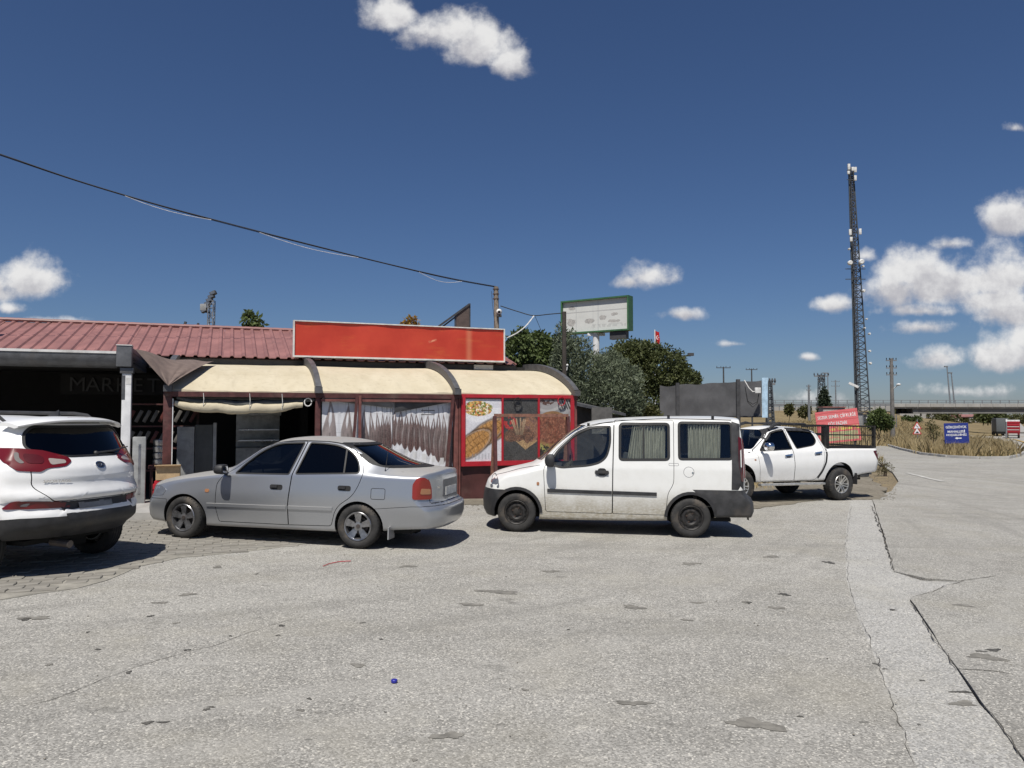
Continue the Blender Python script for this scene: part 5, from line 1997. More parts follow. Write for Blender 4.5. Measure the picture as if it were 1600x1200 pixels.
    m.add(vs + lo, fs + [tuple(i + n for i in reversed(f)) for f in fs])
    W25 = 25
    edge = [j for j in range(W25)] + [r * W25 + 24 for r in range(1, 7)] + [6 * W25 + i for i in range(23, -1, -1)] + [r * W25 for r in range(5, 0, -1)]
    m.f += [(edge[i], edge[(i + 1) % len(edge)], edge[(i + 1) % len(edge)] + n, edge[i] + n) for i in range(len(edge))]
    m.mi += [0] * len(edge)
    sp_ = m.build('roof_spoiler', P, c.root, smooth_=True, angle=50)
    c.patch('spoiler_lamp', M['deep_red_lens'], [(-.14, 1.603), (.14, 1.603), (.14, 1.622), (-.14, 1.622)], 'x', -1, off=.05, th=.03, parent=sp_)
    # wiper
    m = MB().tube([(-1.99, -.05, 1.27), (-2.0, -.30, 1.292), (-1.985, -.52, 1.33)], [.016, .011, .006], 6)
    m.sphere((-2.0, -.04, 1.27), .028, 8, 6)
    m.build('rear_wiper', M['black_plastic'], c.root, smooth_=True)
    fin = MB()
    fin.add([(-1.30, 0, 1.655), (-1.52, -.03, 1.64), (-1.52, .03, 1.64), (-1.50, 0, 1.745)], [(0, 1, 3), (0, 3, 2), (1, 2, 3), (0, 2, 1)])
    fin.build('roof_fin', M['black_plastic'], c.root)
    for y in (.60, -.60):
        m = MB().tube([(.35, y, 1.54), (.25, y, 1.65), (.1, y, 1.695), (-1.1, y, 1.70), (-1.30, y, 1.68), (-1.44, y, 1.60)], [.012, .02, .022, .022, .022, .014], 8)
        m.build('roof_rail', M['black_plastic'], c.root, smooth_=True)
    for (x, y, sd) in ((1.34, .79, 1), (-1.30, .79, 1), (1.34, -.79, -1), (-1.30, -.79, -1)):
        wheel(c.root, (x, y, .345), .345, .225, .22, 'multi', 0, sd)
    floor_pan(c.root, -1.75, 1.8, .60, .32)
    MB().tube([(-1.85, .35, .34), (-2.1, .35, .33)], .04, 10).build('exhaust_pipe', M['brake'], c.root, smooth_=True)
    MB().box((-1.15, -.66, .6), (-1.0, .66, 1.28)).build('rear_bench', M['seat_fabric'], c.root, bevel=.04)
    for y in (.38, -.38):
        seat(c.root, .0, y, .62)
    return c


def lay_text(c, body, mat, y, z, w, h, off, parent, name='lettering'):
    """lettering laid on the rear of a car, read from behind"""
    me = text_mesh(body, mat, name, width=w, height=h)
    bm = bmesh.new()
    bm.from_mesh(me)
    r = bmesh.ops.extrude_face_region(bm, geom=list(bm.faces))
    for v in bm.verts:
        yy, zz = y - v.co.x, z + v.co.z
        loc, n = c.surf.hit('x', -1, yy, zz)
        v.co = loc + n * off
    for e in r['geom']:
        if isinstance(e, bmesh.types.BMVert):
            e.co += Vector((-.003, 0, 0))
    bmesh.ops.recalc_face_normals(bm, faces=bm.faces)
    bm.to_mesh(me)
    bm.free()
    return link(name, me, parent)


M['black_frame'] = plain('black_painted_steel', (.018, .017, .017), .5, .2, grime=.2)
make_sedan()
make_van()
make_pickup()
make_suv()
# ------------------------------------------------------------------ the market building
M['roof_red'] = plain('faded_red_roof_sheet', (.275, .130, .118), .5, var=.22, scale=1.5, grime=.25)
M['fascia'] = plain('dark_grey_fascia', (.055, .055, .058), .6)
M['canopy_grey'] = plain('grey_canopy_metal', (.13, .133, .14), .45, .3, grime=.3)
M['white_post'] = plain('white_painted_post', (.70, .70, .70), .5, var=.12, grime=.35)
M['dark_wall'] = plain('shade_dark_wall', (.020, .019, .019), .95)  # near-black colour carries the deep shade of the open hall
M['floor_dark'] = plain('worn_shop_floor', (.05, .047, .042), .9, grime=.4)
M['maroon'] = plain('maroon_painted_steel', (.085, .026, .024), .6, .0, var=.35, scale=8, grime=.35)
M['maroon_sun'] = plain('sunlit_maroon_steel', (.17, .062, .052), .65, .0, var=.3, scale=8, grime=.3)  # same maroon steel, lightened in colour for the parts in sun
M['maroon_panel'] = plain('maroon_wall_panel', (.072, .024, .022), .55, var=.3, scale=3, bump=.2, grime=.3)
M['rib_grey'] = plain('grey_awning_rib', (.105, .105, .11), .5, .2, grime=.2)
M['brown_tarp'] = plain('brown_tarpaulin', (.155, .115, .098), .8, var=.15, bump=.1)
M['grey_tarp'] = plain('grey_tarpaulin', (.075, .078, .075), .6, var=.2, bump=.1)
M['red_frame'] = plain('red_poster_frame', (.42, .016, .028), .45, var=.12, grime=.2)
M['sign_frame'] = plain('white_sign_frame', (.66, .65, .63), .5, var=.12, grime=.35)
M['letters_dim'] = plain('grey_letters', (.045, .045, .045), .6)
M['carton'] = plain('carton', (.42, .30, .17), .85)
M['grey_steel'] = plain('grey_steel_cabinet', (.30, .305, .30), .5, .0, grime=.25)
M['pack_pale'] = plain('pale_packet', (.12, .11, .10), .5)
M['pack_red'] = plain('red_packet', (.10, .02, .015), .5)
M['stainless'] = plain('stainless_steel', (.52, .52, .53), .3, .9)
M['white_plastic'] = plain('white_plastic', (.70, .70, .68), .5, grime=.2)
M['cable'] = plain('black_cable', (.02, .02, .02), .7)
M['white_cable'] = plain('white_cable', (.66, .65, .62), .6)
M['wood_pole'] = plain('weathered_pole', (.24, .20, .16), .85, var=.35, scale=9, bump=.4, grime=.3)


def canvas_mat():
    t = NT('cream_canvas')
    n = t.noise(2.2, 6, .6, stretch=(1, .35, 1))
    n2 = t.noise(9, 5, .65, off=(2, 2, 2))
    c = t.mix(t.ramp(n, .3, .72), (.49, .43, .31), (.56, .50, .375))
    c = t.mix(t.ramp(n2, .5, .78, 0, .45), c, (.31, .26, .18))
    n3 = t.noise(3, 5, .6, stretch=(1.6, .3, .3), off=(4, 4, 1))
    c = t.mix(t.ramp(n3, .55, .8, 0, .4), c, (.36, .31, .22))
    t.bump(t.noise(4, 4, .6, stretch=(.5, 2, 1)), .5, .03)
    t.b.inputs['Transmission Weight'].default_value = 0
    return t.fin(c, .85, 0, .2)


M['canvas'] = canvas_mat()

# --- the building itself
bld = fth('market_building', 'single storey market with faded red sheet metal roof and open dark front', 'building', 0, 0, 0.0)
m = MB()
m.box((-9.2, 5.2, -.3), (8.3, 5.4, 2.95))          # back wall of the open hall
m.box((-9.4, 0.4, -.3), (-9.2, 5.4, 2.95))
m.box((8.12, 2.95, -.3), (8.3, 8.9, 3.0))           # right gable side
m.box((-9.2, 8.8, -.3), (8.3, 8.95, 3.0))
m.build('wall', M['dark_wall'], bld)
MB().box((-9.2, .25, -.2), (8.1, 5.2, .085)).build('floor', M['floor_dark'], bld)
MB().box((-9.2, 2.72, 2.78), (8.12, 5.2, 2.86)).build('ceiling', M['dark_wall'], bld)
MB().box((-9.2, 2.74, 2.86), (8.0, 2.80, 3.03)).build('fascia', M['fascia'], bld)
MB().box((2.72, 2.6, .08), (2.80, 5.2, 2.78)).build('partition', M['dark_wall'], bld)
# roof: 17 sheets, trapezoid ribs, each a little out of line
EV, EZ, RV, RZ = 2.62, 3.045, 6.0, 4.03
SW = 1.0
prof = []
for k in range(4):
    x = k * .25
    prof += [(x, 0), (x + .12, 0), (x + .150, .036), (x + .20, .036), (x + .228, 0)]
prof.append((1.015, 0))
sh = MB()
nl = 8
vs = []
for j in range(nl + 1):
    t = j / nl
    for (x, h) in prof:
        step_ = .010 * (1 - (t * nl * 1.001) % 1)
        vs.append((x, EV + (RV - EV) * t, EZ + (RZ - EZ) * t + h + .012))
npf = len(prof)
fs = [(j * npf + i, j * npf + i + 1, (j + 1) * npf + i + 1, (j + 1) * npf + i) for j in range(nl) for i in range(npf - 1)]
under = [(x, y, z - .02) for x, y, z in vs]
sh.add(vs, fs)
sh.add(under, [tuple(reversed(f)) for f in fs])
sh.f += [(i + 1, i, i + len(vs), i + 1 + len(vs)) for i in range(npf - 1)]
sh.mi += [0] * (npf - 1)
sme = sh.mesh('roof_sheet', M['roof_red'], fixn=False)
roof = bpy.data.objects.new('roof', MB().add([(-9.3, RV, RZ - .05), (8.0, RV, RZ - .05), (8.0, 9.2, 3.02), (-9.3, 9.2, 3.02), (-9.3, EV + .1, EZ - .03), (8.0, EV + .1, EZ - .03)], [(0, 1, 2, 3), (1, 0, 4, 5)]).mesh('roof', M['roof_red'], fixn=False))
COL.objects.link(roof)
roof.parent = bld
for k in range(18):
    if k == 17:
        continue
    o = link('roof_sheet', sme, roof, loc=(-9.05 + k * SW, rng.uniform(-.015, .015), rng.uniform(-.006, .006)))
    o.rotation_euler = (rng.uniform(-.002, .002), 0, rng.uniform(-.003, .003))
rc = MB()
for k in range(17):
    for i in range(4):
        x = -9.05 + k + i * .25
        rc.tube([(x, RV, RZ + .055), (x + .27, RV, RZ + .05)], .05, 8)
rc.build('ridge_cap', M['roof_red'], roof)
# hooks of the gutter strip, a flashing and a white plate on the fascia
MB().box((6.85, 2.66, 2.90), (7.35, 2.735, 3.02)).build('flashing', M['sign_frame'], bld)

# --- left canopy: gutter beam, end box, white post
can = fth('entrance_canopy', 'flat grey metal canopy over the market entrance, carried by a white post', 'canopy', 0, 0, 0.0)
m = MB()
prof2 = [(-.02, 2.60), (-.10, 2.64), (-.16, 2.72), (-.18, 2.80), (-.18, 2.875), (.0, 2.875), (.0, 2.60)]
m.prism([(p[0], p[1]) for p in prof2], 'x', -9.4, -.86)
m.build('gutter_beam', M['canopy_grey'], can, smooth_=True, angle=40)
MB().box((-9.4, -.195, 2.855), (-.86, -.182, 2.90)).build('edge_strip', M['sign_frame'], can)
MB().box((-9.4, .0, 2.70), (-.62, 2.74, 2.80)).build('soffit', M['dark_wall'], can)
m = MB()
m.box((-.85, -.26, 2.62), (-.60, -.0, 3.00))
m.build('beam_end', M['canopy_grey'], can, bevel=.006)
MB().box((-.855, -.27, 3.002), (-.595, .0, 3.018)).build('beam_cap', M['sign_frame'], can)
m = MB()
m.box((-.80, .0, 2.66), (-.62, 2.75, 2.99))
for z in (2.74, 2.82, 2.90):
    m.box((-.618, .02, z), (-.612, 2.7, z + .012))
m.build('side_beam', M['canopy_grey'], can)
m = MB()
m.box((-.79, -.22, 2.50), (-.57, -.0, 2.60))
m.build('post_head', M['canopy_grey'], can, bevel=.008)
m = MB()
m.box((-.755, -.20, .08), (-.60, -.05, 2.50))
m.build('post', M['white_post'], can, bevel=.01)
MB().box((-.757, -.203, 2.02), (-.70, -.199, 2.46)).build('post_patch', M['canopy_grey'], can)
MB().box((-.69, -.203, 2.30), (-.602, -.2005, 2.42)).build('post_sticker', M['sign_frame'], can)

# --- lettering on the back wall, half lost in the dark
sg = fth('market_lettering', 'dim grey capital letters reading MARKET high on the dark back wall', 'sign', 0, 0, 0)
for i, ch in enumerate('MARKET'):
    me = text_mesh(ch, M['letters_dim'], 'letter', height=.30, bold=.0)
    # standing letters a few centimetres off the wall
    bm = bmesh.new()
    bm.from_mesh(me)
    r_ = bmesh.ops.extrude_face_region(bm, geom=list(bm.faces))
    bmesh.ops.translate(bm, verts=[e for e in r_['geom'] if isinstance(e, bmesh.types.BMVert)], vec=(0, .03, 0))
    bmesh.ops.recalc_face_normals(bm, faces=bm.faces)
    bm.to_mesh(me)
    bm.free()
    link('letter', me, sg, loc=(-2.02 + i * .30, 3.2, 2.42))
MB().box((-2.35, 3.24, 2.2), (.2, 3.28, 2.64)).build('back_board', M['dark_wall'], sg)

# --- goods inside the entrance
shf = fth('goods_rack', 'dark rack of slanted packets hanging in rows behind the white post', 'rack', -.15, 1.3, .1)
m = MB()
for x in (-.75, .6):
    m.box((x, .30, 0), (x + .05, .36, 2.1))
for z in (.5, .95, 1.4, 1.85):
    m.box((-.75, .2, z), (.65, .36, z + .03))
m.build('frame', M['maroon'], shf)
pk_me = MB().box((-.035, -.02, -.13), (.035, .02, .13)).mesh('packet', M['pack_pale'], bevel=.012)
pk_red = MB().box((-.035, -.02, -.13), (.035, .02, .13)).mesh('packet', M['pack_red'], bevel=.012)
ORD = ('first', 'second', 'third', 'fourth', 'fifth', 'sixth', 'seventh', 'eighth', 'ninth')
for r_, z in enumerate((1.62, 1.20)):
    for k in range(9):
        red_ = (k + r_) % 4 == 0
        o = tag(link('packet', pk_red if red_ else pk_me, None), '%s packet hanging aslant in the dim rack, %s from the left in the %s row' % ('red' if red_ else 'pale', ORD[k], ('upper', 'lower')[r_]), 'packet', 'packets hanging in the dim rack')
        p = FX(-.15 - .62 + k * .145, 1.3 + .16)
        o.location = (p.x, p.y, z + .1)
        o.rotation_euler = (0, .45, F_ANG)
pots = []
for k in range(4):
    o = MB().lathe([(.001, 0), (.13, 0), (.14, .05), (.14, .10), (.12, .12), (.001, .12)], 18, 'z').build('steel_pan', M['stainless'], None, smooth_=True)
    p = FX(-.16, .75)
    o.location = (p.x, p.y, .78 + k * .125)
    tag(o, 'round stainless pan, %s of the stack beside the maroon post' % ('lowest', 'second from below', 'second from above', 'topmost')[k], 'pan', 'steel pans stacked by the entrance')
st = fth('pan_stand', 'dark low stand carrying a stack of steel pans by the maroon post', 'stand', -.16, .75, .09)
m = MB()
m.box((-.2, -.18, .62), (.2, .18, .68))
for x in (-.17, .14):
    for y in (-.15, .12):
        m.box((x, y, 0), (x + .03, y + .03, .62))
m.build('stand_frame', M['maroon'], st)
cb = fth('standing_panel', 'narrow grey steel panel standing upright between the two parked cars', 'panel', -.42, -.35, None)
MB().box((-.12, -.05, 0), (.10, .05, 1.28)).build('panel_body', M['grey_steel'], cb, bevel=.02)
MB().box((-.14, -.12, 0), (.12, .12, .04)).build('foot', M['grey_steel'], cb, bevel=.01)
MB().box((-.02, -.056, .25), (.02, -.0505, 1.15)).build('edge_trim', M['stainless'], cb)
bx = fth('carton_box', 'open brown carton on a red crate at the foot of the maroon post', 'box', .05, -.25, None)
m = MB()
m.box((-.20, -.15, .50), (.20, .15, .76))
m.box((-.22, -.22, .755), (.22, -.15, .765), rot=Matrix.Rotation(R(-20), 3, 'X'))
m.build('carton', M['carton'], bx)
cr = fth('red_crate', 'red plastic crate under the brown carton by the maroon post', 'crate', .05, -.25, None)
m = MB()
for z in (.10, .22, .34):
    m.box((-.24, -.19, z), (.24, .19, z + .09))
m.box((-.22, -.17, .08), (.22, .17, .48))
m.build('crate_shell', M['red_frame'], cr)
fz = fth('chest_cabinet', 'tall grey double door cabinet just inside the first awning bay', 'cabinet', .42, .9, .09)
MB().box((-.30, 0, 0), (.02, .6, 1.42)).build('cabinet_body', M['grey_steel'], fz, bevel=.01)
MB().box((.03, 0, 0), (.36, .6, 1.46)).build('cabinet_door', M['grey_tarp'], fz, bevel=.01)
MB().box((.365, .0, 0), (.43, .6, 1.5)).build('side_panel', M['grey_steel'], fz, bevel=.01)
ds = fth('display_fridge', 'dim white display fridge deep inside the first awning bay', 'fridge', 1.75, 3.2, .09)
m = MB()
m.box((-.5, 0, 0), (.5, .7, .9))
m.box((-.5, .05, 1.65), (.5, .7, 1.85))
m.box((-.5, .62, .9), (.5, .7, 1.65))
m.build('fridge_body', M['white_plastic'], ds, bevel=.02)
for z in (1.05, 1.3):
    MB().box((-.45, .1, z), (.45, .6, z + .03)).build('shelf', M['stainless'], ds)

# --- awning: ribs, canvas, rails, posts
AW, AD, AZ, AH = [0.0, 2.745, 5.61, 8.38], 3.1, 2.25, .70
aw = fth('awning', 'long cream canvas barrel awning with curved grey ribs in front of the market', 'awning', 0, 0, 0)


def arc(t, lift=0.0):
    a0 = .50
    th = a0 + t * (math.pi / 2 - a0)
    return (AD * (1 - math.cos(th) / math.cos(a0)) - lift * math.cos(th), AZ + AH * (math.sin(th) - math.sin(a0)) / (1 - math.sin(a0)) + lift * math.sin(th))


for k, u in enumerate(AW):
    w = .11
    n = 18
    vs = []
    for i in range(n + 1):
        a, b = arc(i / n, -.03), arc(i / n, .13)
        for (x, (v, z)) in ((u - w / 2, a), (u + w / 2, a), (u + w / 2, b), (u - w / 2, b)):
            vs.append((x, v, z))
    fs = [(4 * i + q, 4 * i + (q + 1) % 4, 4 * i + 4 + (q + 1) % 4, 4 * i + 4 + q) for i in range(n) for q in range(4)] + [(0, 1, 2, 3), (4 * n + 3, 4 * n + 2, 4 * n + 1, 4 * n)]
    rb = MB().add(vs, fs).build('rib', M['rib_grey'], aw)
    MB().box((u - .07, -.16, AZ - .07), (u + .07, .03, AZ + .05)).build('rib_foot', M['rib_grey'], rb)
for k in range(3):
    u0, u1 = AW[k] + .04, AW[k + 1] - .04

    def cf(a, b):
        sag = math.sin(a * math.pi) * .035 * math.sin(b * math.pi)
        v, z = arc(b, -sag - .035)
        wr = .006 * math.sin(a * 23 + b * 3) * (1 - b) + .008 * mnoise.noise(Vector((a * 6, b * 4, k)))
        return (u0 + (u1 - u0) * a, v - wr, z + wr - .01 - .02 * math.sin(a * math.pi) * (1 - b))
    vs, fs = grid_sheet(40, 20, cf)
    n = len(vs)
    mb = MB().add(vs, fs)
    mb.add([(x, y + .004, z - .006) for x, y, z in vs], [tuple(reversed(f)) for f in fs])
    # hem
    for i in range(40):
        a, b = vs[i], vs[i + 1]
        mb.add([(a[0], a[1] - .004, a[2] - .045), (b[0], b[1] - .004, b[2] - .045), b, a], [(0, 1, 2, 3)])
    mb.build('canvas', M['canvas'], aw, smooth_=True, angle=50, fixn=False)
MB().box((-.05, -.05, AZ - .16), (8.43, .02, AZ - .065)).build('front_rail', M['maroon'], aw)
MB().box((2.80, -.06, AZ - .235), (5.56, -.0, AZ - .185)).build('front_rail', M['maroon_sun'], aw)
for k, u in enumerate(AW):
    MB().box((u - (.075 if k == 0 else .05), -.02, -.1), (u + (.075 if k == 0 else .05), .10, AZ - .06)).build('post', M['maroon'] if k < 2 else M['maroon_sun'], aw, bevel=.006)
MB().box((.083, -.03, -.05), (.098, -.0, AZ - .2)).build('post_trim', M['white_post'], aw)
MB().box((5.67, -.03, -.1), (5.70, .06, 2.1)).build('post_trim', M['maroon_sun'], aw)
# end wall of the last bay
MB().box((8.33, .05, -.15), (8.37, 2.7, 2.2)).build('end_wall', M['maroon_panel'], aw)
n = 16
pe = [arc(i / n, -.05) for i in range(n + 1)] + [(AD, 2.16), (0, 2.16)]
MB().prism([(p[0], p[1]) for p in pe], 'x', 8.335, 8.365).build('end_panel', M['brown_tarp'], aw)
# wall panels below the posters (three sheets, lapped)
for k in range(3):
    u0 = 5.70 + k * .90

    def wf(a, b):
        return (u0 + a * .90, .04 - .012 * math.sin(a * math.pi) + .010 * mnoise.noise(Vector((a * 3 + k * 5, b * 3, 1))) - .02 * (1 - b) ** 2, -.15 + b * .86)
    vs, fs = grid_sheet(10, 10, wf)
    MB().add(vs, fs).build('wall_panel', M['maroon_panel'], aw, smooth_=True, angle=60, fixn=False)
MB().box((2.8, .06, -.15), (5.56, .10, .70)).build('wall_panel', M['maroon_panel'], aw)
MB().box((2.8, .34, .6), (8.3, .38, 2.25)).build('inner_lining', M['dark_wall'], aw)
# coils of cable and hooks under the rail
for (u, z) in ((6.98, 2.03), (8.02, 2.06)):
    m = MB()
    m.tube([(u + .09 * math.cos(t * .7), -.085 + .01 * math.sin(t), z + .10 * math.sin(t * .7)) for t in range(28)], .008, 5)
    tag(m.build('cable_coil', M['cable'] if u < 7.5 else M['red_frame'], None, smooth_=True), 'black cable coil hanging from the rail above the chops poster' if u < 7.5 else 'red cable coil hanging from the rail above the right hand poster', 'cable').matrix_world = Matrix.Translation(FX(0, 0)) @ Matrix.Rotation(F_ANG, 4, 'Z')

LOC = Matrix.Translation(FX(0, 0)) @ Matrix.Rotation(F_ANG, 4, 'Z')


def floc(o):
    o.matrix_world = LOC
    return o


# leaning bars in front of the meat banner
bars = [((3.50, -.10, 2.12), (3.36, -.16, .05), 'dark', 'dark maroon bar leaning in front of the left meat banner'), ((3.56, -.09, 2.14), (3.57, -.10, .02), 'sun', 'upright maroon bar in sunlit tone in front of the left meat banner'),
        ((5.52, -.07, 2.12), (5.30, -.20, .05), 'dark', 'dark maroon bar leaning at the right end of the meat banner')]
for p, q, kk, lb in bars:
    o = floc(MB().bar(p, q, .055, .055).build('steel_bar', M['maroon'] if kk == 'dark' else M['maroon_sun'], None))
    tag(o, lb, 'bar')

# brown tarp bunched over the first rib
def tf(a, b):
    # top edge runs from the canopy to the rib, lower edge gathers to a point at the corner post
    top = Vector((-.58 + 1.36 * a, .20, 2.97 - .07 * math.sin(a * math.pi) - .04 * a))
    tip = Vector((.02, -.14, 2.28))
    p = top.lerp(tip, b)
    th = math.asin(max(0, min(1, math.sin(.5) + (1 - math.sin(.5)) * max(0, p.z - AZ) / (AH + .02))))
    va = AD * (1 - math.cos(th) / math.cos(.5)) - .20 - .12 * math.cos(th)
    k = min(1, a * 1.6)
    v = (p.y - .12) * (1 - k) + va * k
    fold = .10 * math.sin(a * 9 + b * 2) * (1 - b) * b * 2 + .05 * math.sin(a * 17 + 1) * b * (1 - b) * 2
    return (p.x, v - abs(fold), p.z + .025 * math.sin(a * 12) * (1 - b))


vs, fs = grid_sheet(36, 18, tf)
mb = MB().add(vs, fs).add([(x, y + .006, z) for x, y, z in vs], [tuple(reversed(f)) for f in fs])
tag(floc(mb.build('tarpaulin', M['brown_tarp'], None, smooth_=True, angle=70, fixn=False)), 'brown tarpaulin gathered to a point over the corner of the awning', 'tarpaulin')
# rolled cream curtain and grey sheet slung under the first bay
def roll(name, mat, label, u0, u1, z0, sag, r, v, seed, cat='curtain'):
    n, k = 60, 12
    vs = []
    for i in range(n + 1):
        a = i / n
        u = u0 + (u1 - u0) * a
        z = z0 - sag * math.sin(a * math.pi) ** .8 - .03 * abs(math.sin(a * 3.2 * math.pi))
        rr = r * (1 + .25 * mnoise.noise(Vector((a * 9, seed, 0))) + .12 * mnoise.noise(Vector((a * 30, seed, 4)))) * (.55 + .45 * min(1, 6 * a, 6 * (1 - a)))
        for j in range(k):
            t = 2 * math.pi * j / k
            w = 1 + .14 * mnoise.noise(Vector((a * 14, math.cos(t) * 1.5, math.sin(t) * 1.5 + seed)))
            vs.append((u, v + math.cos(t) * rr * w * .8, z + math.sin(t) * rr * w * 1.15))
    fs = [(i * k + j, i * k + (j + 1) % k, (i + 1) * k + (j + 1) % k, (i + 1) * k + j) for i in range(n) for j in range(k)]
    o = floc(MB().add(vs, fs).build(name, mat, None, smooth_=True, angle=80))
    return tag(o, label, cat)


roll('rolled_curtain', M['canvas'], 'cream canvas curtain rolled up and sagging under the first awning bay', .12, 2.45, 1.965, .09, .075, .0, 1)
roll('grey_sheet', M['grey_tarp'], 'grey plastic sheet slung above the rolled cream curtain', .15, 2.68, 2.075, .10, .06, .05, 5, 'sheet')
roll('grey_sheet', M['grey_tarp'], 'thin dark upper grey sheet tucked beneath the awning rail of the first bay', .15, 2.68, 2.13, .02, .045, .30, 9, 'sheet')
o = MB()
for k in range(4):
    o.tube([(2.55 + .07 * math.cos(t * .5), -.02 + k * .02, 2.0 + .08 * math.sin(t * .5)) for t in range(13)], .012, 6)
tag(floc(o.build('rope_coil', M['white_cable'], None, smooth_=True)), 'small white rope coil hung on the second post of the awning', 'rope')
o = MB()
for (u, z0, z1) in ((.62, 2.16, 1.92), (1.45, 2.16, 1.86), (2.05, 2.16, 1.84)):
    o.tube([(u, -.06, z0), (u + .01, -.08, (z0 + z1) / 2), (u, -.06, z1)], .006, 5)
tag(floc(o.build('tie_cords', M['white_cable'], None)), 'thin pale cords tying up the rolled cream curtain', 'cord')

# ------------------------------------------------------------------ printed sheets: colours stored on the mesh
def vnoise(x, y, seed=0, octv=4):
    x, y = np.asarray(x, float), np.asarray(y, float)
    r_ = np.random.RandomState(seed)
    tab = r_.rand(64, 64)
    out, amp, tot = 0, 1.0, 0
    for o in range(octv):
        xi, yi = np.floor(x).astype(int), np.floor(y).astype(int)
        fx, fy = x - xi, y - yi
        fx, fy = fx * fx * (3 - 2 * fx), fy * fy * (3 - 2 * fy)
        g = lambda a, b: tab[a % 64, b % 64]
        out = out + amp * ((g(xi, yi) * (1 - fx) + g(xi + 1, yi) * fx) * (1 - fy) + (g(xi, yi + 1) * (1 - fx) + g(xi + 1, yi + 1) * fx) * fy)
        tot += amp
        amp *= .55
        x, y = x * 2.03 + 7, y * 2.03 + 3
    return out / tot


def print_sheet(name, w, h, nx, ny, img, mat, parent=None, wav=None, thick=.012):
    """img: (ny, nx, 3) linear colours, one per face, row 0 at the bottom"""
    U, V_ = np.meshgrid(np.linspace(0, 1, nx + 1), np.linspace(0, 1, ny + 1))
    Yw = wav(U, V_) if wav else np.zeros_like(U)
    co = np.stack([U * w, Yw, V_ * h], -1).reshape(-1, 3)
    i = np.arange(nx)[None, :] + (nx + 1) * np.arange(ny)[:, None]
    F = np.stack([i, i + 1, i + nx + 2, i + nx + 1], -1).reshape(-1, 4)
    me = fast_mesh(name, co, F, 4, mat, True)
    at_ = me.color_attributes.new('col', 'FLOAT_COLOR', 'CORNER')
    c = np.ones((nx * ny, 4, 4), np.float32)
    c[:, :, :3] = np.clip(img, 0, 1).reshape(-1, 1, 3)
    at_.data.foreach_set('color', c.ravel())
    return link(name, me, parent)


def lay(img, mask, col):
    return img * (1 - mask[..., None]) + np.asarray(col) * mask[..., None] if np.ndim(col) == 1 else img * (1 - mask[..., None]) + col * mask[..., None]


def sm(a, b, x):
    t = np.clip((x - a) / (b - a), 0, 1)
    return t * t * (3 - 2 * t)


def grid(nx, ny):
    return np.meshgrid((np.arange(nx) + .5) / nx, (np.arange(ny) + .5) / ny)


M['print'] = attr_mat('printed_vinyl', .42, .12, .5)
M['print_matt'] = attr_mat('printed_banner', .5, .25, .4)


def meat_banner(nx, ny, seed, specs, folds, tone):
    """rows of hanging carcasses printed on pale vinyl; specs: (centre, half width, top, bottom, paleness)"""
    x, y = grid(nx, ny)
    img = np.empty((ny, nx, 3))
    bg = .64 + .16 * vnoise(x * 5, y * 4, seed)
    img[:] = np.stack([bg * .98, bg * .99, bg * 1.03], -1)
    tiles = (np.abs(((x * 9) % 1) - .5) > .47) | (np.abs(((y * 8) % 1) - .5) > .46)
    img *= np.where(tiles, .82, 1)[..., None]
    for j, (cx, hw, top, bot, pale) in enumerate(specs):
        t = np.clip((y - bot) / (top - bot), 0, 1)
        inside_y = (y > bot) & (y < top)
        sway = cx + .012 * np.sin(y * 9 + j)
        # body: broad flank, waist, two legs at the top
        body = np.interp(t, [0, .06, .2, .45, .68, .85, 1], [.15, .55, .92, 1.0, .72, .40, .10]) * hw
        d = np.abs(x - sway)
        mk = sm(.0, .012, body - d) * inside_y
        hole = sm(.0, .01, hw * np.interp(t, [.66, .76, .86, .95], [0, .20, .16, 0]) - d) * (t > .66) * (t < .95)
        mk = mk * (1 - hole)
        rib = .5 + .5 * np.sin(y * 70 + 20 * np.abs(x - sway) / hw)
        n = vnoise(x * 40, y * 9, seed + j + 3)
        edge = np.clip(d / hw, 0, 1)
        c0 = np.array([.34, .29, .285]) * pale + np.array([.085, .030, .028]) * (1 - pale)
        c1 = np.array([.10, .035, .032])
        col = c0 * (.62 + .5 * n[..., None]) * (1 - .5 * edge[..., None] ** 2)
        side = np.clip((x - sway) / hw, -1, 1)
        col = lay(col, sm(-.45, -.85, side) * .6, np.array([.46, .42, .41]))
        col = lay(col, sm(.1, .7, side) * .45 * (1 - .5 * pale), np.array([.07, .03, .03]))
        low = sm(.55, .1, t) * (.35 + .65 * n) * (1 - .4 * pale)
        col = col * (1 - low[..., None]) + c1 * low[..., None]
        col = col * (1 - .18 * (rib * (t < .55))[..., None])
        slit = sm(.012, .0, np.abs(x - sway - .1 * hw)) * (t < .62) * .6
        col = col * (1 - slit[..., None])
        img = lay(img, mk, col)
        img = lay(img, sm(.006, .001, np.abs(x - sway)) * ((y >= top) & (y < top + .10)), np.array([.06, .06, .06]))
    return img * tone


def banner(name, label, u0, w, z0, h, img, mat, v=.02, amp=.02, seed=0):
    th = fth(name, label, 'banner', u0, v, 0)
    th.location = FX(u0, v, z0)
    wv = lambda U, V_: amp * (vnoise(U * 7 + seed, V_ * 3, seed, 3) - .5) + amp * .6 * (vnoise(U * 16, V_ * 5 + seed, seed + 9, 2) - .5) + .04 * np.maximum(0, V_ - .75)
    print_sheet('printed_sheet', w, h, img.shape[1], img.shape[0], img, mat, th, wv)
    return th


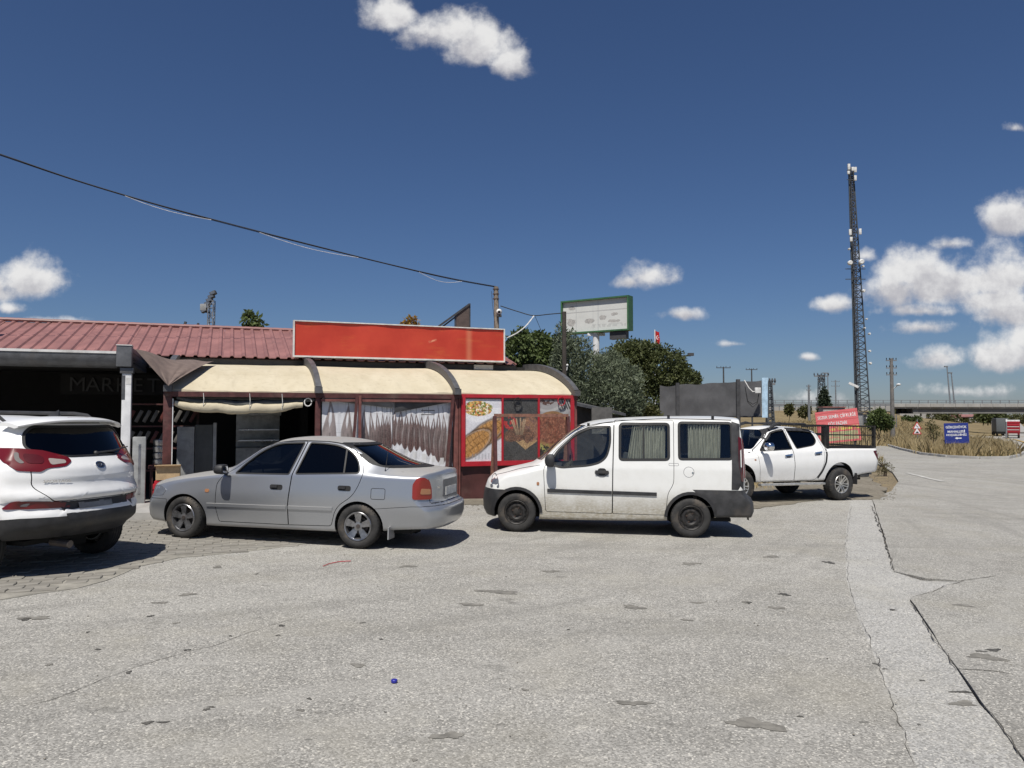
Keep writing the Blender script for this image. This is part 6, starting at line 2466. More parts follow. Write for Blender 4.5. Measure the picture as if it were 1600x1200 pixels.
rs = np.random.RandomState(3)
spA = [(.10, .085, 1.0, -.1, .95), (.34, .075, .93, -.06, .9)]
spA = [(.965, .045, .74, .25, .25), (.91, .05, .75, .20, .3), (.85, .055, .77, .14, .35), (.78, .06, .78, .08, .4), (.70, .065, .80, .03, .5), (.60, .075, .82, -.04, .6), (.36, .115, .86, -.12, .85), (.11, .135, .92, -.18, 1.0)]
imA = meat_banner(150, 150, 5, spA, None, .95)
spB = [(.03 + i * .092, .072, .80 - .012 * i + .02 * math.sin(i * 2.3), .30 - .022 * i + .03 * math.sin(i * 1.7), .30 + .1 * math.sin(i * 1.3)) for i in range(8)] + [(.75, .075, .78, .06, .45), (.84, .07, .76, .03, .5), (.95, .085, .74, -.05, .7)]
imB = meat_banner(150, 150, 8, spB, None, .95)
x, y = grid(150, 150)
for i in range(5):      # pale tags along the foot of the right banner
    imB = lay(imB, sm(.035, .028, np.abs(x - (.22 + i * .15))) * sm(.05, .04, np.abs(y - (.20 - .03 * i))), np.array([.60, .60, .60]))
imB = lay(imB, sm(.0, .01, x - .46) * sm(.0, .01, .70 - x) * (sm(.008, .004, np.abs(y - .80)) + sm(.008, .004, np.abs(y - .74))).clip(0, 1), np.array([.12, .11, .11]))
banner('meat_banner', 'left printed banner of two large pale carcasses and smaller ones beneath the second awning bay', 2.83, 1.42, .62, 1.54, imA, M['print_matt'], .04, .035, 1)
banner('meat_banner', 'right printed banner of a row of dark red hanging carcasses behind the saloon', 4.26, 1.29, .66, 1.48, imB, M['print_matt'], .05, .035, 4)
# folded top edges of the banners
def fold_sheet(label, pts, mat, v):
    """pts: lower and upper edge as (u, zlow, zhigh)"""
    n = len(pts)
    vs = []
    for i, (u, a, b) in enumerate(pts):
        for j in range(5):
            t = j / 4
            vs.append((u, v - .03 - .02 * math.sin(t * 3.1) - .012 * math.sin(i * 1.7), a + (b - a) * t))
    fs = [(i * 5 + j, (i + 1) * 5 + j, (i + 1) * 5 + j + 1, i * 5 + j + 1) for i in range(n - 1) for j in range(4)]
    return tag(floc(MB().add(vs, fs).add([(x, y + .005, z) for x, y, z in vs], [tuple(reversed(f)) for f in fs]).build('folded_flap', mat, None, smooth_=True, angle=60, fixn=False)), label, 'flap')


M['flap_grey'] = plain('grey_vinyl_back', (.17, .165, .16), .6, var=.25, scale=5, bump=.2, grime=.2)
M['flap_dark'] = plain('dark_vinyl_back', (.055, .055, .058), .6, var=.25, scale=5, bump=.2)
fold_sheet('grey folded flap across the top of the left meat banner', [(2.86 + .155 * k, 2.05 - .018 * k, 2.13) for k in range(10)], M['flap_grey'], .03)
fold_sheet('dark folded flap sloping across the top of the right meat banner', [(4.30 + .14 * k, 1.80 + .026 * k, 2.12) for k in range(10)], M['flap_dark'], .04)


# --- three food posters in red frames
def poster_salad(nx, ny):
    x, y = grid(nx, ny)
    a = 1.75
    img = np.empty((ny, nx, 3))
    g = .50 + .12 * vnoise(x * 4, y * 6, 2)
    img[:] = np.stack([g, g, g * 1.06], -1)
    # bowl
    r = np.hypot((x - .42) / .52, (y - .80) / .17)
    img = lay(img, sm(1.12, 1.05, r) * (y < .84), np.array([.66, .66, .68]))
    n = vnoise(x * 22, y * 38, 4, 2)
    n2 = vnoise(x * 17 + 5, y * 30, 9, 2)
    col = np.where((n > .62)[..., None], [.55, .30, .08], np.where((n > .5)[..., None], [.42, .34, .14], np.where((n2 > .52)[..., None], [.14, .20, .04], [.42, .12, .06])))
    col = np.where((vnoise(x * 26 + 3, y * 44, 15, 2) > .66)[..., None], [.72, .66, .52], col)
    mound = np.hypot((x - .36) / .40, (y - .83) / .125) + .25 * (vnoise(x * 9, y * 14, 31, 2) - .5)
    img = lay(img, sm(1.0, .93, mound), col * (.7 + .6 * n[..., None]))
    # flat breads, scored and browned
    for (cx, cy, rx, ry, rot, sd) in ((.86, .50, .60, .15, -.62, 3), (.55, .42, .66, .165, -.66, 1), (.22, .27, .60, .17, -.62, 2)):
        c, s_ = math.cos(rot), math.sin(rot)
        wq = .05 * (vnoise(x * 7, y * 9, 60 + sd) - .5)
        dx, dy = (x - cx) + wq, (y - cy) * a + wq
        p, q = dx * c - dy * s_, dx * s_ + dy * c
        r = np.hypot(p / rx, q / (ry * a)) + .06 * (vnoise(x * 14, y * 20, 40 + sd) - .5)
        score = vnoise(x * 11, y * 15, 66 + sd) * 1.3 * np.maximum(sm(.2, .02, np.abs(((p * 9 + .15 * np.sin(q * 20)) % 1) - .5)), sm(.2, .02, np.abs(((q * 6) % 1) - .5)))
        nn = vnoise(x * 30, y * 45, 50 + sd)
        base = np.stack([.20 + .26 * nn, .10 + .15 * nn, .035 + .06 * nn], -1)
        base = base * (1 - .65 * score[..., None]) * (1 - .55 * sm(.75, 1.0, r)[..., None])
        img = lay(img, sm(1.18, 1.0, r) * .75, np.array([.05, .03, .02]))
        base = base * 1.25 + .10 * (sm(.80, .90, r) * sm(1.0, .95, r))[..., None]
        img = lay(img, sm(1.0, .96, r), base)
    leg = sm(.0, .02, .13 - y) * (np.sin(x * 70) > .3) * (x > .2) * (x < .9) * (y > .03)
    img = lay(img, leg * .5, np.array([.30, .30, .33]))
    img *= (.55 + .8 * vnoise(x * 48, y * 80, 201, 3))[..., None] * .5 + .5
    return np.clip(img * 1.25 - .035, .01, 1)


def poster_chops(nx, ny):
    x, y = grid(nx, ny)
    img = np.empty((ny, nx, 3))
    g = .022 + .03 * vnoise(x * 9, y * 14, 3)
    img[:] = np.stack([g, g * 1.02, g * 1.05], -1)
    # wooden board turned on its corner
    p, q = (x - .66) * .75 + (y - .32) * 1.5, (x - .66) * .75 - (y - .32) * 1.9
    bd = (np.abs(p) < .24) & (np.abs(q) < .27)
    img = lay(img, bd * 1.0, np.stack([.36 + .12 * vnoise(p * 5, q * 40, 6)] * 3, -1) * [.9, .58, .28])
    img = lay(img, sm(.2, .17, np.hypot((x - .2), (y - .60) * 1.7)) * (vnoise(x * 12, y * 18, 71) > .45), np.array([.38, .02, .02]))
    img = lay(img, sm(.33, .28, np.hypot((x - .78) * 1.0, (y - .50) * 1.5)), np.stack([.24 * (.4 + vnoise(x * 25, y * 30, 77)), .12 * (.4 + vnoise(x * 25, y * 30, 77)), .07 + 0 * x], -1))
    for k in range(13):
        ang = -1.5 + k * .25
        cx, cy = .46 + (.36 if k % 2 else .24) * math.sin(ang), .37 + (.10 if k % 2 else .03) * math.cos(ang) + .02 * math.sin(k * 4)
        r = np.hypot((x - cx) / .115, (y - cy) / .085) + .4 * (vnoise(x * 18, y * 26, 80 + k, 3) - .5)
        n = vnoise(x * 32, y * 50, 90 + k)
        img = lay(img, sm(1.0, .85, r), np.stack([.05 + .34 * n ** 2, .022 + .16 * n ** 2, .014 + .09 * n ** 2], -1) * (1.25 - .6 * np.clip(r, 0, 1))[..., None])
    for k in range(6):
        ang = -.85 + k * .31 + .1 * math.sin(k * 5)
        x0, y0 = .48 + .12 * math.sin(ang), .42
        x1, y1 = .46 + .34 * math.sin(ang * .8), .68 - .05 * abs(ang)
        t = np.clip(((x - x0) * (x1 - x0) + (y - y0) * (y1 - y0)) / ((x1 - x0) ** 2 + (y1 - y0) ** 2), 0, 1)
        d = np.hypot(x - x0 - t * (x1 - x0), (y - y0 - t * (y1 - y0)) * 1.6)
        img = lay(img, sm(.026, .012, d), np.array([.30, .21, .13]) * (.55 + .8 * t[..., None]))
    img *= (.35 + 1.25 * vnoise(x * 40, y * 66, 203, 3))[..., None]
    return img


def poster_pide(nx, ny):
    x, y = grid(nx, ny)
    img = np.empty((ny, nx, 3))
    g = .17 + .30 * vnoise(x * 6, y * 9, 4) * (y > .5)
    img[:] = np.stack([g, g, g], -1)
    img = lay(img, sm(.0, .02, .27 - y), np.array([.02, .02, .018]))
    r = np.hypot((x - .25) / .55, (y - .97) / .20)
    img = lay(img, sm(1.0, .96, r), np.array([.46, .45, .44]))
    img = lay(img, sm(.8, .76, r), np.array([.34, .33, .33]))
    img = lay(img, sm(.45, .4, r) * (vnoise(x * 25, y * 40, 8, 2) > .45), np.array([.10, .05, .04]))
    img = lay(img, sm(.62, .72, x) * sm(.80, .84, y) * (np.abs(np.sin(x * 40 + y * 30)) > .6), np.array([.05, .05, .05]))
    r = np.hypot((x - .42) / .62, (y - .50) / .29) + .05 * (vnoise(x * 9, y * 12, 12) - .5)
    n, n2 = vnoise(x * 26, y * 40, 20), vnoise(x * 12, y * 19, 24)
    meat = np.stack([.07 + .34 * n ** 1.6 + .06 * n2, .025 + .17 * n ** 1.6, .018 + .10 * n ** 1.6], -1)
    img = lay(img, sm(1.02, .99, r), np.array([.30, .16, .07]) * (.6 + .7 * n2[..., None]))
    meat = meat * (.35 + 1.3 * vnoise(x * 34, y * 52, 207, 3))[..., None]
    img = lay(img, sm(.88, .80, r + .1 * (n2 - .5)), meat)
    img = lay(img, sm(.06, .03, np.abs(y - .20 - .03 * np.sin(x * 30))) * (x < .6) * (vnoise(x * 30, y * 40, 33, 2) > .5), np.array([.34, .33, .10]))
    return np.clip(img * .95 - .015, .008, 1)


for k, (fn, u0, u1, lab) in enumerate(((poster_salad, 5.80, 6.62, 'poster of salad bowl and browned flat breads, on the wall beside the meat banner'),
                                       (poster_chops, 6.66, 7.47, 'dark poster of grilled chops on a board, middle one of the red framed three'),
                                       (poster_pide, 7.51, 8.26, 'poster of a round minced meat bread, nearest to the end of the awning'))):
    th = fth('food_poster', lab, 'poster', u0, -.03, 0, group='red framed food posters on the front wall')
    th.location = FX(u0, -.03, .76)
    w, h = u1 - u0, 1.36
    print_sheet('printed_panel', w, h, 110, 190, fn(110, 190), M['print'], th, lambda U, V_: .008 * (vnoise(U * 5, V_ * 6, 3, 2) - .5))
    f = MB()
    b = .085 if k == 0 else .045
    bl_, br_ = (.085, .02) if k == 0 else (.02, .02) if k == 1 else (.02, .085)
    f.box((-bl_, -.03, -.10), (0, .05, h + .075))
    f.box((w, -.03, -.10), (w + br_, .05, h + .075))
    f.box((0, -.028, h), (w, .05, h + .075))
    f.box((0, -.028, -.10), (w, .05, 0))
    f.build('frame', M['red_frame'], th)
    MB().box((0, .02, 0), (w, .05, h)).build('backing', M['dark_wall'], th)

# --- red roof sign
def sign_mat():
    t = NT('sun_bleached_red_sign')
    n = t.noise(1.1, 6, .6)
    n2 = t.noise(3, 5, .65, stretch=(.35, 1, 1.4), off=(5, 0, 0))
    c = t.mix(t.ramp(n, .3, .7), (.42, .035, .018), (.52, .055, .028))
    c = t.mix(t.ramp(n2, .52, .78, 0, .6), c, (.55, .13, .035))
    xyz = t.sep()
    band = t.ramp(t.math('ABSOLUTE', t.math('SUBTRACT', xyz[0], 4.20)), .0, .12, 1, 0)
    c = t.mix(t.math('MULTIPLY', band, .45), c, (.62, .26, .14))
    sc = t.math('ADD', t.math('MULTIPLY', t.math('ABSOLUTE', t.math('SUBTRACT', t.math('SUBTRACT', xyz[0], 3.28), t.math('MULTIPLY', t.math('SUBTRACT', xyz[2], .48), 1.6))), 5), t.math('MULTIPLY', t.math('ABSOLUTE', t.math('SUBTRACT', xyz[2], .48)), 7))
    sc = t.math('ADD', sc, t.math('MULTIPLY', t.noise(18, 4, .6), .9))
    c = t.mix(t.ramp(sc, .55, .95, .75, 0), c, (.72, .33, .20))
    t.bump(t.noise(1.6, 3, .5), .3, .02)
    return t.fin(c, .38, 0, .5)


M['sign_red'] = sign_mat()
sg = fth('roof_sign', 'long blank red sign board with white frame standing on the eave', 'sign', 2.436, 2.42, 3.08)
W_, H_ = 5.14, .845
vs, fs = grid_sheet(40, 8, lambda a, b: (.03 + a * (W_ - .06), .012 * math.sin(a * 14) * math.sin(b * 3) + .006 * math.sin(a * 31), .03 + b * (H_ - .06)))
MB().add(vs, fs).build('sign_panel', M['sign_red'], sg, smooth_=True, fixn=False)
m = MB()
m.box((0, -.03, 0), (W_, .16, .035))
m.box((0, -.03, H_ - .025), (W_, .16, H_))
m.box((0, -.03, .035), (.03, .16, H_ - .025))
m.box((W_ - .03, -.03, .035), (W_, .16, H_ - .025))
m.build('sign_frame', M['sign_frame'], sg)
MB().box((.03, .10, .035), (W_ - .03, .15, H_ - .025)).build('sign_back', M['fascia'], sg)
m = MB()
for x in (.4, 2.5, 4.7):
    m.bar((x, .13, .1), (x, 1.0, .05), .04)
    m.bar((x, .13, .7), (x, 1.0, .12), .04)
m.build('stay', M['fascia'], sg)

# --- wedge of dark boards on struts behind the sign
wd = fth('board_wedge', 'dark upright board with sloping struts rising behind the red sign', 'structure', 0, 0, 0)
p = FX(0, 0)
q = at(722, 512, 21.0)
wd.location = (q.x, q.y, 0)
MB().prism([(-.16, 3.5), (.20, 3.5), (.20, 4.80), (-.16, 4.52)], 'y', 0, .06).build('board', M['flap_grey'] if False else plain('brown_board', (.10, .075, .065), .8), wd)
m = MB()
m.bar((.21, 0, 4.82), (-.78, -.02, 4.08), .05)
m.bar((-.12, .02, 4.50), (-.66, .0, 4.08), .04)
m.bar((.225, .03, 3.4), (.225, .03, 4.84), .04)
m.bar((-.19, .03, 3.4), (-.19, .03, 4.5), .03)
m.build('strut', M['fascia'], wd)

# --- rusty A frame in front of the posters
af = fth('a_frame', 'rusty brown metal trestle frame standing in front of the food posters', 'frame', 0, 0, 0)
z_ = g1(0, 15.5)
m = MB()
A0, A1 = (6.22, -.75), (8.02, -.42)
TZ = 1.74
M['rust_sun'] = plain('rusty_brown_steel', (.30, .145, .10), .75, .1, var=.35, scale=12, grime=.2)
MB().bar((*A0, TZ), (*A1, TZ), .065, .065).build('top_bar', M['rust_sun'], af)
for (a, s) in ((A0, -1), (A1, -1)):
    for sg_ in (-1, 1):
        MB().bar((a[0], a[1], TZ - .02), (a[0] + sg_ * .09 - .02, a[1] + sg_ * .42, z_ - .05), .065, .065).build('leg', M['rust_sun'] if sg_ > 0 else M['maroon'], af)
# ------------------------------------------------------------------ foliage
def leaf_mat(name, a, b, trans=.25, rough=.55):
    t = NT(name)
    g = t.N.new('ShaderNodeNewGeometry')
    r = g.outputs['Random Per Island']
    n = t.noise(.9, 4, .6)
    c = t.mix(r, a, b)
    c = t.mix(t.ramp(n, .35, .7, 0, .5), c, tuple(k * 1.35 for k in b))
    t.set(t.b.inputs['Base Color'], c)
    t.b.inputs['Roughness'].default_value = rough
    t.b.inputs['Specular IOR Level'].default_value = .3
    tr = t.N.new('ShaderNodeBsdfTranslucent')
    t.L.new(c, tr.inputs[0])
    mx = t.N.new('ShaderNodeMixShader')
    mx.inputs[0].default_value = trans
    t.L.new(t.b.outputs[0], mx.inputs[1])
    t.L.new(tr.outputs[0], mx.inputs[2])
    t.L.new(mx.outputs[0], t.out.inputs['Surface'])
    return t.m


M['leaf_olive'] = leaf_mat('silver_green_leaves', (.075, .098, .055), (.165, .19, .125))
M['leaf_dark'] = leaf_mat('dark_green_leaves', (.045, .060, .020), (.10, .112, .042))
M['leaf_mid'] = leaf_mat('mid_green_leaves', (.045, .066, .020), (.11, .145, .05))
M['leaf_brown'] = leaf_mat('brownish_green_leaves', (.045, .050, .016), (.085, .085, .030))
M['leaf_conifer'] = leaf_mat('conifer_needles', (.022, .034, .020), (.045, .062, .036))
M['leaf_orange'] = leaf_mat('orange_blossom', (.10, .11, .025), (.42, .22, .04))
M['straw'] = leaf_mat('dry_grass', (.32, .245, .12), (.52, .42, .24), .3)
M['straw_green'] = leaf_mat('half_dry_weeds', (.085, .080, .030), (.165, .150, .070), .3)
M['bark'] = plain('bark', (.10, .075, .055), .95, var=.4, scale=10, bump=.5)


def leaf_cloud(lobes, n, size, seed, droop=.0, aspect=.45, shell=.55, upward=0.0):
    """leaf quads spread through the volume of several lobes; lobes: (cx,cy,cz, rx,ry,rz)"""
    rs = np.random.RandomState(seed)
    L = np.array(lobes, float)
    vol = (L[:, 3] * L[:, 4] * L[:, 5]) ** .75
    idx = rs.choice(len(L), n, p=vol / vol.sum())
    d = rs.normal(size=(n, 3))
    d /= np.linalg.norm(d, axis=1)[:, None]
    r = rs.rand(n) ** (1 / 3.0)
    r = r * (1 - shell) + shell * (1 - np.abs(rs.normal(0, .16, n)))
    # clumps: sprigs stick out and gaps open between them
    nz = np.array([mnoise.noise(Vector((v[0] * 2.6 + i * 3.1, v[1] * 2.6, v[2] * 2.6 + seed))) for v, i in zip(d, idx)])
    nz2 = np.array([mnoise.noise(Vector((v[0] * 7 + i, v[1] * 7, v[2] * 7 + seed))) for v, i in zip(d, idx)])
    r = r * (1 + .28 * nz + .20 * nz2)
    P = L[idx, :3] + d * r[:, None] * L[idx, 3:6]
    keep = (nz2 > -.42) | (rs.rand(n) < .35)
    P = P[keep]
    n = len(P)
    d = d[keep]
    a = rs.normal(size=(n, 3)) * .7 + d * .35 + [0, 0, upward - droop]
    a /= np.linalg.norm(a, axis=1)[:, None]
    b = np.cross(a, rs.normal(size=(n, 3)))
    b /= np.linalg.norm(b, axis=1)[:, None]
    s = size * (.6 + .8 * rs.rand(n))[:, None]
    w = s * aspect * .5
    V = np.stack([P, P + a * s * .5 + b * w, P + a * s, P + a * s * .5 - b * w], 1).reshape(-1, 3)
    F = np.arange(4 * n).reshape(-1, 4)
    return V, F


def tree(name, label, cat, base, lobes, n, size, mat, seed, trunk=(.12, 1.5), group=None, limbs=6, **kw):
    t = thing(name, label, cat, base, 0, group)
    V, F = leaf_cloud(lobes, n, size, seed, **kw)
    link('crown', fast_mesh('crown', V, F, 4, mat), t)
    m = MB()
    rs = random.Random(seed)
    tr, th = trunk
    top = Vector(lobes[0][:3])
    fork = Vector((top.x * .3, top.y * .3, min(th, top.z)))
    m.tube([(0, 0, -.2), (fork.x * .5 + .05, fork.y * .5, fork.z * .5), fork], [tr * 1.3, tr, tr * .85], 8)
    for k in range(min(limbs, len(lobes) * 2)):
        lb = lobes[k % len(lobes)]
        e = Vector((lb[0] + rs.uniform(-.5, .5) * lb[3], lb[1] + rs.uniform(-.5, .5) * lb[4], lb[2] + rs.uniform(-.2, .6) * lb[5]))
        mid = fork.lerp(e, .5) + Vector((rs.uniform(-.1, .1), rs.uniform(-.1, .1), .12))
        m.tube([fork, mid, e], [tr * .6, tr * .35, tr * .1], 6)
    m.build('trunk', M['bark'], t, smooth_=True)
    return t


def spot(px, Y):
    """ground under a picture column at distance Y"""
    x = (px - 800) / FPX * Y
    return Vector((x, Y, g1(x, Y)))


def lobe_px(base, items, Y):
    """lobes given by picture position: (px, py, half width px, half height px, dy) at distance Y, relative to the tree's base"""
    out = []
    for (px, py, hw, hh, dy) in items:
        p = at(px, py, Y + dy)
        s = (Y + dy) / FPX
        out.append((p.x - base.x, p.y - base.y, p.z - base.z, hw * s, min(hw, hh) * s * .9, hh * s))
    return out


b = spot(835, 25)
tree('leafy_tree', 'dark green broad leaved tree just right of the red roof sign', 'tree', b, lobe_px(b, [(812, 545, 24, 28, 0), (840, 540, 28, 22, .3), (862, 560, 26, 36, 0), (822, 585, 34, 30, .5), (855, 600, 36, 34, .3), (815, 522, 10, 12, 0)], 25), 13000, .14, M['leaf_mid'], 11, (.10, 1.6), droop=.5, aspect=.5)
b = spot(925, 22.5)
tree('olive_tree', 'silvery green narrow leaved tree behind the right end of the awning', 'tree', b, lobe_px(b, [(890, 575, 26, 50, 0), (925, 590, 44, 40, 0), (965, 600, 40, 38, .2), (945, 622, 50, 30, -.3), (955, 575, 22, 26, .6), (870, 590, 18, 34, .5), (905, 625, 40, 34, -.2), (990, 632, 20, 22, 0), (880, 545, 16, 28, .2), (908, 552, 18, 26, .1), (876, 522, 8, 18, .2), (893, 530, 7, 16, .1)], 22.5), 26000, .115, M['leaf_olive'], 21, (.12, 1.4), aspect=.26, upward=.5)
b = spot(1010, 31)
tree('dense_tree', 'large dense dark green tree crown between the billboards', 'tree', b, lobe_px(b, [(985, 565, 42, 34, 0), (1030, 580, 48, 40, 0), (960, 590, 40, 40, .5), (1060, 600, 34, 36, 0), (1010, 620, 60, 40, 0), (1000, 552, 40, 22, 0), (1085, 592, 12, 10, 0)], 31), 42000, .115, M['leaf_dark'], 31, (.2, 1.6), aspect=.5)
b = spot(985, 23.5)
tree('low_shrub', 'brownish green shrub low behind the shed roof', 'shrub', b, lobe_px(b, [(990, 640, 26, 16, 0), (965, 652, 20, 12, 0), (1015, 650, 20, 12, 0)], 23.5), 3500, .10, M['leaf_brown'], 41, (.05, .5))
b = spot(395, 26)
tree('roof_tree', 'leafy treetop rising above the red roof left of the sign', 'tree', b, lobe_px(b, [(391, 502, 12, 14, 0), (386, 493, 6, 10, 0), (404, 506, 8, 12, 0), (394, 525, 20, 16, 0)], 26), 900, .17, M['leaf_mid'], 51, (.09, 3.0), droop=.3)
b = spot(642, 27)
tree('blossom_shrub', 'shrub with orange blossom just above the red roof sign', 'shrub', b, lobe_px(b, [(637, 502, 7, 6, 0), (646, 501, 6, 6, 0), (640, 515, 18, 14, 0)], 27), 500, .14, M['leaf_orange'], 61, (.06, 3.2), shell=.4)

# ------------------------------------------------------------------ lean-to shed behind the awning's end
sd_ = thing('lean_to_shed', 'small dark lean-to shed with sloping roof right of the awning', 'shed', (0, 0, 0))
p0, p1 = at(898, 629, 19.5), at(978, 646, 20.5)
d_ = (p1 - p0)
rf = MB()
off = Vector((-.5, 2.6, .25))
rf.add([p0, p1, p1 + off, p0 + off, p0 - Vector((0, 0, .07)), p1 - Vector((0, 0, .07)), p1 + off - Vector((0, 0, .07)), p0 + off - Vector((0, 0, .07))], [(0, 1, 2, 3), (7, 6, 5, 4), (0, 4, 5, 1), (1, 5, 6, 2), (2, 6, 7, 3), (3, 7, 4, 0)])
rf.build('roof', M['rib_grey'], sd_)
m = MB()
a, c = p0 + Vector((.05, .25, 0)), p1 + Vector((-.15, .25, 0))
m.add([(a.x, a.y, -.3), (c.x, c.y, -.3), (c.x, c.y, c.z - .08), (a.x, a.y, a.z - .08), (a.x - .4, a.y + 2.2, -.3), (c.x - .4, c.y + 2.2, -.3), (c.x - .4, c.y + 2.2, c.z + .1), (a.x - .4, a.y + 2.2, a.z + .1)], [(0, 1, 2, 3), (1, 5, 6, 2), (5, 4, 7, 6), (4, 0, 3, 7)])
m.build('wall', plain('shed_wall', (.06, .055, .05), .9), sd_)
q = at(925, 650, 19.6)
MB().box((q.x - .02, q.y - .12, q.z - .45), (q.x + .50, q.y + .02, q.z + .22)).build('hatch', plain('grey_hatch', (.10, .097, .092), .7), sd_)

# ------------------------------------------------------------------ poles and cables near the market
pole_b = spot(779, 22)
pl = thing('wooden_pole', 'weathered wooden pole with a white camera behind the red sign', 'pole', pole_b)
top = at(775, 448, 22) - pole_b
m = MB()
m.tube([(0, 0, -.2), (top.x * .5, 0, top.z * .5), (top.x, 0, top.z)], [.085, .08, .068], 8)
m.build('shaft', M['wood_pole'], pl, smooth_=True)
m = MB()
for dz in (.08, .22, .36):
    m.bar((top.x - .09, -.05, top.z - dz), (top.x + .09, -.05, top.z - dz), .035)
m.build('bracket', M['rust'], pl)
q = at(780, 488, 22) - pole_b
cm = MB().sphere((q.x, q.y - .12, q.z), .085, 14, 10).build('camera_dome', M['white_plastic'], pl, smooth_=True)
MB().sphere((q.x + .0, q.y - .175, q.z - .01), .045, 10, 8).build('camera_lens', M['hole'], cm, smooth_=True)
MB().box((q.x - .07, q.y - .16, q.z - .14), (q.x + .07, q.y, q.z - .08)).build('camera_base', M['fascia'], pl)
p2b = spot(882, 21.5)
p2 = thing('dark_pole', 'thin dark wooden pole in front of the silvery tree', 'pole', p2b)
t2 = at(881, 487, 21.5) - p2b
MB().tube([(0, 0, -.2), (0, 0, t2.z)], [.075, .058], 8).build('shaft', plain('dark_old_wood', (.06, .05, .042), .9, var=.3, bump=.3), p2, smooth_=True)
ins = at(884, 572, 21.4) - p2b
m = MB().tube([(0, 0, ins.z - .15), (.07, -.02, ins.z - .1), (.08, -.02, ins.z)], .014, 6)
m.sphere((.08, -.02, ins.z + .03), .035, 8, 6)
m.build('insulator', M['white_plastic'], p2, smooth_=True)


def cable(pts, r, mat, label, name='cable', cat='cable', n=None):
    P = [Vector(p) for p in pts]
    # Catmull through the points
    out = []
    for i in range(len(P) - 1):
        a, b, c, d = P[max(i - 1, 0)], P[i], P[i + 1], P[min(i + 2, len(P) - 1)]
        for k in range(8):
            t = k / 8
            out.append(.5 * ((2 * b) + (c - a) * t + (2 * a - 5 * b + 4 * c - d) * t * t + (3 * b - a - 3 * c + d) * t ** 3))
    out.append(P[-1])
    return tag(MB().tube(out, r, 5).build(name, mat, None, smooth_=True), label, cat)


# main cable, from a pole out of frame on the left down to the wooden pole
Lp, Rp = at(-140, 195, 15.0), pole_b + top
pts = []
for k, (px, py) in enumerate([(-140, 195), (0, 241), (120, 282), (240, 318), (360, 350), (480, 381), (600, 411), (700, 434), (776, 448)]):
    t = (px + 140) / 916
    Y = 1 / ((1 - t) / 15.0 + t / 22.0)
    pts.append(at(px, py, Y))
cable(pts, .014, M['cable'], 'long black cable sagging down across the sky to the wooden pole')
lpb = Vector((Lp.x, Lp.y, g1(Lp.x, Lp.y)))
lpo = thing('wooden_pole', 'weathered wooden pole left of the market carrying the start of the long cable', 'pole', lpb)
MB().tube([(0, 0, -.2), (0, 0, (Lp.z - lpb.z) * .5), (0, 0, Lp.z - lpb.z + .15)], [.12, .11, .09], 8).build('shaft', M['wood_pole'], lpo, smooth_=True)
MB().bar((-.12, -.05, Lp.z - lpb.z), (.12, -.05, Lp.z - lpb.z), .04).build('bracket', M['rust'], lpo)
pts2 = [p + Vector((0, .015, -.016 - .006 * math.sin(i * 1.9))) for i, p in enumerate(pts)]
cable(pts2, .008, M['cable'], 'second black cable bound closely under the long sagging one')
for (a, c, dip) in ((195, 330, 4), (405, 560, 5), (655, 722, 7)):
    pp = []
    for k in range(5):
        t = k / 4
        px = a + (c - a) * t
        py = np.interp(px, [0, 120, 240, 360, 480, 600, 700, 776], [241, 282, 318, 350, 381, 411, 434, 448]) + dip * math.sin(t * math.pi) + 1.5
        s_ = (px + 140) / 916
        pp.append(at(px, py, 1 / ((1 - s_) / 15.0 + s_ / 22.0) - .03))
    cable(pp, .006, M['white_cable'], {195: 'white cable tail hanging below the left part of the sagging cable', 405: 'white cable tail hanging below the middle of the sagging cable', 655: 'white cable loop hanging near the wooden pole'}[a])
cable([at(782, 478, 22), at(810, 487, 22), at(833, 493, 21.9), at(858, 491, 21.7), at(881, 489, 21.5)], .014, M['cable'], 'short black cable from the wooden pole to the dark pole')
cable([at(792, 528, 19.6), at(808, 520, 20), at(822, 509, 21), at(834, 494, 21.8)], .017, M['white_cable'], 'white cable curving up from the sign to the short black cable')
cable([at(836, 494, 21.8), at(842, 508, 21.9), at(850, 528, 22)], .007, M['cable'], 'thin dark wire dropping from the short cable into the tree')
cable([at(768, 455, 21.9), at(770, 480, 21.8), at(774, 512, 21.7)], .006, M['cable'], 'thin dark wire hanging just left of the wooden pole')

# ------------------------------------------------------------------ floodlight mast behind the roof
M['galv'] = plain('galvanised_steel', (.27, .28, .29), .5, .5, var=.2, grime=.2)
M['tower_steel'] = plain('dull_tower_steel', (.075, .085, .095), .6, .3, var=.25)


def lattice(m, base, top, wb, wt, n, r, tri=False):
    """lattice mast into an MB: legs, rungs, diagonals"""
    base, top = Vector(base), Vector(top)
    k = 3 if tri else 4
    ang = [math.pi / 4 + 2 * math.pi * i / k for i in range(k)]
    P = []
    for j in range(n + 1):
        t = j / n
        c = base.lerp(top, t)
        w = wb + (wt - wb) * t
        P.append([c + Vector((math.cos(a) * w * .71, math.sin(a) * w * .71, 0)) for a in ang])
    for i in range(k):
        m.bar(P[0][i], P[n][i], r * 1.6)
    for j in range(n):
        for i in range(k):
            i2 = (i + 1) % k
            m.bar(P[j + 1][i], P[j + 1][i2], r)
            m.bar(P[j][i if j % 2 else i2], P[j + 1][i2 if j % 2 else i], r)
    return P


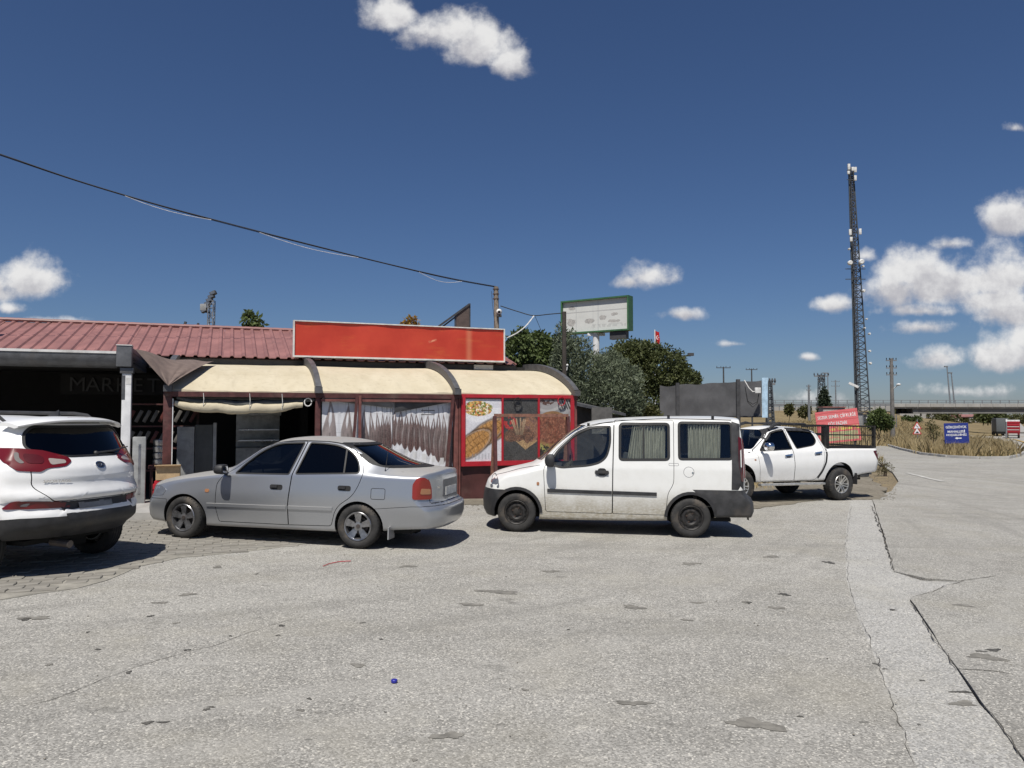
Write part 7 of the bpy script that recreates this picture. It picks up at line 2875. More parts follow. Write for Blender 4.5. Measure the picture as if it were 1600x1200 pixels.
fb = spot(326, 30)
fm = thing('floodlight_mast', 'short lattice mast with a slanting rack of floodlights above the red roof', 'mast', fb)
m = MB()
ft = at(329, 470, 30).z - fb.z
lattice(m, (0, 0, 0), (.05, 0, ft), .22, .20, 22, .018)
m.build('lattice', M['galv'], fm)
m = MB()
c0, c1 = at(320, 487, 30) - fb, at(334, 460, 30) - fb
m.bar((c0.x, 0, c0.z), (c1.x, 0, c1.z + .1), .05)
m.bar((c0.x - .05, 0, c0.z), (.0, 0, c0.z - .05), .05)
m.build('rack', M['fascia'], fm)
for k in range(6):
    t = k / 5
    p = Vector((c0.x + (c1.x - c0.x) * t, 0, c0.z + (c1.z - c0.z) * t + .05))
    m = MB()
    rot = Matrix.Rotation(R(-25), 3, 'Y')
    m.box((p.x - .13, -.10, p.z - .08), (p.x + .10, .08, p.z + .07), rot=rot)
    o = m.build('floodlight', M['fascia'], fm, bevel=.015)
    MB().box((p.x - .10, -.115, p.z - .06), (p.x + .07, -.102, p.z + .05), rot=rot, piv=(p.x - .015, -.01, p.z - .005)).build('lamp_glass', M['headlamp'], o)
q = at(319, 480, 30) - fb
m = MB().box((q.x - .12, -.12, q.z - .14), (q.x + .12, .12, q.z + .12))
m.build('lamp_box', M['grey_steel'], fm, bevel=.02)
q0, q1 = at(289, 508, 30) - fb, at(330, 513, 30) - fb
m = MB().bar((q0.x, 0, q0.z), (q1.x, 0, q1.z), .05)
m.bar((q0.x - .04, 0, q0.z - .1), (q0.x + .03, 0, q0.z + .14), .08)
m.bar(((q0.x + q1.x) / 2, 0, q0.z - .1), ((q0.x + q1.x) / 2, 0, q0.z + .08), .07)
m.build('outrigger', M['fascia'], fm)

# ------------------------------------------------------------------ green framed billboard on a white pole
bb = spot(932, 35)
B = thing('billboard', 'faded white billboard in a green box frame on a white pole above the trees', 'billboard', bb)
yaw = R(-33)
Z0, Z1 = at(930, 520, 35).z - bb.z, at(930, 467, 35).z - bb.z
W2 = 1.72
g = bpy.data.objects.new('display_box', None)
COL.objects.link(g)
g.parent = B
g.rotation_euler = (0, 0, yaw)
M['green_frame'] = plain('green_frame', (.045, .13, .055), .5, grime=.2)
t = 5
m = MB()
m.box((-W2, -.25, Z0), (W2, .25, Z0 + .07))
m.box((-W2, -.25, Z1 - .07), (W2, .25, Z1))
m.box((-W2, -.25, Z0 + .07), (-W2 + .07, .25, Z1 - .07))
m.box((W2 - .07, -.25, Z0 + .07), (W2, .25, Z1 - .07))
m.box((-W2 + .07, .0, Z0 + .07), (W2 - .07, .22, Z1 - .07))
m.build('frame', M['green_frame'], g)
x, y = grid(120, 56)
img = np.empty((56, 120, 3))
gg = .58 + .08 * vnoise(x * 7, y * 4, 5)
img[:] = np.stack([gg, gg * 1.01, gg * .97], -1)
for (cx, cy, rx, ry, sd) in ((.13, .33, .08, .16, 1), (.42, .34, .09, .08, 2), (.62, .42, .06, .10, 3), (.80, .50, .06, .06, 4), (.78, .28, .10, .06, 5), (.14, .80, .06, .07, 6)):
    k = np.hypot((x - cx) / rx, (y - cy) / ry) + .9 * (vnoise(x * 22, y * 16, sd) - .5)
    n = vnoise(x * 60, y * 35, sd + 20, 2)
    img = lay(img, sm(1.0, .8, k) * .75, np.stack([.16 + .35 * n, .15 + .33 * n, .15 + .30 * n], -1))
img = lay(img, (np.abs(y - .64) < .012) * (x > .03) * .5, np.array([.25, .25, .26]))
for xx in (.21, .47, .55):
    img = lay(img, (np.abs(x - xx) < .006) * .3, np.array([.30, .32, .34]))
img = lay(img, (np.abs(y - .16) < .05) * (vnoise(x * 45, y * 8, 44, 1) > .52) * (x > .45) * (x < .97) * .35, np.array([.3, .3, .3]))
o = print_sheet('faded_print', 2 * W2 - .14, Z1 - Z0 - .14, 120, 56, img, M['print_matt'], g)
o.location = (-W2 + .07, -.12, Z0 + .07)
MB().tube([(0, 0, -.3), (0, 0, Z0)], .15, 14).build('pole', M['white_post'], B, smooth_=True)
MB().bar((-.4, 0, Z0 - .08), (.4, 0, Z0 - .08), .12).build('bracket', M['white_post'], B)
MB().box((.75, -.15, Z0 - .36), (1.55, .15, Z0 - .02)).build('control_box', M['fascia'], g)

# ------------------------------------------------------------------ dark cloth-backed hoarding behind the van
hb = spot(1115, 26)
H = thing('hoarding', 'dark grey cloth backed hoarding on posts with a pale blue end, behind the van', 'hoarding', (0, 0, 0))
M['cloth'] = plain('dark_grey_cloth', (.12, .12, .125), .85, var=.15, scale=3, bump=.2)
M['pale_blue'] = plain('pale_blue_panel', (.42, .58, .72), .5)
a0, a1 = at(1031, 602, 28.5), at(1190, 593, 25.0)
b0, b1 = at(1031, 651, 28.5), at(1190, 651, 25.0)
def hf(a, b):
    lo, hi = b0.lerp(b1, a), a0.lerp(a1, a)
    p = lo.lerp(hi, b)
    return (p.x, p.y + .03 * math.sin(a * 12) * math.sin(b * 3) + .04 * mnoise.noise(Vector((a * 9, b * 3, 2))), p.z - .05 * math.sin(((a * 3) % 1) * math.pi) * b - .03 * math.sin(a * 21) * b)
vs, fs = grid_sheet(48, 12, hf)
dpt = Vector((.22, .28, 0))
mb = MB().add(vs, fs)
mb.build('cloth', M['cloth'], H, smooth_=True, fixn=False)
m = MB()
e0, e1 = a1 + Vector((.0, 0, .05)), b1
m.add([e0, e1, e1 + dpt * .9, e0 + dpt * .9], [(0, 1, 2, 3)])
m.add([e0 + dpt * .2, e1 + dpt * .2, e1 + dpt * 1.1, e0 + dpt * 1.1], [(3, 2, 1, 0)])
nrm = Vector((0, 0, 1)).cross(a1 - a0).normalized()
pw = .2
M_ = MB()
x0 = a1 + Vector((.01, -.02, .06))
M_.add([x0, (b1.x + .01, b1.y - .02, b1.z - .03), (b1.x + .19, b1.y - .02, b1.z - .03), x0 + Vector((.19, 0, 0)), x0 + Vector((.25, .5, 0)), (b1.x + .25, b1.y + .5, b1.z - .03)], [(0, 1, 2, 3), (3, 2, 5, 4)])
M_.build('end_panel', M['pale_blue'], H, fixn=False)
MB().add([a0 + Vector((.25, .45, -.09)), b0 + Vector((.25, .45, 0)), b1 + Vector((.10, .5, 0)), a1 + Vector((.10, .5, -.09))], [(0, 1, 2, 3)]).build('front_face', M['pale_blue'], H, fixn=False)
for px in (1061, 1156):
    f = (px - 1031) / 159
    tp, bt = a0.lerp(a1, f), b0.lerp(b1, f)
    m = MB().bar((bt.x, bt.y - .06, g1(bt.x, bt.y) - .2), (tp.x, tp.y - .06, tp.z + .05), .12, .10)
    m.build('post', M['fascia'], H)
m = MB()
m.bar(b0 + Vector((0, -.02, 0)), b1 + Vector((0, -.02, 0)), .05)
m.build('rail', M['fascia'], H)
bx_ = at(1183, 610, 24.8)
MB().box((bx_.x - .09, bx_.y - .1, bx_.z - .09), (bx_.x + .09, bx_.y, bx_.z + .09)).build('junction_box', M['white_plastic'], H, bevel=.01)
q = [at(1163, 594, 24.9), at(1170, 606, 24.85), at(1176, 612, 24.8), at(1183, 612, 24.75)]
MB().tube(q, .018, 6).build('white_lead', M['white_cable'], H, smooth_=True)
for k, s in enumerate((1.0, .72)):
    q = [at(1164, 604, 24.8), at(1168, 622 * 1.0 + 6 * s, 24.75), at(1176, 636 * 1.0 - 8 * (1 - s) * 2, 24.7), at(1183, 630 - 8 * (1 - s), 24.75), at(1186, 614, 24.8)]
    MB().tube(q, .014, 5).build('cable_loop', M['cable'], H, smooth_=True)

# ------------------------------------------------------------------ red market billboard standing behind the pickup's cage
rb = spot(1308, 24.5)
RB = thing('red_billboard', 'leaning red board with white farm shop lettering and food pictures, behind the pickup cage', 'billboard', rb)
lx = at(1271, 645, 24.7) - rb
rx_ = at(1337, 640, 24.3) - rb
bl = at(1280, 694, 24.7) - rb
br = at(1345, 690, 24.3) - rb
wv = (rx_ - lx)
wd_ = wv.length
hv = (lx - bl)
ht = hv.length
pan = bpy.data.objects.new('panel', None)
COL.objects.link(pan)
pan.parent = RB
ex, ez = wv.normalized(), hv.normalized()
ey = ez.cross(ex).normalized()
ez2 = ex.cross(ey)
mt = Matrix((ex, ey, ez)).transposed().to_4x4()
mt.translation = bl
pan.matrix_local = mt
x, y = grid(96, 72)
img = np.empty((72, 96, 3))
n = vnoise(x * 4, y * 7, 2)
img[:] = np.stack([.70 + .06 * n, .13 + .04 * n, .14 + .04 * n], -1)
for yy in (.93, .70, .52):
    img = lay(img, (np.abs(y - yy - .01 * np.sin(x * 5)) < .014) * .5, np.array([.36, .03, .04]))
img = lay(img, (np.abs(y - .41) < .035) * (vnoise(x * 60, y * 10, 4, 1) > .42) * (x > .3), np.array([.72, .60, .12]))
img = lay(img, (np.abs(y - .47) < .018) * (vnoise(x * 50, y * 10, 7, 1) > .42) * (x > .45), np.array([.70, .62, .20]))
for k, (xa, xb, ya, yb_) in enumerate(((.05, .33, .16, .33), (.34, .62, .16, .33), (.63, .95, .19, .33), (.05, .5, .05, .15), (.51, .95, .05, .17))):
    inside_ = (x > xa) & (x < xb) & (y > ya) & (y < yb_)
    n1_, n2_ = vnoise(x * 30 + k, y * 30, 10 + k), vnoise(x * 16, y * 22 + k, 30 + k)
    col = np.stack([.25 + .5 * n1_, .28 + .35 * n2_, .18 + .3 * n1_ * n2_], -1)
    img = lay(img, inside_ * 1.0, col)
o = print_sheet('print', wd_, ht, 96, 72, img, M['print_matt'], pan)
o.location = (0, -.012, 0)
M['white_letters'] = plain('white_lettering', (.78, .78, .76), .5, var=.05)
o = link('lettering', text_mesh('SEZER SEMİR ÇİFTLİĞİ', M['white_letters'], width=wd_ * .90, height=ht * .155, bold=.015), pan)
o.location = (wd_ * .5, -.016, ht * .82)
o = link('lettering', text_mesh('KÖY PAZARI', M['white_letters'], width=wd_ * .44, height=ht * .135, bold=.015), pan)
o.location = (wd_ * .50, -.016, ht * .605)
MB().box((0, 0, 0), (wd_, .03, ht)).build('backing', M['red_frame'], pan)
m = MB()
for f in (.12, .88):
    p = bl.lerp(br, f)
    m.bar((p.x, p.y + .05, -.2), (p.x + .0, p.y + .05, p.z + ht * .9), .05)
m.build('leg', M['fascia'], RB)

# ------------------------------------------------------------------ blue village sign, warning sign on the island
M['sign_blue'] = plain('blue_sign', (.018, .035, .22), .4, var=.12, scale=2, grime=.05)
M['white_sign'] = plain('white_sign', (.78, .78, .78), .45, var=.04)
M['red_sign'] = plain('red_sign_border', (.52, .03, .03), .45, var=.05)
M['black_sign'] = plain('black_symbol', (.02, .02, .02), .5)
tl, tr_, blw, brw = at(1474.5, 661.5, 40.2), at(1512.5, 660.5, 39.8), at(1476.5, 693, 40.2), at(1514, 691.5, 39.8)
vb = spot(1495, 40)
VS = thing('village_sign', 'blue village welcome sign with white capitals and an arrow on the grass island', 'sign', vb)
wv, hv = (tr_ - tl), (tl - blw)
pan = bpy.data.objects.new('panel', None)
COL.objects.link(pan)
pan.parent = VS
ex, ez = wv.normalized(), hv.normalized()
ey = ez.cross(ex).normalized()
mt = Matrix((ex, ey, ez)).transposed().to_4x4()
mt.translation = blw - vb
pan.matrix_local = mt
w_, h_ = wv.length, hv.length
MB().box((0, 0, 0), (w_, .03, h_)).build('plate', M['sign_blue'], pan)
for i, (tx, ww, zz) in enumerate((('GÖKÇEHÖYÜK', .86, .80), ('MAHALLESİ', .72, .60), ('HOŞGELDİNİZ', .84, .42))):
    o = link('lettering', text_mesh(tx, M['white_letters'], width=w_ * ww, height=h_ * (.175, .15, .16)[i], bold=.02), pan)
    o.location = (w_ * .5, -.004, h_ * zz)
ar = MB().add([(w_ * .42, -.004, h_ * .25), (w_ * .53, -.004, h_ * .31), (w_ * .53, -.004, h_ * .275), (w_ * .70, -.004, h_ * .275), (w_ * .70, -.004, h_ * .225), (w_ * .53, -.004, h_ * .225), (w_ * .53, -.004, h_ * .19)], [(0, 6, 5, 4, 3, 2, 1)])
ar.build('arrow', M['white_letters'], pan, fixn=False)
for f in (.04, .96):
    p = (blw - vb).lerp(brw - vb, f)
    MB().bar((p.x, p.y + .05, -.3), (p.x, p.y + .05, p.z + h_ * .95), .06).build('post', M['fascia'], VS)

wb_ = spot(1433, 49)
WS_ = thing('warning_sign', 'pair of red bordered triangular warning signs stacked on one thin post', 'road sign', wb_)
MB().tube([(0, .04, -.3), (0, .04, at(1433, 655, 49).z - wb_.z)], .03, 8).build('post', M['galv'], WS_)
for k, (cy, lab) in enumerate(((666.5, 'upper triangle with a curving arrow'), (674.5, 'lower triangle with a small dark vehicle'))):
    c = at(1433, cy, 49) - wb_
    r_ = .32
    o = bpy.data.objects.new('triangle', None)
    COL.objects.link(o)
    o.parent = WS_
    o.location = c
    o['label'] = lab
    tri = lambda s, yy: [(-s * .92, yy, -s * .5), (s * .92, yy, -s * .5), (0, yy, s * 1.0)]
    T_ = tri(r_, 0) + tri(r_, .015)
    MB().add(T_, [(0, 1, 2), (5, 4, 3), (0, 3, 4, 1), (1, 4, 5, 2), (2, 5, 3, 0)]).build('border', M['red_sign'], o)
    MB().add(tri(r_ * .72, -.003), [(0, 1, 2)]).build('field', M['white_sign'], o, fixn=False)
    m = MB()
    if k == 0:
        m.bar((.05, -.006, -.10), (.05, -.006, .0), .03, .004, up=(0, 1, 0))
        m.bar((.05, -.006, .0), (-.04, -.006, .03), .03, .004, up=(0, 1, 0))
        m.bar((-.04, -.006, .03), (-.04, -.006, .10), .03, .004, up=(0, 1, 0))
    else:
        m.box((-.10, -.008, -.09), (.10, -.005, -.04))
        m.box((-.05, -.008, -.04), (.06, -.005, .01))
    m.build('symbol', M['black_sign'], o)

# ------------------------------------------------------------------ grass island, verge weeds, field
def blades(name, spots_, h0, h1, w, mat, seed, lean=.35, per=3):
    rs = np.random.RandomState(seed)
    S = np.repeat(np.array(spots_, float), per, axis=0)
    n = len(S)
    S[:, :2] += rs.normal(0, .2, (n, 2))
    h = (h0 + (h1 - h0) * rs.rand(n))
    a = rs.rand(n) * 6.283
    ln = rs.normal(0, lean, (n, 2)) * h[:, None]
    dx = np.stack([np.cos(a), np.sin(a), np.zeros(n)], 1) * (w * (.5 + rs.rand(n)))[:, None]
    mid = S + np.concatenate([ln * .35, (h * .6)[:, None]], 1)
    tip = S + np.concatenate([ln, h[:, None]], 1)
    V = np.stack([S - dx, S + dx, mid + dx * .6, tip, mid - dx * .6], 1).reshape(-1, 3)
    F = np.arange(5 * n).reshape(-1, 5)
    return tag(link(name, fast_mesh(name, V, F, 5, mat)), kind='stuff')


def scatter(poly, n, seed, dens=None):
    rs = random.Random(seed)
    P = [Vector((p[0], p[1])) for p in poly]
    xs, ys = [p.x for p in P], [p.y for p in P]
    out = []
    tries = 0
    while len(out) < n and tries < n * 30:
        tries += 1
        q = Vector((rs.uniform(min(xs), max(xs)), rs.uniform(min(ys), max(ys))))
        if inside(q, P):
            z = mnoise.noise(Vector((q.x * .5, q.y * .5, seed)))
            if dens and rs.random() > dens + .8 * z:
                continue
            out.append((q.x, q.y, g1(q.x, q.y) - .05))
    return out


isl_poly = kerb_line + [Vector((29.3, 44)), Vector((36.0, 60)), Vector((34, 70)), Vector((22, 60))] + G((1340, 683))
isl_g = sheet('grass_island', isl_poly, M['field'], .03, 2.0, .05)
# pale kerb along the island
m = MB()
P = [Vector(p) for p in kerb_line] + [Vector((29.4, 44)), Vector((36.5, 60))]
kd = []
for i in range(len(P) - 1):
    k = max(1, int((P[i + 1] - P[i]).length / .9))
    kd += [P[i].lerp(P[i + 1], j / k) for j in range(k)]
kd.append(P[-1])
kst = MB().box((-.44, -.07, -.15), (.44, .07, .13)).mesh('kerb_stone', M['concrete'], bevel=.012)
for i in range(len(kd) - 1):
    a, c = kd[i], kd[i + 1]
    p = (a + c) / 2
    o = link('kerb_stone', kst, isl_g, loc=(p.x, p.y, g1(p.x, p.y)))
    o.scale = ((c - a).length / .90, 1, 1)
    o.rotation_euler = (0, 0, math.atan2(c.y - a.y, c.x - a.x))
inner = [p + (Vector((26, 46)) - p).normalized() * .45 for p in [Vector(q) for q in isl_poly]]
blades('dry_grass', scatter(inner, 14000, 3), .2, .95, .012, M['straw'], 3)
blades('green_weeds', scatter(inner, 3200, 4, .45), .15, .60, .014, M['straw_green'], 4)
near_edge = [q for q in scatter(inner, 5200, 5) if q[1] < 38 + .0 * q[0]]
blades('weed_fringe', near_edge, .15, .5, .015, M['straw_green'], 6)
field_poly = [Vector((9, 34)), Vector((17, 34.5)), Vector((20.5, 46)), Vector((34, 70)), Vector((60, 105)), Vector((70, 150)), Vector((55, 150)), Vector((25, 60))]
fld = [Vector((24, 52)), Vector((36, 62)), Vector((72, 130)), Vector((60, 140)), Vector((36, 110)), Vector((26, 75))]
blades('field_grass', scatter(fld, 15000, 7), .2, .8, .035, M['straw'], 8)
fld2 = [Vector((10, 30)), Vector((16.5, 34.5)), Vector((21.5, 47)), Vector((24, 60)), Vector((20, 62)), Vector((12, 42))]
blades('verge_grass', scatter(fld2, 5000, 9), .1, .45, .018, M['straw'], 10)
wd2 = [gnd(rng.uniform(1150, 1215), rng.uniform(757, 770)) for k in range(160)]
blades('weed_tuft', [(p.x, p.y + 1.2, g1(p.x, p.y) - .02) for p in wd2], .1, .35, .012, M['straw'], 12)


def bush(name, label, px, Y, items, n, size, mat, seed, cat='bush', **kw):
    b_ = spot(px, Y)
    return tree(name, label, cat, b_, lobe_px(b_, items, Y), n, size, mat, seed, (.05, .3), limbs=4, **kw)


bush('road_weed', 'grey green dry weed growing from the kerb right of the pickup tail', 1380, 27, [(1376, 727, 10, 12, 0), (1386, 731, 9, 8, 0), (1378, 737, 14, 5, 0)], 500, .09, M['straw_green'], 71, 'weed', aspect=.2, upward=.4)
bush('green_bush', 'rounded green bush left of the concrete utility pole', 1373, 55, [(1372, 655, 14, 14, 0), (1383, 660, 12, 12, 0), (1364, 662, 9, 9, 0), (1376, 646, 7, 8, 0)], 2600, .22, M['leaf_mid'], 81)
bush('tall_weed', 'tall dry weed with dark seed heads on the island', 1458, 43, [(1456, 666, 6, 10, 0), (1462, 672, 7, 8, 0), (1450, 668, 4, 8, 0), (1457, 680, 6, 8, 0)], 420, .13, M['leaf_brown'], 91, 'weed', aspect=.25, upward=.5)
for k, (px, Y, its, lab) in enumerate(((1233, 130, [(1233, 640, 6, 8, 0)], 'small round bush on the far bank, nearest to the dark hoarding'), (1258, 130, [(1256, 644, 8, 8, 0), (1262, 640, 5, 6, 0)], 'small wide bush on the far bank beside the lattice post'))):
    bush('bank_bush', lab, px, Y, its, 500, .5, M['leaf_brown'], 101 + k, group='bushes on the far bank')
for k, (px, py) in enumerate(((1416, 655), (1424, 658), (1432, 655))):
    bush('scrub_bush', ('leftmost of three low scrub bushes by the bridge abutment', 'middle one of three low scrub bushes by the bridge abutment', 'rightmost of three low scrub bushes by the bridge abutment')[k], px, 120, [(px, py, 7, 4, 0)], 260, .4, M['leaf_mid'], 111 + k, group='scrub bushes by the bridge')
b = spot(1288, 125)
tree('conifer', 'slim dark conifer in front of the wide lattice pylon', 'tree', b, lobe_px(b, [(1288, 612, 3, 8, 0), (1288, 622, 6, 9, 0), (1288, 632, 8, 9, 0), (1289, 642, 10, 9, 0), (1288, 651, 10, 8, 0)], 125), 2600, .55, M['leaf_conifer'], 121, (.15, 2), droop=.3)
for k, (px, Y, py, hw, hh) in enumerate(((1552, 260, 652, 18, 8), (1535, 330, 650, 10, 5))):
    bush('roadside_tree', ('broad dark green tree clump under the bridge beside the road', 'small dark tree clump farther under the bridge')[k], px, Y, [(px, py, hw, hh, 0), (px + hw * .6, py + 1, hw * .6, hh * .8, 0), (px - hw * .6, py + 1.5, hw * .6, hh * .7, 0)], 1600, 1.1, M['leaf_dark'], 131 + k, 'trees')

tl_ = []
rs_ = random.Random(5)
for k in range(46):
    px = 1395 + k * 5.2
    p = at(px, 652, 420 + rs_.uniform(-30, 40))
    hh = rs_.uniform(1.4, 3.4)
    tl_.append((p.x, p.y, g1(p.x, p.y) + hh * .6, rs_.uniform(2, 4), 2.5, hh))
V_, F_ = leaf_cloud(tl_, 9000, 1.3, 77, shell=.4)
tag(link('far_treeline', fast_mesh('far_treeline', V_, F_, 4, M['leaf_brown'])), kind='stuff')
for k, (px, w_, h_) in enumerate(((1447, 9, 3.2), (1502, 7, 2.6), (1519, 12, 3.4))):
    b_ = spot(px, 405)
    t_ = thing('far_house', ('pale far house under the left end of the bridge', 'small pale far house under the middle of the bridge', 'wide pale far house under the bridge left of the tree clump')[k], 'house', b_)
    MB().box((-w_ / 2, 0, -1), (w_ / 2, 6, h_)).build('wall', M['concrete'], t_)
    MB().prism([(-.4, h_ + .01), (6.4, h_ + .01), (3, h_ + 1.3)], 'x', -w_ / 2 - .3, w_ / 2 + .3).build('roof', M['roof_red'], t_)

# ------------------------------------------------------------------ utility poles, pylons, lamps
M['pole_grey'] = plain('grey_pole', (.17, .16, .15), .8, var=.3, scale=4, grime=.3)


def utility_pole(name, label, px, Y, ytop, arms, r=.13, mat='concrete', armw=.9, lamp=False, cat='utility pole'):
    b_ = spot(px, Y)
    t_ = thing(name, label, cat, b_)
    h = at(px, ytop, Y).z - b_.z
    MB().tube([(0, 0, -.3), (0, 0, h)], [r, r * .62], 10).build('shaft', M[mat], t_, smooth_=True)
    for dz in arms:
        m = MB().bar((-armw, 0, h - dz), (armw, 0, h - dz), .075)
        o = m.build('cross_arm', M['galv'] if mat != 'fascia' else M['fascia'], t_)
        for x in (-armw * .92, -armw * .35, armw * .35, armw * .92):
            MB().lathe([(.02, 0), (.035, .04), (.03, .08), (.035, .11), (.02, .14)], 8, 'z', c=(x, 0, h - dz + .05)).build('insulator', M['hole'], o, smooth_=True)
    if lamp:
        m = MB().tube([(.1, -.1, h - 2.2), (.28, -.35, h - 1.95)], .03, 6)
        m.sphere((.28, -.42, h - 1.93), .14, 10, 6, sc=(1, 1.6, .6))
        m.build('street_lamp', M['white_plastic'], t_, smooth_=True)
    return t_


utility_pole('utility_pole', 'concrete utility pole with three cross arms on the grass island', 1394, 56, 560, (.15, .70, 1.2), .17, 'pole_grey', .38, True)
utility_pole('utility_pole', 'distant T shaped power pole above the left half of the dark hoarding', 1131, 85, 573, (.12,), .12, 'fascia', .8)
utility_pole('utility_pole', 'distant T shaped power pole above the right half of the dark hoarding', 1175, 95, 576, (.12,), .12, 'fascia', .72)
utility_pole('utility_pole', 'thin distant pole with two short arms left of the lattice tower', 1306, 150, 594, (.3, 1.2), .16, 'galv', .8)
utility_pole('utility_pole', 'plain distant pole standing left of the conifer', 1264, 120, 601, (.3, .9), .22, 'galv', .35)
utility_pole('street_lamp', 'twin headed street lamp half hidden behind the dense tree', 1070, 60, 556, (), .07, 'fascia', .5, cat='street lamp')
lt = [o for o in bpy.data.objects if o.get('label', '').startswith('twin headed')][0]
hh_ = at(1070, 556, 60).z - lt.location.z
m = MB().bar((-.5, 0, hh_), (.5, 0, hh_), .08)
for x in (-.5, .5):
    m.box((x - .22, -.15, hh_), (x + .22, .15, hh_ + .22))
m.build('lamp_head', M['fascia'], lt)
for k, (px, yt) in enumerate(((1481, 573), (1487.5, 583))):
    b_ = spot(px + 4, 206)
    b_.z = at(1500, 635, 206).z
    t_ = thing('lamp_pole', ('taller of two thin lamp poles rising behind the bridge rail', 'shorter of two thin lamp poles rising behind the bridge rail')[k], 'lamp pole', b_)
    h = at(px, yt, 206).z - b_.z
    MB().tube([(0, 0, 0), (-.7, 0, h)], [.22, .12], 6).build('shaft', M['galv'], t_)
    MB().box((-1.4, -.2, h - .1), (-.5, .2, h + .2)).build('lamp_head', M['galv'], t_)
b_ = spot(1294, 150)
t_ = thing('lamp_pole', 'thin lamp pole between the conifer pylon and the lattice tower', 'lamp pole', b_)
h = at(1294, 583, 150).z - b_.z
MB().tube([(0, 0, 0), (0, 0, h)], [.12, .08], 6).build('shaft', M['galv'], t_)
MB().box((-1.0, -.15, h - .1), (.1, .15, h + .1)).build('lamp_head', M['galv'], t_)


def pylon(label, px, Y, ytop, wb, wt, arms, n=14):
    b_ = spot(px, Y)
    t_ = thing('lattice_pylon', label, 'pylon', b_)
    h = at(px, ytop, Y).z - b_.z
    m = MB()
    lattice(m, (0, 0, 0), (0, 0, h), wb, wt, n, .07)
    m.build('lattice', M['tower_steel'], t_)
    for (dz, aw_) in arms:
        o = MB().bar((-aw_, 0, h - dz), (aw_, 0, h - dz), .22).build('cross_arm', M['galv'], t_)
        for x in np.linspace(-aw_, aw_, 5):
            MB().lathe([(.05, 0), (.13, .2), (.05, .5)], 6, 'z', c=(float(x), 0, h - dz + .1)).build('insulator', M['fascia'], o)
    return t_


pylon('wide two armed lattice pylon behind the dark conifer', 1284, 140, 586, 1.3, .8, ((.2, 1.3), (1.1, .6), (4.6, 1.0), (5.6, 1.0)))
pylon('rusty lattice pole beside the pale blue end of the hoarding', 1203, 80, 597, .75, .32, ((.2, .55),), 16)

# flag
fb_ = spot(1024, 60)
fl = thing('flag_pole', 'red flag with white crescent and star on a pole above the dense tree', 'flag', fb_)
h = at(1023, 515, 60).z - fb_.z
MB().tube([(0, 0, 0), (0, 0, h)], .045, 6).build('shaft', M['white_post'], fl)
z1, z0 = at(1024, 517, 60).z - fb_.z, at(1024, 538, 60).z - fb_.z
def ff(a, b):
    return (.06 + .30 * a + .03 * math.sin(b * 5), .07 * math.sin(a * 9 + b * 2), z0 + (z1 - z0) * (b * .9 + .1 * (1 - a) * 1.0))
vs, fs = grid_sheet(10, 10, ff)
fo = MB().add(vs, fs).build('flag_cloth', M['red_sign'], fl, smooth_=True, fixn=False)
zc_ = (z0 + z1) / 2
m = MB()
cr_ = []
for k in range(17):
    a = R(50) + R(260) * k / 16
    cr_.append((math.cos(a), math.sin(a)))
pts_o = [(.20 + .10 * c_, zc_ + .16 * s_) for c_, s_ in cr_]
pts_i = [(.225 + .075 * c_, zc_ + .125 * s_) for c_, s_ in cr_]
m.add([(x_, -.09, z_2) for x_, z_2 in pts_o] + [(x_, -.09, z_2) for x_, z_2 in pts_i], [(i, i + 1, 17 + i + 1, 17 + i) for i in range(16)])
m.add([(.29 + .045 * math.cos(k * math.pi / 5) * (1 if k % 2 == 0 else .4), -.09, zc_ + .06 * math.sin(k * math.pi / 5) * (1 if k % 2 == 0 else .4)) for k in range(10)], [tuple(range(10))])
m.build('crescent', M['white_sign'], fo, fixn=False)

# ------------------------------------------------------------------ tall communications mast
tb = spot(1345, 100)
TW = thing('lattice_tower', 'tall tapering lattice communications mast with dishes and a cable ladder', 'tower', tb)
zt_ = at(1329, 262, 100).z - tb.z
xt = at(1329, 262, 100).x - tb.x
zm = at(1340, 645, 100).z - tb.z
TL0 = Vector((at(1337, 645, 100).x - tb.x, 0, zm))
TR0 = Vector((at(1359.5, 645, 100).x - tb.x, 0, zm))
dn = (0 - zm) / (zt_ - zm)
TLt, TRt = Vector((at(1326, 262, 100).x - tb.x, .0, zt_)), Vector((at(1333, 262, 100).x - tb.x, 0, zt_))
TL0 = TL0 + (TLt - TL0) * dn
TR0 = TR0 + (TRt - TR0) * dn
TB0 = (TL0 + TR0) / 2 + Vector((0, 1.7, 0))
TBt = (TLt + TRt) / 2 + Vector((0, .5, 0))
legs = [(TL0, TLt), (TR0, TRt), (TB0, TBt)]
for a, c in legs:
    MB().bar(a, c, .13).build('leg', M['tower_steel'], TW)
m = MB()
NB = 40
for j in range(NB):
    z_a, z_b = j / NB, (j + 1) / NB
    for i in range(3):
        a0_, a1_ = legs[i][0].lerp(legs[i][1], z_a), legs[i][0].lerp(legs[i][1], z_b)
        b0_, b1_ = legs[(i + 1) % 3][0].lerp(legs[(i + 1) % 3][1], z_a), legs[(i + 1) % 3][0].lerp(legs[(i + 1) % 3][1], z_b)
        m.bar(a1_, b1_, .075)
        m.bar(a0_ if j % 2 else b0_, b1_ if j % 2 else a1_, .075)
o = m.build('bracing', M['tower_steel'], TW)
m = MB()
la, lb_ = TL0 + Vector((.42, -.18, 0)), TLt + Vector((.30, -.18, 0))
m.bar(la - Vector((.20, 0, 0)), lb_ - Vector((.16, 0, 0)), .09)
m.bar(la + Vector((.20, 0, 0)), lb_ + Vector((.16, 0, 0)), .09)
m.bar(la + Vector((.02, .1, 0)), lb_ + Vector((.02, .1, 0)), .07, .05)
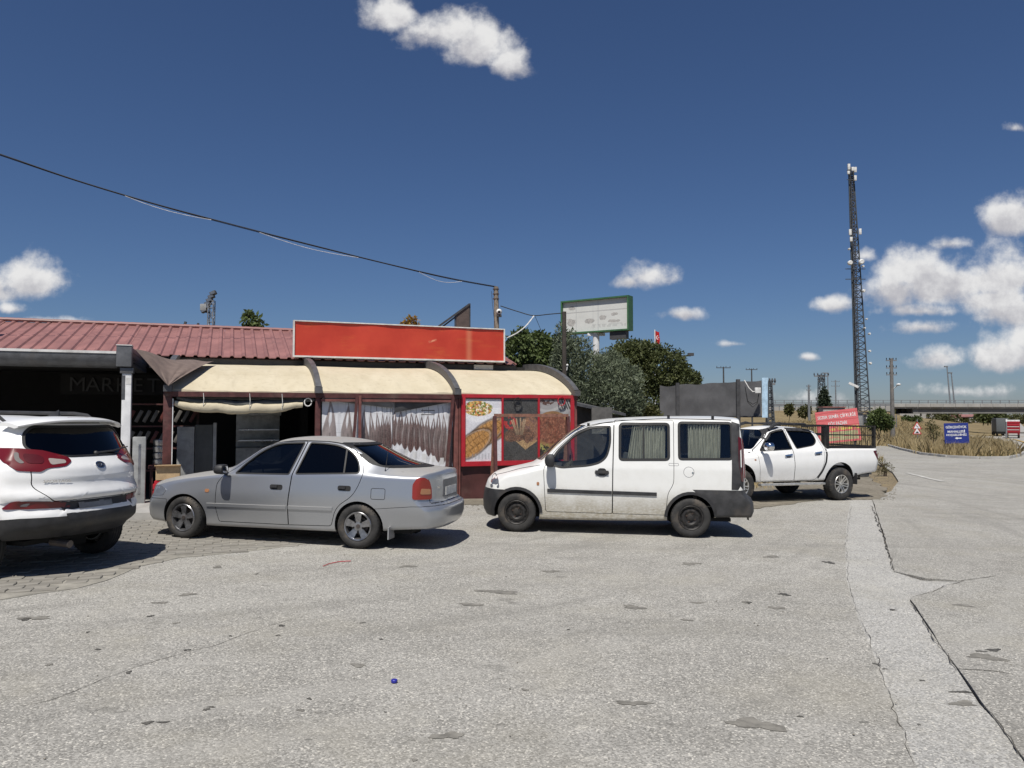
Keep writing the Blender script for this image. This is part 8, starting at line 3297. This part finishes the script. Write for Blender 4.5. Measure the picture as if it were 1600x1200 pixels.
for j in range(84):
    c = la.lerp(lb_, j / 84)
    m.bar(c - Vector((.2, 0, 0)), c + Vector((.2, 0, 0)), .05)
m.build('cable_ladder', M['fascia'], TW)


def on_tower(px, py):
    return at(px, py, 99.6) - tb


for (px, y0_, y1_) in ((1325, 257, 266), (1335, 262, 270), (1324.5, 268, 273), (1327, 359, 368), (1342.5, 358, 367), (1328.5, 371, 378), (1331, 262, 268), (1335, 275, 283)):
    a, c = on_tower(px, y0_), on_tower(px, y1_)
    MB().box((a.x - .16, -.75, c.z), (a.x + .16, -.55, a.z)).build('panel_antenna', M['white_plastic'], TW, bevel=.04)
for (px, py, r_) in ((1326.5, 411.5, 3.6), (1344, 410, 4.0), (1347.5, 455, 2.4), (1356.5, 522, 1.6), (1357, 549, 1.7), (1358, 568, 1.9), (1346.5, 417, 1.6), (1325, 390, 1.5), (1352, 499, 1.3), (1349, 513, 1.2)):
    a = on_tower(px, py)
    rr_ = r_ * 100 / FPX
    o = MB().lathe([(.001, -.95), (rr_ * .7, -.97), (rr_, -.90), (rr_, -.60), (rr_ * .5, -.42), (.001, -.40)], 20, 'y', c=(a.x, 0, a.z)).build('dish', M['white_plastic'], TW, smooth_=True)
m = MB()
a = on_tower(1336, 416)
for zz in (420, 436):
    a = on_tower(1330, zz)
    m.bar((a.x - .7, -.3, a.z), (a.x + 1.9, -.3, a.z), .09)
a = on_tower(1329, 262)
m.bar((a.x - .5, -.4, a.z - 1.6), (a.x + .8, -.4, a.z - 1.6), .08)
m.bar((a.x - .5, -.4, a.z - .4), (a.x + .8, -.4, a.z - .4), .08)
m.bar((a.x, 0, a.z), (a.x, 0, a.z + .7), .06)
m.build('platform', M['tower_steel'], TW)
a = on_tower(1334.5, 602)
MB().bar((a.x - .7, -.5, a.z + .3), (a.x + .5, -.5, a.z - .25), .12, .3).build('lamp', M['white_plastic'], TW)

# compound of cabinets and fence at the foot of the mast
for k, (px, y0_, y1_, w_, col, lb) in enumerate(((1337, 646, 656, 22, 'grey_steel', 'grey equipment cabinet at the foot of the lattice mast'), (1373, 645, 662, 20, 'concrete', 'pale plastered equipment hut right of the lattice mast'), (1356, 649, 663, 12, 'fascia', 'dark equipment box with white marks by the mast'), (1303, 637, 650, 34, 'concrete', 'low pale roofed hut left of the mast'))):
    b_ = spot(px, 96 + k * 3)
    s_ = (96 + k * 3) / FPX
    t_ = thing('equipment_hut', lb, 'hut', b_)
    ztop = at(px, y0_, 96 + k * 3).z - b_.z
    MB().box((-w_ * s_ / 2, 0, -.2), (w_ * s_ / 2, 1.6, ztop)).build('hut_body', M[col], t_, bevel=.03)
    MB().box((-w_ * s_ / 2 - .12, -.15, ztop + .005), (w_ * s_ / 2 + .12, 1.75, ztop + .16)).build('roof', M['rib_grey'] if k != 3 else M['roof_red'], t_)
    if k == 2:
        MB().box((-.28, -.01, ztop - .55), (.28, -.004, ztop - .20)).build('white_mark', M['white_sign'], t_)
        MB().box((-.05, -.01, ztop - .85), (.25, -.004, ztop - .75)).build('white_mark', M['white_sign'], t_)
fc = thing('mesh_fence', 'grey wire mesh fence round the foot of the lattice mast', 'fence', (0, 0, 0))
A_, B_ = spot(1318, 92), spot(1400, 92)
for k in range(12):
    p = A_.lerp(B_, k / 11)
    MB().bar((p.x, p.y, g1(p.x, p.y) - .2), (p.x, p.y, g1(p.x, p.y) + 1.9), .07).build('post', M['galv'], fc)
m = MB()
for k in range(70):
    p = A_.lerp(B_, k / 69)
    m.bar((p.x, p.y, p.z), (p.x, p.y, p.z + 1.8), .012)
for z_ in np.linspace(.1, 1.8, 12):
    m.bar(A_ + Vector((0, 0, float(z_))), B_ + Vector((0, 0, float(z_))), .012)
tag(m.build('wire_mesh', M['galv'], fc), kind='stuff')

# ------------------------------------------------------------------ overpass
OV = thing('overpass', 'grey concrete road overpass with railing crossing the distance', 'bridge', (0, 0, 0))
M['bridge_conc'] = plain('bridge_concrete', (.34, .33, .31), .9, var=.15, scale=.4, grime=.25)
M['bridge_dark'] = plain('bridge_beam_concrete', (.17, .165, .155), .9, var=.15, scale=.4)
YB = 200.0
XL, XR, XA = at(1395, 636, YB).x, at(1900, 636, YB).x, at(1428, 636, YB).x
zdk, zpt, zrl = at(1500, 635.5, YB).z, at(1500, 630.5, YB).z, at(1500, 625.5, YB).z
zbm = at(1500, 646, YB).z
npan = 26
for k in range(npan):
    x0, x1 = XL + (XR - XL) * k / npan, XL + (XR - XL) * (k + 1) / npan
    MB().box((x0 + .04, YB - .3, zdk - .05), (x1 - .04, YB, zpt)).build('parapet_panel', M['bridge_conc'], OV)
MB().box((XL - 10, YB + .02, zdk - .45), (XR, YB + 11, zdk)).build('deck', M['bridge_conc'], OV)
MB().box((XL, YB + 10.6, zdk), (XR, YB + 11, zpt)).build('parapet_panel', M['bridge_conc'], OV)
for k in range(4):
    y0_ = YB + .9 + k * 2.7
    MB().prism([(y0_ - .35, zdk - .46), (y0_ + .35, zdk - .46), (y0_ + .5, zbm), (y0_ - .5, zbm)], 'x', XA, XR).build('beam', M['bridge_dark'], OV)
m = MB().box((XL + 1.5, YB - .6, -4), (XA + 1.2, YB + 11.5, zbm - .05))
m.build('abutment', M['bridge_conc'], OV)
MB().box((XA + 1.3, YB + 1, -4), (XA + 2.3, YB + 10, zbm - .02)).build('pier', M['bridge_dark'], OV)
for k in range(54):
    x_ = XL - 40 + (XR - XL + 40) * k / 53
    MB().bar((x_, YB - .15, zpt - .02), (x_, YB - .15, zrl), .16).build('rail_post', M['galv'], OV)
for z_ in (zpt + .28, zrl):
    MB().bar((XL - 40, YB - .15, z_), (XR, YB - .15, z_), .12).build('rail', M['galv'], OV)
MB().box((XL - 60, YB - .3, zdk - 1.2), (XL - .05, YB + 11, zdk - .02)).build('approach_slab', M['bridge_conc'], OV)
gr_ = thing('guard_rail', 'long grey guard rail along the top of the far bank', 'guard rail', (0, 0, 0))
A_, B_ = at(1150, 633, 192), at(1392, 632, 196)
for z_ in (0, .35):
    MB().bar(A_ + Vector((0, 0, z_ - .2)), B_ + Vector((0, 0, z_ - .2)), .12, .30).build('rail', M['galv'], gr_)
for k in range(30):
    p = A_.lerp(B_, k / 29)
    MB().bar((p.x, p.y + .1, p.z - 1.6), (p.x, p.y + .1, p.z + .2), .14).build('post', M['galv'], gr_)
# low concrete barrier in the field
cbz = thing('road_barrier', 'pale low concrete barrier running behind the pickup roof', 'barrier', (0, 0, 0))
for k in range(12):
    a, c = spot(1152 + k * 10.5, 46 + k * .6), spot(1152 + (k + 1) * 10.5, 46.6 + k * .6)
    dv = (c - a).normalized()
    a, c = a + dv * .02, c - dv * .02
    m = MB().bar((a.x, a.y, a.z + .38), (c.x, c.y, c.z + .38), .28, .86)
    m.build('barrier_block', M['concrete'], cbz)

# ------------------------------------------------------------------ road to the bridge, loop road, truck
def road_strip(name, L, Rr, mat, z=.05, n=60):
    vs, fs = [], []
    def samp(P, t):
        P = [Vector(p) for p in P]
        ds = [0]
        for i in range(len(P) - 1):
            ds.append(ds[-1] + (P[i + 1] - P[i]).length)
        d = t * ds[-1]
        for i in range(len(P) - 1):
            if d <= ds[i + 1] + 1e-6:
                return P[i].lerp(P[i + 1], (d - ds[i]) / max(1e-6, ds[i + 1] - ds[i]))
        return P[-1]
    for i in range(n + 1):
        a, c = samp(L, i / n), samp(Rr, i / n)
        for j in range(9):
            q = a.lerp(c, j / 8)
            vs.append((q.x, q.y, g1(q.x, q.y) + z))
    fs = [(i * 9 + j, i * 9 + j + 1, i * 9 + j + 10, i * 9 + j + 9) for i in range(n) for j in range(8)]
    return tag(MB().add(vs, fs).build(name, mat, None, smooth_=True, fixn=False), kind='structure')


CL = [spot(1590, 44), spot(1563, 70), spot(1556, 100), spot(1560, 140), spot(1566, 200), spot(1572, 300), spot(1574, 600)]
CR = [spot(1820, 50), spot(1760, 70), spot(1700, 100), spot(1650, 140), spot(1622, 200), spot(1600, 300), spot(1588, 600)]
road_strip('main_road', [v.to_2d() for v in CL], [v.to_2d() for v in CR], M['road'])
road_strip('loop_road', [spot(1500, 120).to_2d(), spot(1520, 108).to_2d(), spot(1545, 104).to_2d(), spot(1562, 104).to_2d()], [spot(1500, 160).to_2d(), spot(1520, 165).to_2d(), spot(1545, 170).to_2d(), spot(1562, 170).to_2d()], M['road'], .08, 24)
yl = [v.lerp(w, .14).to_2d() for v, w in zip(CL, CR)]
yy_ = []
for i in range(len(yl) - 1):
    yy_ += [yl[i].lerp(yl[i + 1], k / 8) for k in range(8)]
mark(yy_, .22, M['yellow_marking'], 'edge_line', .09)

tkb = spot(1581, 150)
TK = thing('red_truck', 'red lorry seen from behind on the road below the bridge', 'truck', tkb, R(-33.5))
M['truck_red'] = plain('truck_red', (.30, .012, .02), .45, var=.15, grime=.1)
M['truck_tarp'] = plain('truck_dark_tarp', (.10, .11, .115), .7)
m = MB().box((-1.2, .2, 1.0), (1.2, 9.5, 3.3))
m.build('trailer_body', M['truck_red'], TK, bevel=.04)
for z_ in (1.35, 1.95, 2.55, 3.1):
    MB().box((-1.22, .12, z_), (1.22, .195, z_ + .14)).build('tail_bar', M['red_frame'], TK)
for z_ in (1.65, 2.25):
    MB().box((-1.1, .13, z_), (1.1, .198, z_ + .10)).build('tail_slot', M['sign_frame'], TK)
for x in (-.95, .95):
    MB().box((x - .18, .05, .72), (x + .18, .15, .95)).build('tail_lamp', M['red_lens'], TK)
    for y_ in (1.2, 2.5, 3.8):
        MB().lathe([(.2, -.16), (.48, -.18), (.52, 0), (.48, .18), (.2, .16)], 18, 'x', c=(x, y_, .52)).build('wheel', M['tyre'], TK, smooth_=True)
MB().box((-1.15, .1, .55), (1.15, .2, .70)).build('bumper', M['hole'], TK)
MB().box((-1.2, 10.2, .8), (1.2, 12.2, 3.6)).build('cab', M['white_plastic'], TK, bevel=.1)
tk2 = spot(1566, 176)
T2 = thing('grey_lorry', 'grey tarpaulin lorry side just left of the red lorry', 'truck', tk2, R(-27))
MB().box((-1.3, 0, 1.0), (1.1, 10, 4.1)).build('cargo_cover', M['truck_tarp'], T2, bevel=.1)
MB().box((-1.2, .1, .5), (1.0, 9.5, .98)).build('chassis', M['hole'], T2)
MB().box((-1.2, 10.3, .8), (1.0, 12.4, 3.4)).build('cab', M['white_plastic'], T2, bevel=.1)
for y_ in (1.5, 8.0, 11.2):
    for x in (-1.05, .85):
        MB().lathe([(.2, -.16), (.48, -.18), (.52, 0), (.48, .18), (.2, .16)], 18, 'x', c=(x, y_, .52)).build('wheel', M['tyre'], T2, smooth_=True)
kp = spot(1571, 92)
KP = thing('marker_post', 'thin pale roadside marker post in front of the lorries', 'post', kp)
MB().bar((0, 0, -.2), (0, 0, at(1571, 655, 92).z - kp.z), .14).build('shaft', M['galv'], KP)
MB().bar((0, -.08, at(1571, 659, 92).z - kp.z), (0, -.08, at(1571, 655, 92).z - kp.z), .18, .02).build('reflector', M['white_sign'], KP)

# ------------------------------------------------------------------ small things
cpp = gnd(616, 1067)
bc = MB().lathe([(.001, .0), (.020, .0), (.0215, .003), (.021, .016), (.018, .019), (.001, .019)], 24, 'z').build('bottle_cap', plain('blue_plastic', (.02, .025, .30), .35), None, smooth_=True)
for v_ in bc.data.vertices:
    pass
bc.location = (cpp.x, cpp.y, cpp.z + .004)
tag(bc, 'small blue bottle cap lying on the asphalt in the foreground', 'bottle cap')
wp = [gnd(505, 886), gnd(515, 882), gnd(530, 879), gnd(548, 878)]
tag(MB().tube([p + Vector((0, 0, .012)) for p in wp], .005, 5).build('red_string', M['red_frame'], None), 'thin red string lying on the asphalt in front of the saloon', 'string')
cp = at(1022, 0, 20)
# white carton and board lying in the pickup bed region are seen through the cage
